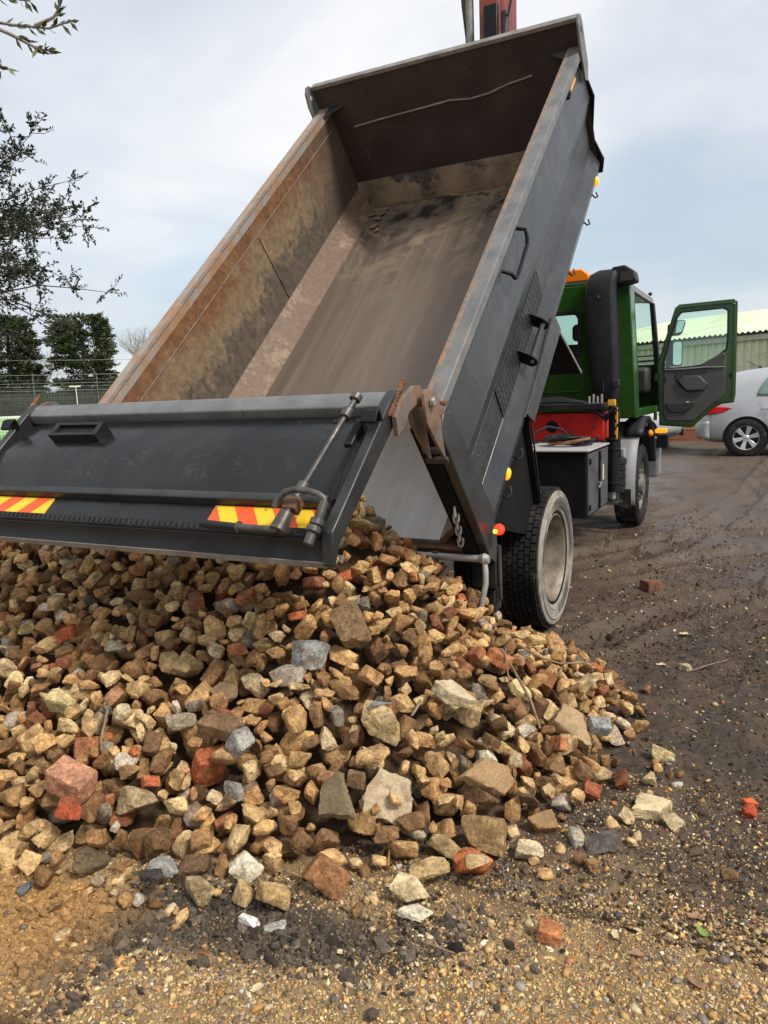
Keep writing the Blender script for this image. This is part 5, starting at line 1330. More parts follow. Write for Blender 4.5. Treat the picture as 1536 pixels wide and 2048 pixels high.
# ---- crane: red base beam across the chassis, stabiliser leg, column and boom
m = MB(); m.box((-.85, 2.58, 1.12), (1.0, 2.95, 1.40)); cr = m.build('crane', 'red_paint', truck, 0.012, label='red crane base beam across the chassis')
def cpart(m, n, mat, bev=0.0, **kw): return m.build(n, mat, cr, bev, **kw)
m = MB(); m.lathe([(0, .002), (.062, .002), (.062, 0)], (.48, 2.578, 1.265), (0, -1, 0), 24); cpart(m, 'lightening_hole', 'black_paint')
for x, z in ((.68, 1.34), (.68, 1.22), (.9, 1.34), (.9, 1.26), (.94, 1.16), (.2, 1.34), (.2, 1.2)):
    m = MB(); m.lathe([(0, .016), (.014, .014), (.016, 0)], (x, 2.578, z), (0, -1, 0), 8); cpart(m, 'bolt', 'rust_dark')
m = MB(); m.box((.62, 2.565, 1.13), (.632, 2.579, 1.39)); cpart(m, 'stiffener', 'red_paint')
m = MB(); m.box((-.8, 2.50, 1.43), (1.0, 3.0, 1.49)); cpart(m, 'top_plate', 'black_dirty', 0.006)
m = MB(); m.tube([(1.075, 2.66, .60), (1.075, 2.66, 1.12)], .062, 20); cpart(m, 'stabiliser_leg', 'black_paint', 0.004)
m = MB(); m.tube([(1.075, 2.66, 1.12), (1.075, 2.66, 1.46)], .045, 18); cpart(m, 'leg_cylinder', 'black_paint', 0.003)
for z in (.68, 1.02, 1.12): m = MB(); m.tube([(1.075, 2.66, z), (1.075, 2.66, z + .025)], .072, 20); cpart(m, 'leg_band', 'black_paint', 0.003)
m = MB(); m.tube([(1.075, 2.66, .53), (1.075, 2.66, .60)], .030, 14); cpart(m, 'leg_rod', 'bare_metal')
m = MB(); m.lathe([(0, .03), (.05, .03), (.095, .008), (.10, 0), (0, 0)], (1.075, 2.66, .50), (0, 0, 1), 24); cpart(m, 'foot_plate', 'black_paint')
m = MB(); m.box((1.10, 2.600, 1.13), (1.122, 2.64, 1.44)); cpart(m, 'warning_label', 'label_yellow', 0.003)
for k in range(4):
    m = MB(); m.box((1.101, 2.5975, 1.15 + k * .075), (1.117, 2.5995, 1.175 + k * .075)); cpart(m, 'label_print', 'black_paint')
m = MB(); m.box((1.03, 2.60, 1.46), (1.10, 2.66, 1.52)); cpart(m, 'leg_cap', 'label_yellow', 0.004)
for k in range(5):
    y = 2.55 + .03 * k; m = MB()
    m.tube([(.15, y, 1.50 + .01 * k), (.55, y, 1.515 + .01 * k), (.80, y - .02, 1.50), (.92, y - .03, 1.42 - .01 * k), (1.0, y - .02, 1.36 - .015 * k), (1.06, y - .02, 1.40), (1.09, y - .02, 1.46)], .011, 8); cpart(m, 'hydraulic_hose', 'black_plastic')
m = MB(); m.tube([(1.09, 2.60, 1.46), (1.14, 2.585, 1.40), (1.145, 2.58, 1.30), (1.10, 2.59, 1.22)], .009, 8); cpart(m, 'hydraulic_hose', 'black_plastic')
for k in range(4):
    m = MB(); m.tube([(.86 + .04 * k, 2.56, 1.42), (.86 + .04 * k, 2.56, 1.56 + .02 * (k % 2))], .012, 8); cpart(m, 'valve_spool', 'bare_metal')
m = MB(); m.box((.83, 2.52, 1.40), (1.02, 2.62, 1.47)); cpart(m, 'valve_block', 'black_dirty', 0.004)
m = MB(); m.box((-.28, 2.55, 1.42), (.12, 2.95, 4.3)); cpart(m, 'column', 'crane_red', 0.02)
m = MB(); m.prism([(-.235, 2.58), (-.05, 2.58), (.045, 2.66), (.045, 2.92), (-.235, 2.92)], 4.3, 7.4, lambda a, b, t: (a, b, t)); cpart(m, 'boom', 'crane_red', 0.012)
m = MB(); m.tube([(-.345, 2.62, 4.2), (-.36, 2.62, 7.4)], .045, 16); cpart(m, 'boom_cylinder', 'edge_metal')
m = MB(); m.box((-.17, 2.52, 4.3), (-.03, 2.578, 5.35)); cpart(m, 'boom_knuckle', 'black_paint', 0.01)
m = MB(); m.box((-.005, 2.60, 4.3), (.035, 2.655, 5.30)); cpart(m, 'boom_cheek', 'beam_paint', 0.005)
m = MB(); m.tube([(-.42, 2.60, 7.4), (-.43, 2.60, 6.0), (-.405, 2.60, 5.45), (-.37, 2.60, 5.15), (-.35, 2.62, 4.9)], .020, 8); cpart(m, 'boom_hose', 'black_plastic')
m = MB(); m.tube([(.075, 2.60, 7.4), (.085, 2.58, 6.2), (.095, 2.58, 5.6), (.09, 2.58, 5.35), (.06, 2.58, 5.22), (.04, 2.6, 5.25)], .011, 8); cpart(m, 'boom_hose', 'black_plastic')

# ---- cab
YR, YF, ZB, ZT = 3.40, 5.55, 1.30, 2.74
def cabx(z): return 1.175 - .085 * max(0, (z - 1.5)) / 1.25          # half width, narrowing upwards
m = MB()
wl, wr, wb, wtp = -.62, .55, 2.02, 2.44                              # rear window
nseg = 5
def rrect(x0, x1, z0, z1, r, n=5):
    P = []
    for cx, cz, a0 in ((x1 - r, z1 - r, 0), (x0 + r, z1 - r, 90), (x0 + r, z0 + r, 180), (x1 - r, z0 + r, 270)):
        for k in range(n): 
            an = R(a0 + 90 * k / (n - 1)); P.append((cx + r * math.cos(an), cz + r * math.sin(an)))
    return P
outer = rrect(-1.13, 1.13, ZB, ZT, .10)
outer = [((x / 1.13) * cabx(z), z) for x, z in outer]
inner = rrect(wl, wr, wb, wtp, .06)
m.ring(outer, inner, YR, YR + .05, lambda a, b, t: (a, t, b))
cab = m.build('cab', 'cab_green', truck, 0.012, label='dark green cab with open driver door')
def kpart(m, n, mat, bev=0.0, **kw): return m.build(n, mat, cab, bev, **kw)
m = MB(); m.ring(rrect(wl - .05, wr + .05, wb - .05, wtp + .05, .09), inner, YR - .012, YR + .0, lambda a, b, t: (a, t, b)); kpart(m, 'window_seal', 'black_plastic', 0.004)
m = MB(); m.prism(rrect(wl - .01, wr + .01, wb - .01, wtp + .01, .06), YR + .02, YR + .026, lambda a, b, t: (a, t, b)); kpart(m, 'rear_window', 'clear_glass')
m = MB(); m.ring(rrect(-.55, .62, 1.60, 1.86, .06), rrect(-.535, .605, 1.615, 1.845, .05), YR - .012, YR + .0, lambda a, b, t: (a, t, b)); kpart(m, 'pressed_rib', 'cab_green', 0.004)
# roof, left wall, floor, front
def roof(i, j):
    t = j; y = YR + .02 + (YF - .25 - YR) * t; a_ = -1 + 2 * i
    hw = cabx(ZT) - .02; x = hw * a_; z = ZT - .02 + .10 * (1 - abs(a_) ** 4) * (.35 + .65 * math.sin(math.pi * min(1, .12 + t * .88)))
    return (x, y, z)
m = MB(); m.grid(roof, 16, 10); ro = kpart(m, 'roof', 'cab_green', smooth=60)
md = ro.modifiers.new('thick', 'SOLIDIFY'); md.thickness = .04
m = MB(); m.prism([(YR + .052, ZB), (YR + .052, ZT - .02), (YF - .3, ZT - .02), (YF - .02, 2.0), (YF, 1.9), (YF, ZB)], -1.12, -1.08, lambda a, b, t: (t, a, b)); kpart(m, 'side_wall', 'cab_green', 0.01)
m = MB(); m.box((-1.07, YR + .052, ZB), (1.10, YF, ZB + .06)); kpart(m, 'floor_pan', 'black_plastic')
m = MB(); m.box((-1.07, YF - .06, ZB + .062), (1.12, YF, 1.92)); kpart(m, 'front_panel', 'cab_green', 0.02)
m = MB(); m.add([(-1.05, YF - .03, 1.93), (1.08, YF - .03, 1.93), (1.04, YF - .30, 2.70), (-1.03, YF - .30, 2.70), (-1.05, YF - .036, 1.93), (1.08, YF - .036, 1.93), (1.04, YF - .306, 2.70), (-1.03, YF - .306, 2.70)], [(0, 1, 2, 3), (7, 6, 5, 4), (0, 4, 5, 1), (1, 5, 6, 2), (2, 6, 7, 3), (3, 7, 4, 0)]); kpart(m, 'windscreen', 'clear_glass')
# right side: rear pillar, sill, front pillar, drip rail
m = MB(); m.prism([(YR + .04, ZB), (YR + .04, ZT - .05), (YR + .30, ZT - .03), (YR + .28, 2.0), (YR + .26, ZB)], 0, 1, lambda a, b, t: (cabx(b) - .05 * (1 - t) - .002, a, b)); kpart(m, 'rear_pillar', 'cab_green', 0.012)
m = MB(); m.prism([(YR + .28, ZB), (YR + .30, 2.0), (YR + .32, ZT - .06), (YR + .36, ZT - .06), (YR + .34, 2.0), (YR + .32, ZB)], 0, 1, lambda a, b, t: (cabx(b) - .05 * (1 - t) - .012, a, b)); kpart(m, 'door_seal', 'black_plastic', 0.004)
m = MB(); m.prism([(YF - .32, ZT - .06), (YF - .25, ZT - .06), (YF - .02, 1.95), (YF - .02, ZB), (YF - .22, ZB), (YF - .20, 1.9)], 0, 1, lambda a, b, t: (cabx(b) - .06 * (1 - t) - .002, a, b)); kpart(m, 'front_pillar', 'black_plastic', 0.01)
m = MB(); m.box((1.03, YR + .28, ZB), (1.15, YF - .2, ZB + .09)); kpart(m, 'sill', 'cab_green', 0.01)
m = MB(); m.bar((1.045, YR + .1, ZT - .03), (1.045, YF - .28, ZT - .03), .05, .07); kpart(m, 'roof_rail', 'grey_plastic', 0.01)
m = MB(); m.lathe([(0, .04), (.02, .036), (.024, 0)], (1.065, YF - .55, ZT + .01), (.6, 0, 1), 10); kpart(m, 'roof_knob', 'black_plastic')  # small black knob at the roof edge, gives no light
# seats and dash
for x in (.55, -.55):
    m = MB(); m.box((x - .24, YR + .35, ZB + .25), (x + .24, YR + .95, ZB + .42)); st_ = kpart(m, 'seat', 'trim_dark', 0.05, seg=3)
    m = MB(); m.box((x - .24, YR + .26, ZB + .42), (x + .24, YR + .40, 2.14)); kpart(m, 'seat_back', 'trim_dark', 0.05, seg=3)
    m = MB(); m.box((x - .13, YR + .25, 2.17), (x + .13, YR + .35, 2.36)); kpart(m, 'headrest', 'trim_plastic', 0.05, seg=3)
m = MB(); m.box((-1.05, YF - .5, 1.55), (1.06, YF - .07, 1.88)); kpart(m, 'dashboard', 'trim_dark', 0.05)
m = MB()
pts = [(.55 + .22 * math.cos(2 * math.pi * k / 24), YF - .62 + .08 * math.sin(2 * math.pi * k / 24), 1.92 + .17 * math.sin(2 * math.pi * k / 24)) for k in range(25)]
m.tube(pts, .015, 8, caps=False); kpart(m, 'steering_wheel', 'trim_dark')
# air intake on the cab back
m = MB()
sec = []
for z, x0, x1, y0 in ((1.50, .745, 1.00, 3.26), (1.75, .735, 1.01, 3.22), (2.1, .70, 1.00, 3.20), (2.4, .668, .985, 3.20), (2.62, .655, .975, 3.20), (2.74, .665, .985, 3.21), (2.82, .70, 1.0, 3.24), (2.865, .78, 1.02, 3.29)):
    ch = .045
    sec.append([(x0 + ch, y0, z), (x1 - ch, y0, z), (x1, y0 + ch, z), (x1, YR - .012, z), (x0, YR - .012, z), (x0, y0 + ch, z)])
vs = [p for s_ in sec for p in s_]; fs = [(i * 6 + k, i * 6 + (k + 1) % 6, i * 6 + 6 + (k + 1) % 6, i * 6 + 6 + k) for i in range(len(sec) - 1) for k in range(6)]
fs += [tuple(range(5, -1, -1)), tuple(range((len(sec) - 1) * 6, len(sec) * 6))]
m.add(vs, fs); sn = kpart(m, 'air_intake', 'black_plastic', 0.015, smooth=50, seg=3)
m = MB(); m.prism([(.93, 2.70), (.93, 2.88), (1.06, 2.89), (1.15, 2.83), (1.17, 2.73), (1.05, 2.70)], 3.27, 3.55, lambda a, b, t: (a, t, b)); kpart(m, 'intake_mouth', 'black_plastic', 0.015)
m = MB(); m.box((1.02, 3.262, 2.73), (1.145, 3.268, 2.82)); kpart(m, 'intake_grille', 'trim_dark')
m = MB(); m.lathe([(0, .0), (.03, .001), (.034, .006), (.036, 0)], (.83, 3.199, 2.60), (0, -1, 0), 18); kpart(m, 'intake_cap', 'trim_dark')
m = MB(); m.box((.955, 3.22, 1.64), (1.03, 3.26, 1.72)); kpart(m, 'intake_clip', 'trim_dark', 0.01)
m = MB(); m.tube([(.82, 3.26, 2.4), (.85, 3.215, 2.0), (.86, 3.235, 1.6)], .008, 6); kpart(m, 'intake_rib', 'black_plastic')
# beacon bar
m = MB(); m.prism([(.10, 2.80), (.10, 2.88), (.14, 2.935), (.56, 2.935), (.64, 2.87), (.64, 2.80)], 3.52, 3.78, lambda a, b, t: (a, t, b)); kpart(m, 'beacon', 'beacon_orange', 0.015)
m = MB(); m.box((.08, 3.50, 2.755), (.66, 3.80, 2.80)); kpart(m, 'beacon_base', 'black_plastic', 0.008)
# wheel arch behind the front wheel and its black top lip
def arch(i, j):
    an = R(70 + 122 * j); r_ = .64; return (.74 + .42 * i, 4.15 + r_ * math.cos(an), .49 + r_ * math.sin(an) * 1.12)
m = MB(); m.grid(arch, 4, 18); ar = m.build('wheel_arch', 'grey_plastic', truck, smooth=60)
md = ar.modifiers.new('thick', 'SOLIDIFY'); md.thickness = .03; md.offset = 1
m = MB(); m.box((.86, 3.44, .50), (1.06, 3.50, .98)); m.build('arch_panel', 'grey_plastic', ar, 0.02)
def lip(i, j):
    an = R(15 + 115 * j); r_ = .64; return (1.0 + .20 * i, 4.15 + r_ * math.cos(an) * 1.02, .52 + r_ * math.sin(an) * 1.14)
m = MB(); m.grid(lip, 3, 18); lo = m.build('arch_lip', 'black_plastic', ar, smooth=60)
md = lo.modifiers.new('thick', 'SOLIDIFY'); md.thickness = .05; md.offset = 1
m = MB(); m.box((1.0, 3.48, .30), (1.12, 3.50, .52)); m.build('mud_flap', 'rubber', ar)
m = MB(); m.box((1.10, 4.42, 1.04), (1.18, 4.52, 1.12)); m.build('lamp_stalk', 'black_plastic', ar, 0.01)
m = MB(); m.lathe([(0, .03), (.025, .026), (.04, .01), (.043, 0)], (1.18, 4.45, 1.08), (1, -.35, 0), 16); m.build('side_indicator', 'amber_lens', ar)
# canister between leg and arch
m = MB(); m.lathe([(0, 0), (.09, 0), (.10, .03), (.10, .30), (.11, .31), (.11, .36), (.06, .39), (0, .39)], (1.0, 3.24, .52), (0, 0, 1), 22); cn = m.build('air_dryer', 'black_dirty', truck)
for z in (.60, .68, .76, .84): m = MB(); m.lathe([(.101, 0), (.106, .005), (.106, .015), (.101, .02)], (1.0, 3.24, z), (0, 0, 1), 22); m.build('rib', 'black_paint', cn)
m = MB(); m.tube([(1.05, 3.18, .90), (1.06, 3.10, 1.0), (1.08, 2.95, 1.12), (1.07, 2.8, 1.2)], .014, 8); m.build('hose', 'black_plastic', cn)
m = MB(); m.box((.5, 3.0, .45), (.95, 3.45, .95)); m.build('battery_box', 'black_dirty', truck, 0.01)
# front corner lamp, step and bumper
m = MB(); m.box((-1.12, YF - .02, .42), (1.14, YF + .28, .95)); bmp = m.build('front_bumper', 'grey_plastic', truck, 0.04)
m = MB(); m.box((1.10, 5.46, 1.02), (1.24, 5.60, 1.075)); fl = m.build('corner_lamp', 'amber_lit', truck, 0.012)
m = MB(); m.box((1.12, 5.48, .82), (1.26, 5.62, 1.00)); m.build('lamp_housing', 'black_plastic', fl, 0.015)

# ---- open driver door: hinged at the front, standing out square from the cab
DY = 5.22; HX_ = 1.15
dirv = Vector((math.cos(R(4)), math.sin(R(4)), 0)); nrm = Vector((-dirv.y, dirv.x, 0))
def df(a, b, t):
    v = Vector((HX_, DY, 0)) + dirv * a + nrm * t
    return (v.x, v.y, b)
outl = [(.02, 1.42), (-.01, 1.90), (.10, 2.28), (.19, 2.595), (.24, 2.635), (.86, 2.652), (.905, 2.62), (.91, 2.2), (.915, 1.50), (.90, 1.40), (.76, 1.385), (.66, 1.33), (.44, 1.11), (.40, 1.10), (.03, 1.13)]
hole = [(.085, 1.86), (.085, 1.95), (.16, 2.25), (.225, 2.47), (.27, 2.53), (.74, 2.545), (.79, 2.52), (.795, 2.2), (.785, 2.06), (.70, 1.99), (.58, 1.92), (.52, 1.885), (.40, 1.87), (.30, 1.865), (.15, 1.86)]
m = MB(); m.ring(outl, hole, 0, .055, df); door = m.build('door', 'cab_green', truck, 0.012, label='open green driver door with dark grey inner trim')
def dpart(m, n, mat, bev=0.0, **kw): return m.build(n, mat, door, bev, **kw)
rim_o = [(a + (.455 - a) * .05, b + (1.9 - b) * .04) for a, b in outl]; rim_i = [(a + (.455 - a) * .085, b + (1.9 - b) * .068) for a, b in outl]
m = MB(); m.ring(rim_o, rim_i, -.014, -.001, df); dpart(m, 'door_bead', 'cab_green', 0.004)
sl_i = hole; sl_o = [(a + (a - .45) * .07, b + (b - 2.2) * .05) for a, b in hole]
m = MB(); m.ring(sl_o, sl_i, -.012, -.001, df); dpart(m, 'window_seal', 'black_plastic', 0.003)
m = MB(); m.prism(hole, .025, .030, df); dpart(m, 'door_glass', 'clear_glass')
trim = [(.075, 1.855), (.14, 1.84), (.30, 1.85), (.52, 1.862), (.56, 1.90), (.68, 1.975), (.76, 2.015), (.79, 2.0), (.79, 1.53), (.75, 1.45), (.62, 1.36), (.46, 1.20), (.42, 1.185), (.16, 1.185), (.11, 1.21), (.075, 1.27)]
m = MB(); m.prism(trim, -.032, -.002, df); dpart(m, 'inner_trim', 'trim_plastic', 0.010)
m = MB(); m.prism([(.08, 1.845), (.30, 1.842), (.55, 1.853), (.785, 1.845), (.785, 1.835), (.55, 1.840), (.30, 1.828), (.10, 1.830)], -.048, -.033, df); dpart(m, 'ledge', 'grey_plastic', 0.004)
m = MB(); m.prism([(.22, 1.82), (.56, 1.83), (.60, 1.80), (.50, 1.765), (.34, 1.765), (.25, 1.70), (.215, 1.70)], -.040, -.033, df); dpart(m, 'pull_recess', 'trim_dark', 0.004)
m = MB(); m.prism([(.225, 1.70), (.30, 1.76), (.49, 1.755), (.60, 1.64), (.56, 1.555), (.36, 1.55), (.30, 1.60)], -.060, -.033, df); dpart(m, 'armrest', 'trim_dark', 0.012)
m = MB(); m.prism([(.25, 1.70), (.315, 1.745), (.485, 1.74), (.58, 1.64), (.545, 1.575), (.37, 1.57), (.315, 1.61)], -.070, -.061, df); dpart(m, 'armrest_pad', 'trim_plastic', 0.010)
m = MB(); m.prism([(.10, 1.41), (.47, 1.42), (.40, 1.33), (.34, 1.295), (.17, 1.295), (.13, 1.33)], -.055, -.033, df); dpart(m, 'pocket', 'trim_dark', 0.010)
m = MB(); m.box((0, 0, 0), (0, 0, 0)); m = MB(); m.prism([(.345, 1.425), (.385, 1.437), (.385, 1.420), (.345, 1.415)], -.062, -.056, df); dpart(m, 'paper_scrap', 'sticker')
m = MB(); m.prism([(.09, 1.76), (.11, 1.76), (.11, 1.69), (.09, 1.69)], -.045, -.033, df); dpart(m, 'latch_button', 'trim_dark', 0.004)
m = MB(); m.prism([(.835, 1.76), (.865, 1.77), (.865, 1.71), (.84, 1.70)], -.010, -.001, df); dpart(m, 'lock_striker', 'black_paint', 0.003)
for z in (1.25, 1.75): m = MB(); m.tube([df(-.02, z - .05, .03), df(-.02, z + .05, .03)], .022, 10); dpart(m, 'hinge', 'cab_green')
# mirrors on the door's outer side, seen through the glass
m = MB(); m.tube([df(.06, 1.80, .10), df(.10, 1.85, .20), df(.11, 2.4, .22), df(.17, 2.42, .08)], .014, 8); ma = dpart(m, 'mirror_arm', 'black_plastic')
m = MB(); m.prism(rrect(.10, .285, 1.88, 2.20, .035), .13, .24, df); dpart(m, 'mirror_housing', 'black_plastic', 0.015)
m = MB(); m.prism(rrect(.175, .277, 1.895, 2.185, .03), .124, .1295, df); dpart(m, 'mirror_glass', 'mirror_glass')
m = MB(); m.prism([(.13, 2.26), (.14, 2.42), (.17, 2.455), (.30, 2.455), (.315, 2.43), (.28, 2.30), (.25, 2.27)], .13, .24, df); dpart(m, 'mirror_housing', 'black_plastic', 0.015)
m = MB(); m.prism([(.20, 2.29), (.215, 2.44), (.295, 2.445), (.305, 2.43), (.275, 2.31)], .124, .1295, df); dpart(m, 'mirror_glass', 'mirror_glass')
# ------------------------------------------------------------------ background: shed, wall, fence, cars, court, trees
simple('shed_wall', (0.56, 0.565, 0.38), (0.64, 0.64, 0.45), 1.2, (0.5, 0.65), 0.0, 0.05, 30, 0.003, ((0.28, 0.28, 0.19), 2.2, 0.58, 0.75))
a = NT('shed_roof')
st_ = a.noise(0.9, 6, 0.6, 0.2, a.mapping((2.2, 0.12, 1)))
c = a.ramp(a.noise(0.7, 7, 0.6), [(0.3, (0.58, 0.62, 0.44)), (0.7, (0.70, 0.70, 0.52))])
c = a.mix(a.mapr(st_, 0.54, 0.68, 0, 0.45), c, (0.62, 0.45, 0.24))
c = a.mix(a.mapr(a.noise(1.3, 6, 0.6, 0.2, a.mapping((3.0, 0.15, 1))), 0.60, 0.7, 0, 0.6), c, (0.42, 0.48, 0.34))
a.set(c, 0.7, 0, a.bump(a.noise(30, 4), 0.1, 0.004), 0.3)
simple('shed_trim', (0.36, 0.36, 0.26), (0.44, 0.44, 0.33), 3, (0.5, 0.6), 0, 0.05, 30, 0.002)
simple('dark_gap', (0.02, 0.02, 0.018), (0.035, 0.033, 0.03), 3, (0.8, 0.9), 0, 0.05, 30, 0.002)
simple('brick', (0.26, 0.085, 0.045), (0.40, 0.15, 0.08), 2.5, (0.7, 0.9), 0, 0.3, 40, 0.004, ((0.18, 0.06, 0.04), 1.5, 0.55, 0.7))
simple('coping_brick', (0.36, 0.15, 0.075), (0.46, 0.21, 0.11), 2.5, (0.7, 0.9), 0, 0.3, 40, 0.004)
simple('mortar', (0.28, 0.22, 0.17), (0.38, 0.30, 0.24), 8, (0.8, 0.95), 0, 0.3, 40, 0.004)
simple('fence_wire', (0.26, 0.30, 0.20), (0.34, 0.38, 0.27), 8, (0.4, 0.6), 0.2, 0.0, 40, 0.002)
# the shed stands in its own frame: a runs along the wall, d away behind it
A0 = Vector((3.25, 15.1, 0)); dv = Vector((-0.76 - 2.30, 17.49 - 15.67, 0)).normalized(); nb_ = Vector((dv.y, -dv.x, 0))
if nb_.y < 0: nb_ = -nb_
def sf(a_, d, z):
    v = A0 + dv * a_ + nb_ * d
    return (v.x, v.y, z)
shed = empty('shed', 'pale green corrugated metal shed with streaked roof behind the yard', 'building', sf(0, 0, .4))
def at0(o, par):
    o.matrix_parent_inverse = par.matrix_world.inverted(); return o
bpy.context.view_layer.update()
LEN0, LEN1 = -7.0, 9.0
def spart(m, n, mat, bev=0.0, **kw):
    o = m.build(n, mat, shed, bev, **kw); o.matrix_parent_inverse = Matrix.Translation(shed.location).inverted(); return o
na = 16
for k in range(na):                                    # wall sheets, trapezoid ribs
    a0 = LEN0 + (LEN1 - LEN0) * k / na; a1 = LEN0 + (LEN1 - LEN0) * (k + 1) / na - .012
    prof = []; pitch = .2; x = a0
    while x < a1 - .001:
        for dx, d in ((0, 0), (.09, 0), (.115, -.04), (.175, -.04), (.2, 0)):
            if x + dx <= a1: prof.append((x + dx, d))
        x += pitch
    m = MB(sf); n = len(prof)
    m.add([(a_, d, .2) for a_, d in prof] + [(a_, d, 2.70) for a_, d in prof], [(i, i + 1, n + i + 1, n + i) for i in range(n - 1)])
    spart(m, 'wall_sheet', 'shed_wall', smooth=20)
m = MB(sf); m.box((LEN0, .06, .2), (LEN1, 9.0, 2.66)); spart(m, 'shed_core', 'dark_gap')
m = MB(sf); m.box((LEN0 - .1, -.10, 2.66), (LEN1 + .1, -.045, 2.80)); spart(m, 'eaves_board', 'shed_trim', 0.01)
m = MB(sf); m.box((LEN0 - .1, -.14, 2.802), (LEN1 + .1, -.02, 2.84)); spart(m, 'gutter', 'dark_gap', 0.01)
for k in range(na):
    a0 = LEN0 - .1 + (LEN1 - LEN0 + .2) * k / na; a1 = LEN0 - .1 + (LEN1 - LEN0 + .2) * (k + 1) / na - .006
    m = MB(sf); nu = 60
    def rf(i, j): 
        a_ = a0 + (a1 - a0) * i; d = -.18 + 7.2 * j
        return (a_, d, 2.86 + (d + .18) * .165 + .022 * math.cos(2 * math.pi * a_ / .15))
    m.grid(rf, nu, 2); spart(m, 'roof_sheet', 'shed_roof', smooth=60)
    m = MB(sf)
    m.grid(lambda i, j: (a0 + (a1 - a0) * i, 7.02 + 7 * j, 2.86 + 7.2 * .165 - 7 * j * .165), 4, 1); spart(m, 'roof_sheet', 'shed_roof')
m = MB(sf); m.prism([(-.18, 2.845), (7.02, 4.03), (14, 2.86)], LEN1 + .05, LEN1 + .08, lambda a_, b, t: (t, a_, b)); spart(m, 'gable_end', 'shed_wall')
m = MB(sf); m.prism([(-.18, 2.845), (7.02, 4.03), (14, 2.86)], LEN0 - .08, LEN0 - .05, lambda a_, b, t: (t, a_, b)); spart(m, 'gable_end', 'shed_wall')
# louvred vent by the cab
for k in range(9):
    m = MB(sf); z = 1.25 + k * .14
    m.prism([(-.10, z), (-.05, z + .09), (-.045, z + .085), (-.095, z - .005)], 2.75, 4.6, lambda a_, b, t: (t + 1.15, a_, b)); spart(m, 'louvre_slat', 'shed_trim')
m = MB(sf); m.box((3.85, -.048, 1.15), (5.8, -.043, 2.5)); spart(m, 'louvre_back', 'dark_gap')

# low brick wall with a weldmesh fence on it
W0 = Vector((3.6, 13.15, 0)); W1 = Vector((-4.2, 12.75, 0)); wd = (W1 - W0).normalized(); wnrm = Vector((wd.y, -wd.x, 0)); wlen = (W1 - W0).length
if wnrm.y > 0: wnrm = -wnrm
def wf(a_, d, z):
    v = W0 + wd * a_ + wnrm * d
    return (v.x, v.y, z)
ang = math.atan2(wd.y, wd.x)
bw = empty('brick_wall', 'low red brick wall behind the parked cars', 'wall', wf(0, 0, .36))
def wpart(m, n, mat, par, bev=0.0):
    o = m.build(n, mat, par, bev); o.matrix_parent_inverse = Matrix.Translation(par.location).inverted(); return o
m = MB(wf); m.box((0, -.10, .20), (wlen, -.006, .62)); wpart(m, 'mortar_bed', 'mortar', bw)
bm_ = MB(); bm_.box((-.1035, -.0, -.031), (.1035, .10, .031)); brick_me = mesh_only(bm_, 'brick', 'brick')
bm_ = MB(); bm_.box((-.050, -.01, -.045), (.050, .12, .045)); cop_me = mesh_only(bm_, 'brick', 'coping_brick')
rg = random.Random(11)
def put_brick(me, a_, z, d=0.0):
    o = bpy.data.objects.new('brick', me); COL.objects.link(o); o.parent = bw
    v = Vector(wf(a_, d, z)) - bw.location; o.location = v
    o.rotation_euler = (rg.uniform(-.01, .01), 0, ang + math.pi + rg.uniform(-.008, .008))
for row in range(4):
    z = .395 + row * .072
    a_ = .11 + (.108 if row % 2 else 0)
    while a_ < 4.6:
        put_brick(brick_me, a_, z, rg.uniform(-.003, .003)); a_ += .217
a_ = .06
while a_ < 4.6: put_brick(cop_me, a_, .70, 0); a_ += .109
fe = empty('weldmesh_fence', 'pale green weldmesh fence standing on the low brick wall', 'fence', wf(0, -.16, .5))
for k in range(5):
    m = MB(wf); m.box((.1 + k * 1.8, -.19, .55), (.16 + k * 1.8, -.13, 2.05)); wpart(m, 'post', 'fence_wire', fe, 0.004)
m = MB(wf)
n = int(wlen / .05)
for k in range(n): m.add([(k * .05, -.125, .74), (k * .05 + .005, -.125, .74), (k * .05 + .005, -.125, 2.0), (k * .05, -.125, 2.0), (k * .05 + .0025, -.12, .74), (k * .05 + .0025, -.12, 2.0)], [(0, 1, 2, 3), (0, 4, 5, 3), (4, 1, 2, 5)])
z = .78
while z < 2.0: m.bar((0, -.118, z), (wlen, -.118, z), .006, .006); z += .10
tag(wpart(m, 'wire_mesh', 'fence_wire', fe), kind='stuff')

# ------------------------------------------------------------------ parked cars
simple('car_silver', (0.46, 0.47, 0.48), (0.50, 0.51, 0.52), 1.5, (0.22, 0.3), 0.35, 0.0, 60, 0.001)
simple('car_white', (0.68, 0.69, 0.68), (0.74, 0.75, 0.74), 1.5, (0.2, 0.3), 0.0, 0.0, 60, 0.001)
simple('car_dark', (0.012, 0.012, 0.013), (0.02, 0.02, 0.02), 3, (0.5, 0.7), 0, 0.05, 60, 0.001)
simple('car_bumper', (0.30, 0.305, 0.31), (0.36, 0.365, 0.37), 2, (0.3, 0.4), 0.2, 0.0, 60, 0.001)
simple('alloy', (0.62, 0.62, 0.61), (0.72, 0.72, 0.71), 4, (0.25, 0.35), 0.6, 0.0, 60, 0.001)
a = NT('car_glass'); a.set((0.16, 0.24, 0.21), 0.04, 0.0, None, 0.9)
a = NT('head_glass'); a.set((0.7, 0.72, 0.72), 0.08, 0.3)
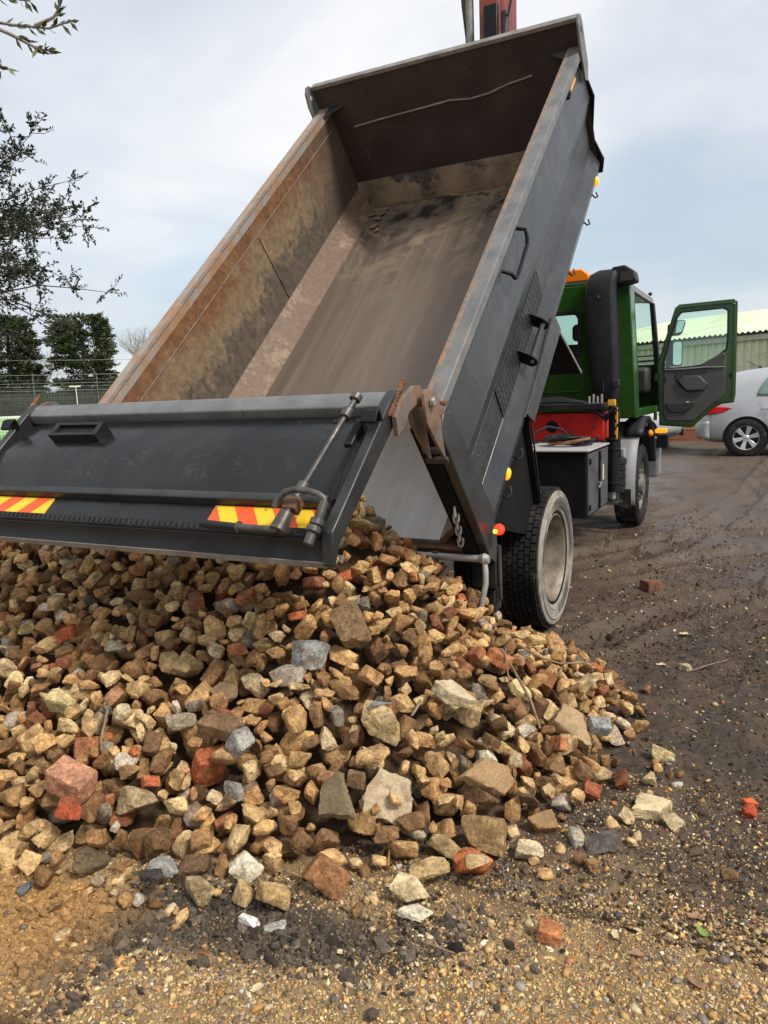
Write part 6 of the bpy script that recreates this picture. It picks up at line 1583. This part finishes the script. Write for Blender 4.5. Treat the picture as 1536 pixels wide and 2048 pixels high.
# stations along the car from tail (0) to nose: x, floor z, widest z, belt z, top z, half widths (sill, widest, belt, roof edge)
CARS = [(0.00, .42, .58, .80, .86, .50, .62, .58, .40), (0.03, .30, .58, .86, .95, .66, .74, .68, .46), (.12, .24, .58, .93, 1.08, .72, .82, .76, .52), (.26, .22, .58, .97, 1.30, .76, .845, .80, .56),
        (.42, .21, .58, .98, 1.40, .78, .86, .815, .60), (.75, .20, .58, .97, 1.47, .79, .865, .82, .62), (1.2, .20, .58, .95, 1.505, .79, .87, .82, .63), (1.8, .20, .57, .93, 1.51, .79, .87, .82, .63),
        (2.4, .20, .56, .91, 1.47, .79, .87, .82, .61), (2.75, .20, .56, .90, 1.33, .79, .87, .82, .58), (3.1, .20, .55, .89, 1.08, .79, .865, .81, .56), (3.35, .20, .55, .87, .95, .78, .86, .79, .55),
        (3.75, .21, .53, .78, .86, .76, .83, .74, .50), (4.05, .23, .50, .66, .73, .68, .74, .64, .40), (4.18, .30, .48, .56, .60, .50, .58, .48, .30)]
def car_sec(s):
    x, z0, zw, zb, zt, w0, w1, w2, w3 = s
    half = [(0, z0), (w0 * .8, z0), (w0, z0 + .06), (w1 * .985, (z0 + zw) / 2), (w1, zw), (w1 * .985, (zw + zb) / 2), (w2, zb), ((w2 + w3) / 2 + .03, (zb + zt) / 2 + .02), (w3 + .03, zt - .07), (w3 * .75, zt - .015), (0, zt)]
    return [(x, -y, z) for y, z in half] + [(x, y, z) for y, z in reversed(half[1:-1])]
def make_car(name, label, paint, loc, rz, bumper):
    root = empty(name, label, 'car', loc, rz)
    m = MB(); secs = [car_sec(s) for s in CARS]; n = len(secs[0])
    m.add([p for s in secs for p in s], [(i * n + k, i * n + (k + 1) % n, (i + 1) * n + (k + 1) % n, (i + 1) * n + k) for i in range(len(secs) - 1) for k in range(n)] + [tuple(range(n)), tuple(range((len(secs) - 1) * n + n - 1, (len(secs) - 1) * n - 1, -1))])
    shell = m.build('body', paint, root, smooth=50)
    sd = shell.modifiers.new('sub', 'SUBSURF'); sd.levels = 2; sd.render_levels = 2
    cut = MB()
    for x in (.76, 3.36): cut.lathe([(0, -1.2), (.365, -1.2), (.365, 1.2), (0, 1.2)], (x, 0, .315), (0, 1, 0), 40)
    cu = cut.build('cutter', paint, root)
    bo = shell.modifiers.new('arch', 'BOOLEAN'); bo.operation = 'DIFFERENCE'; bo.object = cu; bo.solver = 'EXACT'
    bpy.context.view_layer.update()
    me = bpy.data.meshes.new_from_object(shell.evaluated_get(bpy.context.evaluated_depsgraph_get()))
    shell.modifiers.clear(); shell.data = me; me.shade_smooth(); me.set_sharp_from_angle(angle=R(40))
    bpy.data.objects.remove(cu)
    for x in (.76, 3.36):
        m = MB(); m.lathe([(0, -.78), (.355, -.78), (.355, .78), (0, .78)], (x, 0, .33), (0, 1, 0), 32)
        m.build('wheel_well', 'car_dark', root)
    for x in (.76, 3.36):
        for sy in (-1, 1):
            m = MB(); c = (x, sy * .765, .315)
            m.lathe([(.205, .085), (.215, .098), (.255, .102), (.295, .095), (.313, .075), (.315, .05), (.315, -.08), (.295, -.095), (.2, -.09)], c, (0, sy, 0), 40)
            w_ = m.build('wheel', 'rubber', root)
            m = MB(); m.lathe([(.208, .085), (.202, .092), (.196, .085), (.19, .03)], c, (0, sy, 0), 40); m.build('rim', 'alloy', w_)
            m = MB(); m.lathe([(0, .012), (.198, .012)], c, (0, sy, 0), 32); m.build('brake_shade', 'car_dark', w_)
            for k in range(7 if False else 6):
                an = 2 * math.pi * k / 6 + .26
                def sp(r_, da, h): return (c[0] + r_ * math.cos(an + da), c[1] + sy * h, c[2] + r_ * math.sin(an + da))
                m = MB(); m.add([sp(.045, -.55, .075), sp(.045, .55, .075), sp(.198, .21, .085), sp(.198, -.21, .085), sp(.045, -.55, .05), sp(.045, .55, .05), sp(.198, .21, .055), sp(.198, -.21, .055)], [(0, 1, 2, 3), (7, 6, 5, 4), (0, 4, 5, 1), (1, 5, 6, 2), (2, 6, 7, 3), (3, 7, 4, 0)])
                m.build('spoke', 'alloy', w_, 0.006)
            m = MB(); m.lathe([(0, .088), (.04, .084), (.055, .07)], c, (0, sy, 0), 20); m.build('hub_cap', 'alloy', w_)
    # glass laid on the cabin sides, following its curve
    def side_pt(x, t, sy, out=.006):
        xs = [s[0] for s in CARS]; k = max(0, min(len(xs) - 2, next((i for i in range(len(xs) - 1) if xs[i + 1] >= x), len(xs) - 2)))
        f = (x - xs[k]) / (xs[k + 1] - xs[k]); v = [CARS[k][i] + (CARS[k + 1][i] - CARS[k][i]) * f for i in range(9)]
        z = v[3] + .03 + (v[4] - .11 - v[3]) * t; y = v[7] + ((v[7] + v[8]) / 2 + .03 - v[7]) * min(1, t * 1.9) if t < .55 else (v[7] + v[8]) / 2 + .03 + (v[8] + .03 - (v[7] + v[8]) / 2 - .03) * (t - .55) / .45
        return (x, sy * (y + out), z)
    for sy in (-1, 1):
        for x0, x1, sl in ((.90, 1.72, .40), (1.80, 2.72, .0)):
            def gl(i, j):
                xa = x0 + (sl * (j ** 1.6) * .55 if x0 < 1.5 else 0); xb = x1 - (.42 * j if x1 > 2.5 else 0)
                return side_pt(xa + (xb - xa) * i, .06 + .88 * j, sy)
            m = MB(); m.grid(gl, 12, 8); g_ = m.build('side_window', 'car_glass', root, smooth=60)
            so = g_.modifiers.new('thick', 'SOLIDIFY'); so.thickness = .006
        m = MB(); pr = lambda x, z, y: (x, sy * y, z)
        m.grid(lambda i, j: (.028 + .50 * i * (1 - .25 * (1 - j)), sy * (.70 + .135 * min(1, (i + .05) * 2.2) ** .6 + .012 + .0 * j), .70 + .05 * i * (1 - j) + (.17 + .06 * i) * j * (1 - .45 * i)), 10, 6)
        tl = m.build('tail_lamp', 'red_lens', root, smooth=60); so = tl.modifiers.new('thick', 'SOLIDIFY'); so.thickness = .02
        m = MB(); m.prism([(3.72, .62), (3.70, .74), (4.00, .68), (4.07, .60)], sy * .60, sy * .80, lambda a_, b, t: (a_, t, b)); m.build('head_lamp', 'head_glass', root, 0.02)
        for hx in (1.95, .98):
            m = MB(); m.tube([(hx, sy * .855, .80), (hx + .03, sy * .885, .80), (hx + .16, sy * .885, .805), (hx + .19, sy * .855, .805)], .012, 8); m.build('door_handle', paint, root)
        # door shut lines
        for pts in ([(1.78, .86, .30), (1.78, .875, .57), (1.78, .835, .93)], [(.96, .84, .97), (1.02, .87, .72), (1.12, .875, .52), (1.16, .872, .34)]):
            m = MB(); m.tube([(x, sy * y, z) for x, y, z in pts], .003, 6); m.build('shut_line', 'car_bumper', root)
    m = MB(); m.lathe([(.079, .0), (.0795, .001), (.081, 0)], (.60, -.861, .80), (0, -1, 0), 28); m.build('fuel_flap', 'car_bumper', root)
    def bp(i, j):
        an = -math.pi / 2 + math.pi * i; x = .20 - .25 * math.cos(an) ** .5 if abs(math.cos(an)) > 1e-6 else .20
        return (x + .0 * j - .02 * math.sin(math.pi * j), .80 * math.sin(an) * 1.03, .30 + .30 * j)
    m = MB(); m.grid(bp, 24, 6); b_ = m.build('bumper', bumper, root, smooth=60); so = b_.modifiers.new('thick', 'SOLIDIFY'); so.thickness = .03
    m = MB(); m.box((4.10, -.42, .26), (4.20, .42, .40)); m.build('grille', 'car_dark', root, 0.02)
    for z in (.285, .33, .37): m = MB(); m.bar((4.205, -.38, z), (4.205, .38, z), .012, .012); m.build('grille_bar', 'car_bumper', root)
    m = MB(); m.tube([(.95, 0, 1.49), (.72, 0, 1.62)], .006, 6); m.tube([(.97, 0, 1.495), (.93, 0, 1.51)], .02, 8); m.build('aerial', 'car_dark', root)
    m = MB(); m.grid(lambda i, j: (.10 + .24 * j + .006 - .02, -.5 + i * 1.0, 1.02 + .32 * j), 6, 3); m.build('rear_window', 'car_glass', root, smooth=60)
    m = MB(); m.grid(lambda i, j: (3.16 - .62 * j, (-.56 + 1.12 * i) * (1 - .06 * j), 1.06 + .40 * j), 6, 3); m.build('windscreen', 'car_glass', root, smooth=60)
    return root
hd_ = R(-3)
cx_, cy_ = 2.09, 9.10
hv = Vector((math.cos(hd_ + R(5)), math.sin(hd_ + R(5)), 0)); sv_ = Vector((hv.y, -hv.x, 0))
p0 = Vector((cx_, cy_, 0)) - hv * .76 - sv_ * .765
make_car('parked_car', 'silver hatchback with red tail lamp parked by the brick wall', 'car_silver', (p0.x, p0.y, float(g_base(cx_, cy_)) + .0), hd_ + R(5), 'car_bumper')
hv2 = Vector((math.cos(R(8)), math.sin(R(8)), 0)); fr_ = Vector((.86, 11.2, 0)); p1 = fr_ - hv2 * 4.18
make_car('parked_car', 'white hatchback mostly hidden behind the truck cab', 'car_white', (p1.x, p1.y, .40), R(8), 'car_white')

# ------------------------------------------------------------------ tennis court with net and fences
simple('court_green', (0.27, 0.48, 0.18), (0.33, 0.55, 0.22), 0.8, (0.7, 0.85), 0, 0.05, 20, 0.003)
simple('white_line', (0.68, 0.70, 0.64), (0.74, 0.76, 0.7), 3, (0.6, 0.7), 0, 0.0, 20, 0.003)
simple('net_black', (0.015, 0.018, 0.015), (0.03, 0.032, 0.028), 3, (0.7, 0.9), 0, 0.0, 20, 0.003)
simple('galv_wire', (0.30, 0.31, 0.30), (0.5, 0.51, 0.5), 14, (0.35, 0.5), 0.5, 0.0, 20, 0.003)
simple('fence_post', (0.10, 0.11, 0.10), (0.16, 0.17, 0.16), 6, (0.5, 0.6), 0.2, 0.0, 20, 0.003)
tv = Vector((-.80, .60, 0)); sv2 = Vector((.60, .80, 0)); O2 = Vector((-8.6, 3.2, 1.11))
def cf(a_, b, z):
    v = O2 + tv * a_ + sv2 * b
    return (v.x, v.y, z)
m = MB(cf); m.box((1.5, -26, 1.02), (41.5, 14, 1.118)); crt = m.build('tennis_court', 'court_green'); tag(crt, 'pale green tennis court beyond the yard', 'tennis court', None, 'structure')
for a_, b0, b1 in ((8.5, -20, 10), (33.5, -20, 10)): m = MB(cf); m.box((a_, b0, 1.119), (a_ + .08, b1, 1.123)); m.build('court_line', 'white_line', crt)
for b in (-14, -9, 4.0): m = MB(cf); m.box((8.5, b, 1.1192), (33.5, b + .08, 1.1232)); m.build('court_line', 'white_line', crt)
def fpart(m, n, mat, par, bev=0.0):
    o = m.build(n, mat, par, bev); o.matrix_parent_inverse = Matrix.Translation(par.location).inverted(); return o
brd_ = empty('court_board', 'low white board along the far edge of the tennis court', 'board', cf(41.2, -5, 1.12))
m = MB(cf); m.box((41.15, -26, 1.119), (41.25, 12, 1.27)); fpart(m, 'board', 'white_line', brd_)
for b in (-20, -14, -8, -3.2, 2, 8): m = MB(cf); m.box((41.0, b, 1.119), (41.1, b + .16, 1.38)); fpart(m, 'post', 'net_black', brd_)
def wire_fence(label, a_, b0, b1, z0, z1, wires, posts, mesh, mat='galv_wire'):
    f_ = empty('wire_fence', label, 'fence', cf(a_, b0, z0))
    for b in posts: m = MB(cf); m.tube([(a_, b, z0), (a_, b, z1)], .03, 8); fpart(m, 'post', 'fence_post', f_)
    for z in wires: m = MB(cf); m.tube([(a_ - .02, b0 + (b1 - b0) * t / 8, z - .02 * math.sin(math.pi * (t % 4) / 4)) for t in range(9)], .0038, 5); fpart(m, 'wire', mat, f_)
    m = MB(cf)
    n = int((b1 - b0) / mesh[0])
    for k in range(n): b = b0 + k * mesh[0]; m.add([(a_, b, z0), (a_, b + .004, z0), (a_, b + .004, mesh[2]), (a_, b, mesh[2])], [(0, 1, 2, 3)])
    z = z0
    while z < mesh[2]: m.add([(a_ + .004, b0, z), (a_ + .004, b1, z), (a_ + .004, b1, z + .004), (a_ + .004, b0, z + .004)], [(0, 1, 2, 3)]); z += mesh[1]
    tag(fpart(m, 'wire_mesh', 'fence_post', f_), kind='stuff')
wire_fence('tall wire fence on the near side of the tennis court', 1.2, -14, 9, 1.1, 2.55, (2.52, 2.26, 2.11, 2.05, 1.98), (-12, -9, -6, -3, -.75, 4.5, 8), (.05, .05, 2.0))
wire_fence('wire fence on the far side of the tennis court', 41.8, -26, 12, 1.1, 4.0, (3.6, 3.0, 2.4), (-20, -15, -10, -5, -2.3, 1.0, 5, 10), (.3, .3, 3.6))
a = NT('screen_net'); a.set(a.ramp(a.noise(3, 6), [(0.3, (0.018, 0.022, 0.018)), (0.7, (0.045, 0.05, 0.04))]), 0.9)
scn = MB(cf); scn.box((42.0, -28, 1.1), (42.03, 9.0, 2.75)); o = scn.build('windbreak_screen', 'screen_net'); tag(o, 'dark windbreak netting at the end of the tennis court', 'netting')
m = MB(cf); m.tube([(41.6, 3.6, 1.1), (41.6, 3.6, 3.1)], .03, 8); fp = m.build('floodlight_post', 'white_line'); tag(fp, 'short white post at the end of the tennis court', 'post')
m = MB(cf); m.box((41.55, 3.2, 3.05), (41.65, 3.9, 3.15)); m.build('cross_head', 'white_line', fp)

# ------------------------------------------------------------------ trees
def leaf_mat(name, c1, c2, c3):
    a = NT(name)
    g_ = a.n('ShaderNodeNewGeometry')
    c = a.ramp(g_.outputs['Random Per Island'], [(0.0, c1), (0.55, c2), (1.0, c3)])
    a.set(c, 0.55, 0, None, 0.4)
    return a
leaf_mat('holly_leaf', (0.010, 0.016, 0.008), (0.022, 0.034, 0.013), (0.05, 0.062, 0.026))
leaf_mat('laurel_leaf', (0.05, 0.075, 0.02), (0.09, 0.12, 0.04), (0.15, 0.17, 0.08))
leaf_mat('conifer_leaf', (0.018, 0.030, 0.010), (0.042, 0.060, 0.020), (0.10, 0.115, 0.035))
simple('bark', (0.035, 0.028, 0.022), (0.08, 0.066, 0.052), 9, (0.8, 0.95), 0, 0.5, 30, 0.01)
simple('twig_bark', (0.16, 0.14, 0.125), (0.28, 0.25, 0.22), 9, (0.8, 0.95), 0, 0.2, 30, 0.01)
def leaves(P, D, L, Wd, rng_, name, mat, parent):
    """folded leaf quads: P base points, D directions"""
    n = len(P); D = D / np.linalg.norm(D, axis=1)[:, None]
    S_ = np.cross(D, rng_.normal(size=(n, 3))); S_ /= np.linalg.norm(S_, axis=1)[:, None] + 1e-9; N_ = np.cross(D, S_)
    l = L[:, None]; w_ = Wd[:, None]
    V = np.stack([P, P + D * l * .5 + S_ * w_ + N_ * w_ * .35, P + D * l, P + D * l * .5 - S_ * w_ + N_ * w_ * .35], 1).reshape(-1, 3)
    i = np.arange(n)[:, None] * 4
    F = np.concatenate([np.concatenate([i, i + 1, i + 2], 1), np.concatenate([i, i + 2, i + 3], 1)])
    o = np_mesh(name, V, F, mat, None, smooth=False)
    o.parent = parent; o.matrix_parent_inverse = Matrix.Translation(parent.location).inverted()
    return o
def sub_parent(o, par):
    o.parent = par; o.matrix_parent_inverse = Matrix.Translation(par.location).inverted(); return o
# broadleaf evergreen close by on the left
hr = np.random.default_rng(31)
hb = Vector((-9.9, 1.55, 1.1))
ht = empty('holly_tree', 'tall dark evergreen tree with small glossy leaves left of the truck', 'tree', hb)
m = MB(); m.tube([hb, hb + Vector((.1, .05, 2)), hb + Vector((.0, .1, 4)), hb + Vector((.1, .05, 6.2))], [.16, .13, .09, .03], 10); sub_parent(m.build('trunk', 'bark'), ht)
tw = MB(); LP, LD, LL = [], [], []
right = Vector(AX[0]); 
for k in range(270):
    z = 2.0 + 3.8 * hr.random(); an = hr.uniform(0, 2 * math.pi) if k % 3 else math.atan2(right.y, right.x) + hr.normal(0, .6)
    reach = 3.7 * (1 - .62 * max(0, (z - 3.0) / 2.7)) * hr.uniform(.5, 1.04)
    if 3.75 < z < 4.2: reach *= .80
    d = Vector((math.cos(an), math.sin(an), 0))
    p = hb + Vector((0, 0, z)); pts = [p]; q = p.copy(); di = (d + Vector((0, 0, hr.uniform(-.12, .22)))).normalized()
    ns = 7
    for s_ in range(ns):
        di = (di + Vector(tuple(hr.normal(0, .13, 3))) + Vector((0, 0, .02))).normalized(); q = q + di * reach / ns; pts.append(q.copy())
    tw.tube(pts, [.024 * (1 - .82 * t / ns) for t in range(ns + 1)], 4, caps=False)
    for s_ in range(2, ns + 1):
        for b_ in range(5):
            e = (di * .55 + Vector(tuple(hr.normal(0, .62, 3))) + Vector((0, 0, .12))).normalized(); ln = hr.uniform(.16, .42)
            a_ = pts[s_]; mid = a_ + e * ln * .5 + Vector(tuple(hr.normal(0, .02, 3))); en = a_ + e * ln + Vector((0, 0, .03))
            tw.tube([a_, mid, en], [.006, .005, .003], 3, caps=False)
            nl = hr.integers(9, 16)
            for l_ in range(nl):
                t = .25 + .75 * l_ / nl; b0 = a_.lerp(en, t)
                LP.append(b0[:]); LD.append((e * .7 + Vector(tuple(hr.normal(0, .7, 3))))[:]); LL.append(hr.uniform(.05, .085))
sub_parent(tw.build('twigs', 'bark', smooth=0, normals=False), ht)
leaves(np.array(LP), np.array(LD), np.array(LL), np.array(LL) * .24, hr, 'crown', 'holly_leaf', ht)
# overhanging branch of a second tree, near the camera, top left
br = Vector((-2.3, -2.75, 0)); lt = empty('laurel_tree', 'slender laurel tree reaching a leafy twig over the yard', 'tree', br)
m = MB(); m.tube([br, br + Vector((.05, .03, 1.6)), br + Vector((.15, .1, 3.2)), br + Vector((.25, .15, 4.6))], [.05, .042, .03, .012], 8); sub_parent(m.build('trunk', 'bark'), lt)
tw = MB(); LP, LD, LL = [], [], []
lr = np.random.default_rng(8)
spr = [[(-2.12, -2.62, 3.55), (-1.70, -2.30, 3.80), (-1.45, -2.14, 3.73), (-1.22, -2.02, 3.68), (-1.06, -1.93, 3.66), (-.955, -1.88, 3.69)],
       [(-1.45, -2.14, 3.74), (-1.25, -2.03, 3.64), (-1.12, -1.97, 3.56), (-1.06, -1.94, 3.545)],
       [(-1.70, -2.30, 3.80), (-1.45, -2.15, 3.86), (-1.25, -2.03, 3.82), (-1.14, -1.97, 3.80)],
       [(-2.12, -2.62, 3.35), (-1.7, -2.32, 3.50), (-1.40, -2.12, 3.50), (-1.27, -2.05, 3.47)],
       [(-1.12, -1.97, 3.67), (-1.03, -1.92, 3.71), (-.99, -1.90, 3.76)]]
for pts in spr:
    V_ = [Vector(p) for p in pts]; tw.tube(V_, [.010 * (1 - .7 * i / (len(V_) - 1)) + .002 for i in range(len(V_))], 5, caps=False)
    for i in range(1, len(V_)):
        for t in (np.linspace(.2, 1, 5) if i > 1 else (.9,)):
            q = V_[i - 1].lerp(V_[i], t); d = (V_[i] - V_[i - 1]).normalized()
            for _ in range(2 if i > 1 else 1):
                LP.append(q[:]); LD.append((d * .9 + Vector(tuple(lr.normal(0, .55, 3))))[:]); LL.append(lr.uniform(.045, .075))
sub_parent(tw.build('twigs', 'twig_bark', smooth=40, normals=False), lt)
leaves(np.array(LP), np.array(LD), np.array(LL), np.array(LL) * .17, lr, 'crown', 'laurel_leaf', lt)
# conifers beyond the court
def conifer(base, h, rad, seed, label, flat):
    cr_ = np.random.default_rng(seed); b = Vector(base)
    t_ = empty('conifer_tree', label, 'tree', b)
    m = MB(); m.tube([b, b + Vector((0, 0, h * .9))], [.30, .10], 8); sub_parent(m.build('trunk', 'bark'), t_)
    P, D, L_ = [], [], []
    nb = 300
    for k in range(nb):
        f = cr_.random() ** .9; z = h * (.05 + .93 * f); an = cr_.uniform(0, 2 * math.pi)
        pr = rad * (1.0 if f < .8 or flat else (1 - (f - .8) * 3.2)) * (.86 + .14 * math.sin(an * 3 + seed)) * (1 - .12 * f)
        r_ = pr * cr_.uniform(.5, 1.0) ** .5
        c = np.array((b.x + r_ * math.cos(an), b.y + r_ * math.sin(an), b.z + z)); dr = np.array((math.cos(an), math.sin(an), cr_.uniform(-.25, .35)))
        n = 85; ln = cr_.uniform(.5, 1.05)
        t = cr_.uniform(-.35, 1, n)[:, None]
        pts = c + dr * t * ln + cr_.normal(0, 1, (n, 3)) * np.array((.20, .20, .09)) * (1.05 - .6 * np.clip(t, 0, 1))
        P.append(pts); D.append(dr * 1.0 + cr_.normal(0, .45, (n, 3))); L_.append(cr_.uniform(.16, .38, n))
    P = np.concatenate(P); D = np.concatenate(D); L_ = np.concatenate(L_)
    leaves(P, D, L_, L_ * .16, cr_, 'crown', 'conifer_leaf', t_)
conifer((-42.4, 34.3, .9), 7.4, 1.85, 3, 'square-topped dark conifer beyond the tennis court', True)
conifer((-47.2, 31.8, .9), 7.5, 1.55, 5, 'ragged dark conifer beside the square-topped one', False)
conifer((-51.2, 29.6, .9), 7.9, 1.6, 9, 'dark conifer at the end of the conifer row', False)
# bare trees behind
def bare_tree(base, h, seed, label):
    r_ = random.Random(seed); b = Vector(base); t_ = empty('bare_tree', label, 'tree', b); m = MB(); tr_ = MB()
    tr_.tube([b, b + Vector((0, 0, h * .3))], [.14, .10], 7)
    def grow(p, d, l, rad, lv):
        pts = [p]; q = p.copy(); dd = d.copy()
        for _ in range(4):
            dd = (dd + Vector((r_.gauss(0, .12), r_.gauss(0, .12), r_.gauss(.03, .08)))).normalized(); q = q + dd * l / 4; pts.append(q.copy())
        m.tube(pts, [rad * (1 - .12 * i) for i in range(5)], 4, caps=False)
        if lv:
            for k in range(4 if lv > 1 else 5):
                e = (dd + Vector((r_.gauss(0, .5), r_.gauss(0, .5), r_.gauss(.15, .3)))).normalized(); grow(pts[r_.choice((2, 3, 4))], e, l * r_.uniform(.5, .8), rad * .5, lv - 1)
    for k in range(5): grow(b + Vector((0, 0, h * (.18 + .03 * k))), Vector((r_.gauss(0, .4), r_.gauss(0, .4), 1)).normalized(), h * .34, .06, 4)
    sub_parent(tr_.build('trunk', 'bark'), t_); sub_parent(m.build('branches', 'twig_bark', smooth=0, normals=False), t_)
bare_tree((-36.5, 35.0, .8), 6.2, 4, 'bare twiggy tree beside the square-topped conifer')
bare_tree((-50.0, 36.5, .8), 5.6, 9, 'bare twiggy tree seen between the two conifers')
bare_tree((-33.0, 38.0, .8), 6.0, 14, 'bare twiggy tree half hidden by the tipped body')
# hedge under the conifers
hg = np.random.default_rng(12); n = 26000
P = np.stack([hg.uniform(0, 1, n), hg.normal(0, .45, n), hg.uniform(0, 1, n) ** .7], -1)
A_, B_ = np.array((-62.0, 22.0)), np.array((-30.0, 42.0)); dirn = (B_ - A_)
XY = A_ + dirn * P[:, :1] + np.array((-.5, .8)) * P[:, 1:2]
Z = 1.0 + P[:, 2] * (2.0 + .5 * np.sin(P[:, 0] * 31) + .35 * np.sin(P[:, 0] * 77))
L_ = hg.uniform(.25, .5, n)
hedge_e = empty('hedge', 'dark low hedge running behind the tennis court', 'hedge', (-46, 32, .9))
leaves(np.stack([XY[:, 0], XY[:, 1], Z], -1), hg.normal(0, 1, (n, 3)), L_, L_ * .3, hg, 'foliage', 'conifer_leaf', hedge_e)

# ------------------------------------------------------------------ small litter: wire, sticks, fallen leaves
simple('dead_leaf', (0.20, 0.105, 0.055), (0.36, 0.22, 0.13), 20, (0.6, 0.8), 0, 0.2, 60, 0.002)
simple('pale_leaf', (0.50, 0.38, 0.20), (0.62, 0.50, 0.30), 20, (0.6, 0.8), 0, 0.2, 60, 0.002)
simple('green_leaf', (0.16, 0.26, 0.05), (0.24, 0.36, 0.08), 20, (0.5, 0.7), 0, 0.2, 60, 0.002)
simple('stick', (0.16, 0.10, 0.055), (0.30, 0.20, 0.115), 20, (0.7, 0.9), 0, 0.3, 60, 0.002)
simple('wire_grey', (0.16, 0.15, 0.14), (0.28, 0.26, 0.24), 20, (0.4, 0.6), 0.5, 0.1, 60, 0.002)
def fallen_leaf(x, y, size, yaw, mat, label, lobes=5, curl=.55):
    size *= 1.15; lr_ = random.Random(int(x * 1000))
    pts = []; n = 22
    for k in range(n):
        an = 2 * math.pi * k / n; r_ = 1.0
        if lobes: r_ = (.66 + .34 * abs(math.cos(lobes * an / 2))) * lr_.uniform(.86, 1.05)
        pts.append((math.cos(an) * r_, math.sin(an) * r_ * (.55 if not lobes else .6)))
    z0 = float(hgt(x, y)[0]) + .006; m = MB(); c, s = math.cos(yaw), math.sin(yaw); h = size / 2
    V_ = []
    for t in (0, .0012):
        for a_, b in [(0, 0)] + pts:
            V_.append((x + (a_ * c - b * s) * h, y + (a_ * s + b * c) * h, z0 + t + curl * h * (abs(b) ** 1.5 + .25 * a_ * a_)))
    nn = n + 1
    fs = [(0, 1 + k, 1 + (k + 1) % n) for k in range(n)] + [(nn, nn + 1 + (k + 1) % n, nn + 1 + k) for k in range(n)] + [(1 + k, nn + 1 + k, nn + 1 + (k + 1) % n, 1 + (k + 1) % n) for k in range(n)]
    m.add(V_, fs)
    o = m.build('fallen_leaf', mat); tag(o, label, 'leaf')
fallen_leaf(1.267, -3.564, .042, 1.2, 'pale_leaf', 'pale lobed oak leaf lying on the gravel', 7)
fallen_leaf(2.327, -2.750, .052, .4, 'dead_leaf', 'pinkish brown dry leaf beside a green leaf')
fallen_leaf(2.352, -2.815, .045, 2.2, 'green_leaf', 'fresh green leaf on the gravel', 3, .6)
fallen_leaf(2.354, -3.030, .055, 2.6, 'dead_leaf', 'curled reddish brown dry leaf on the gravel', 5, .9)
fallen_leaf(2.190, -2.985, .045, .2, 'dead_leaf', 'folded pale brown leaf beside grit', 4, .9)
fallen_leaf(2.120, -2.940, .035, 2.0, 'pale_leaf', 'small buff leaf on the gravel')
fallen_leaf(2.075, -1.935 - .16, .060, 1.0, 'dead_leaf', 'pink brown leaf between loose stones by the heap', 5)
fallen_leaf(1.95, -.55, .06, .5, 'pale_leaf', 'cream leaf on the dark mud by the wheel')
fallen_leaf(2.02, .05, .07, .3, 'pale_leaf', 'curled straw coloured leaf behind the wheel')
fallen_leaf(1.40, -3.33, .030, .3, 'pale_leaf', 'tiny forked pale leaf near the chalk white stone', 3)
def stick(pts, r_, label, mat='stick', name='stick', cat='stick'):
    m = MB(); m.tube([Vector(p) for p in pts], r_, 7); o = m.build(name, mat); tag(o, label, cat)
zt = lambda x, y: float(hgt(x, y)[0])
def hz(x, y, up=.004):
    i, j = int((x - hx0) / CELL), int((y - hy0) / CELL); v = HM[max(0, i - 1):i + 2, max(0, j - 1):j + 2].max() if 0 <= i < nx and 0 <= j < ny else -9
    return (x, y, max(zt(x, y), v if v < 3 else -9) + up)
stick([hz(1.42, -1.66, -.03), hz(1.52, -1.58, .01), hz(1.60, -1.52, .03), hz(1.72, -1.42, .06)], .005, 'thin pale stick poking from the heap towards the wheel')
stick([hz(1.40, -1.82, .012), hz(1.50, -1.90, .008), hz(1.58, -1.96, .008), hz(1.64, -2.03, .0)], .006, 'straight brown stick lying down the wheel side of the heap')
stick([hz(1.40, -1.76), hz(1.43, -1.86), hz(1.48, -1.96, .0)], .004, 'short twig beside the straight brown stick')
stick([(1.79, -3.16, zt(1.79, -3.16) + .006), (1.70, -3.20, zt(1.7, -3.2) + .008), (1.60, -3.19, zt(1.6, -3.19) + .006), (1.53, -3.15, zt(1.53, -3.15) + .005)], .0035, 'thin dry twig lying on the gravel')
stick([hz(.02, -2.93), hz(.10, -2.98), hz(.14, -3.06), hz(.21, -3.12, 0)], .005, 'dark crooked twig lying on the heap face')
stick([hz(1.72, -2.72, .0), hz(1.71, -2.76, .004), hz(1.73, -2.80, .003), hz(1.78, -2.82, .003), hz(1.83, -2.81, .003)], .0035, 'bent grey wire looping out at the toe of the heap', 'wire_grey', 'bent_wire', 'wire')
stick([(2.30, -.35, zt(2.3, -.35) + .006), (2.20, -.45, zt(2.2, -.45) + .008), (2.12, -.58, zt(2.12, -.58) + .005)], .004, 'pale curved twig on the dark mud')
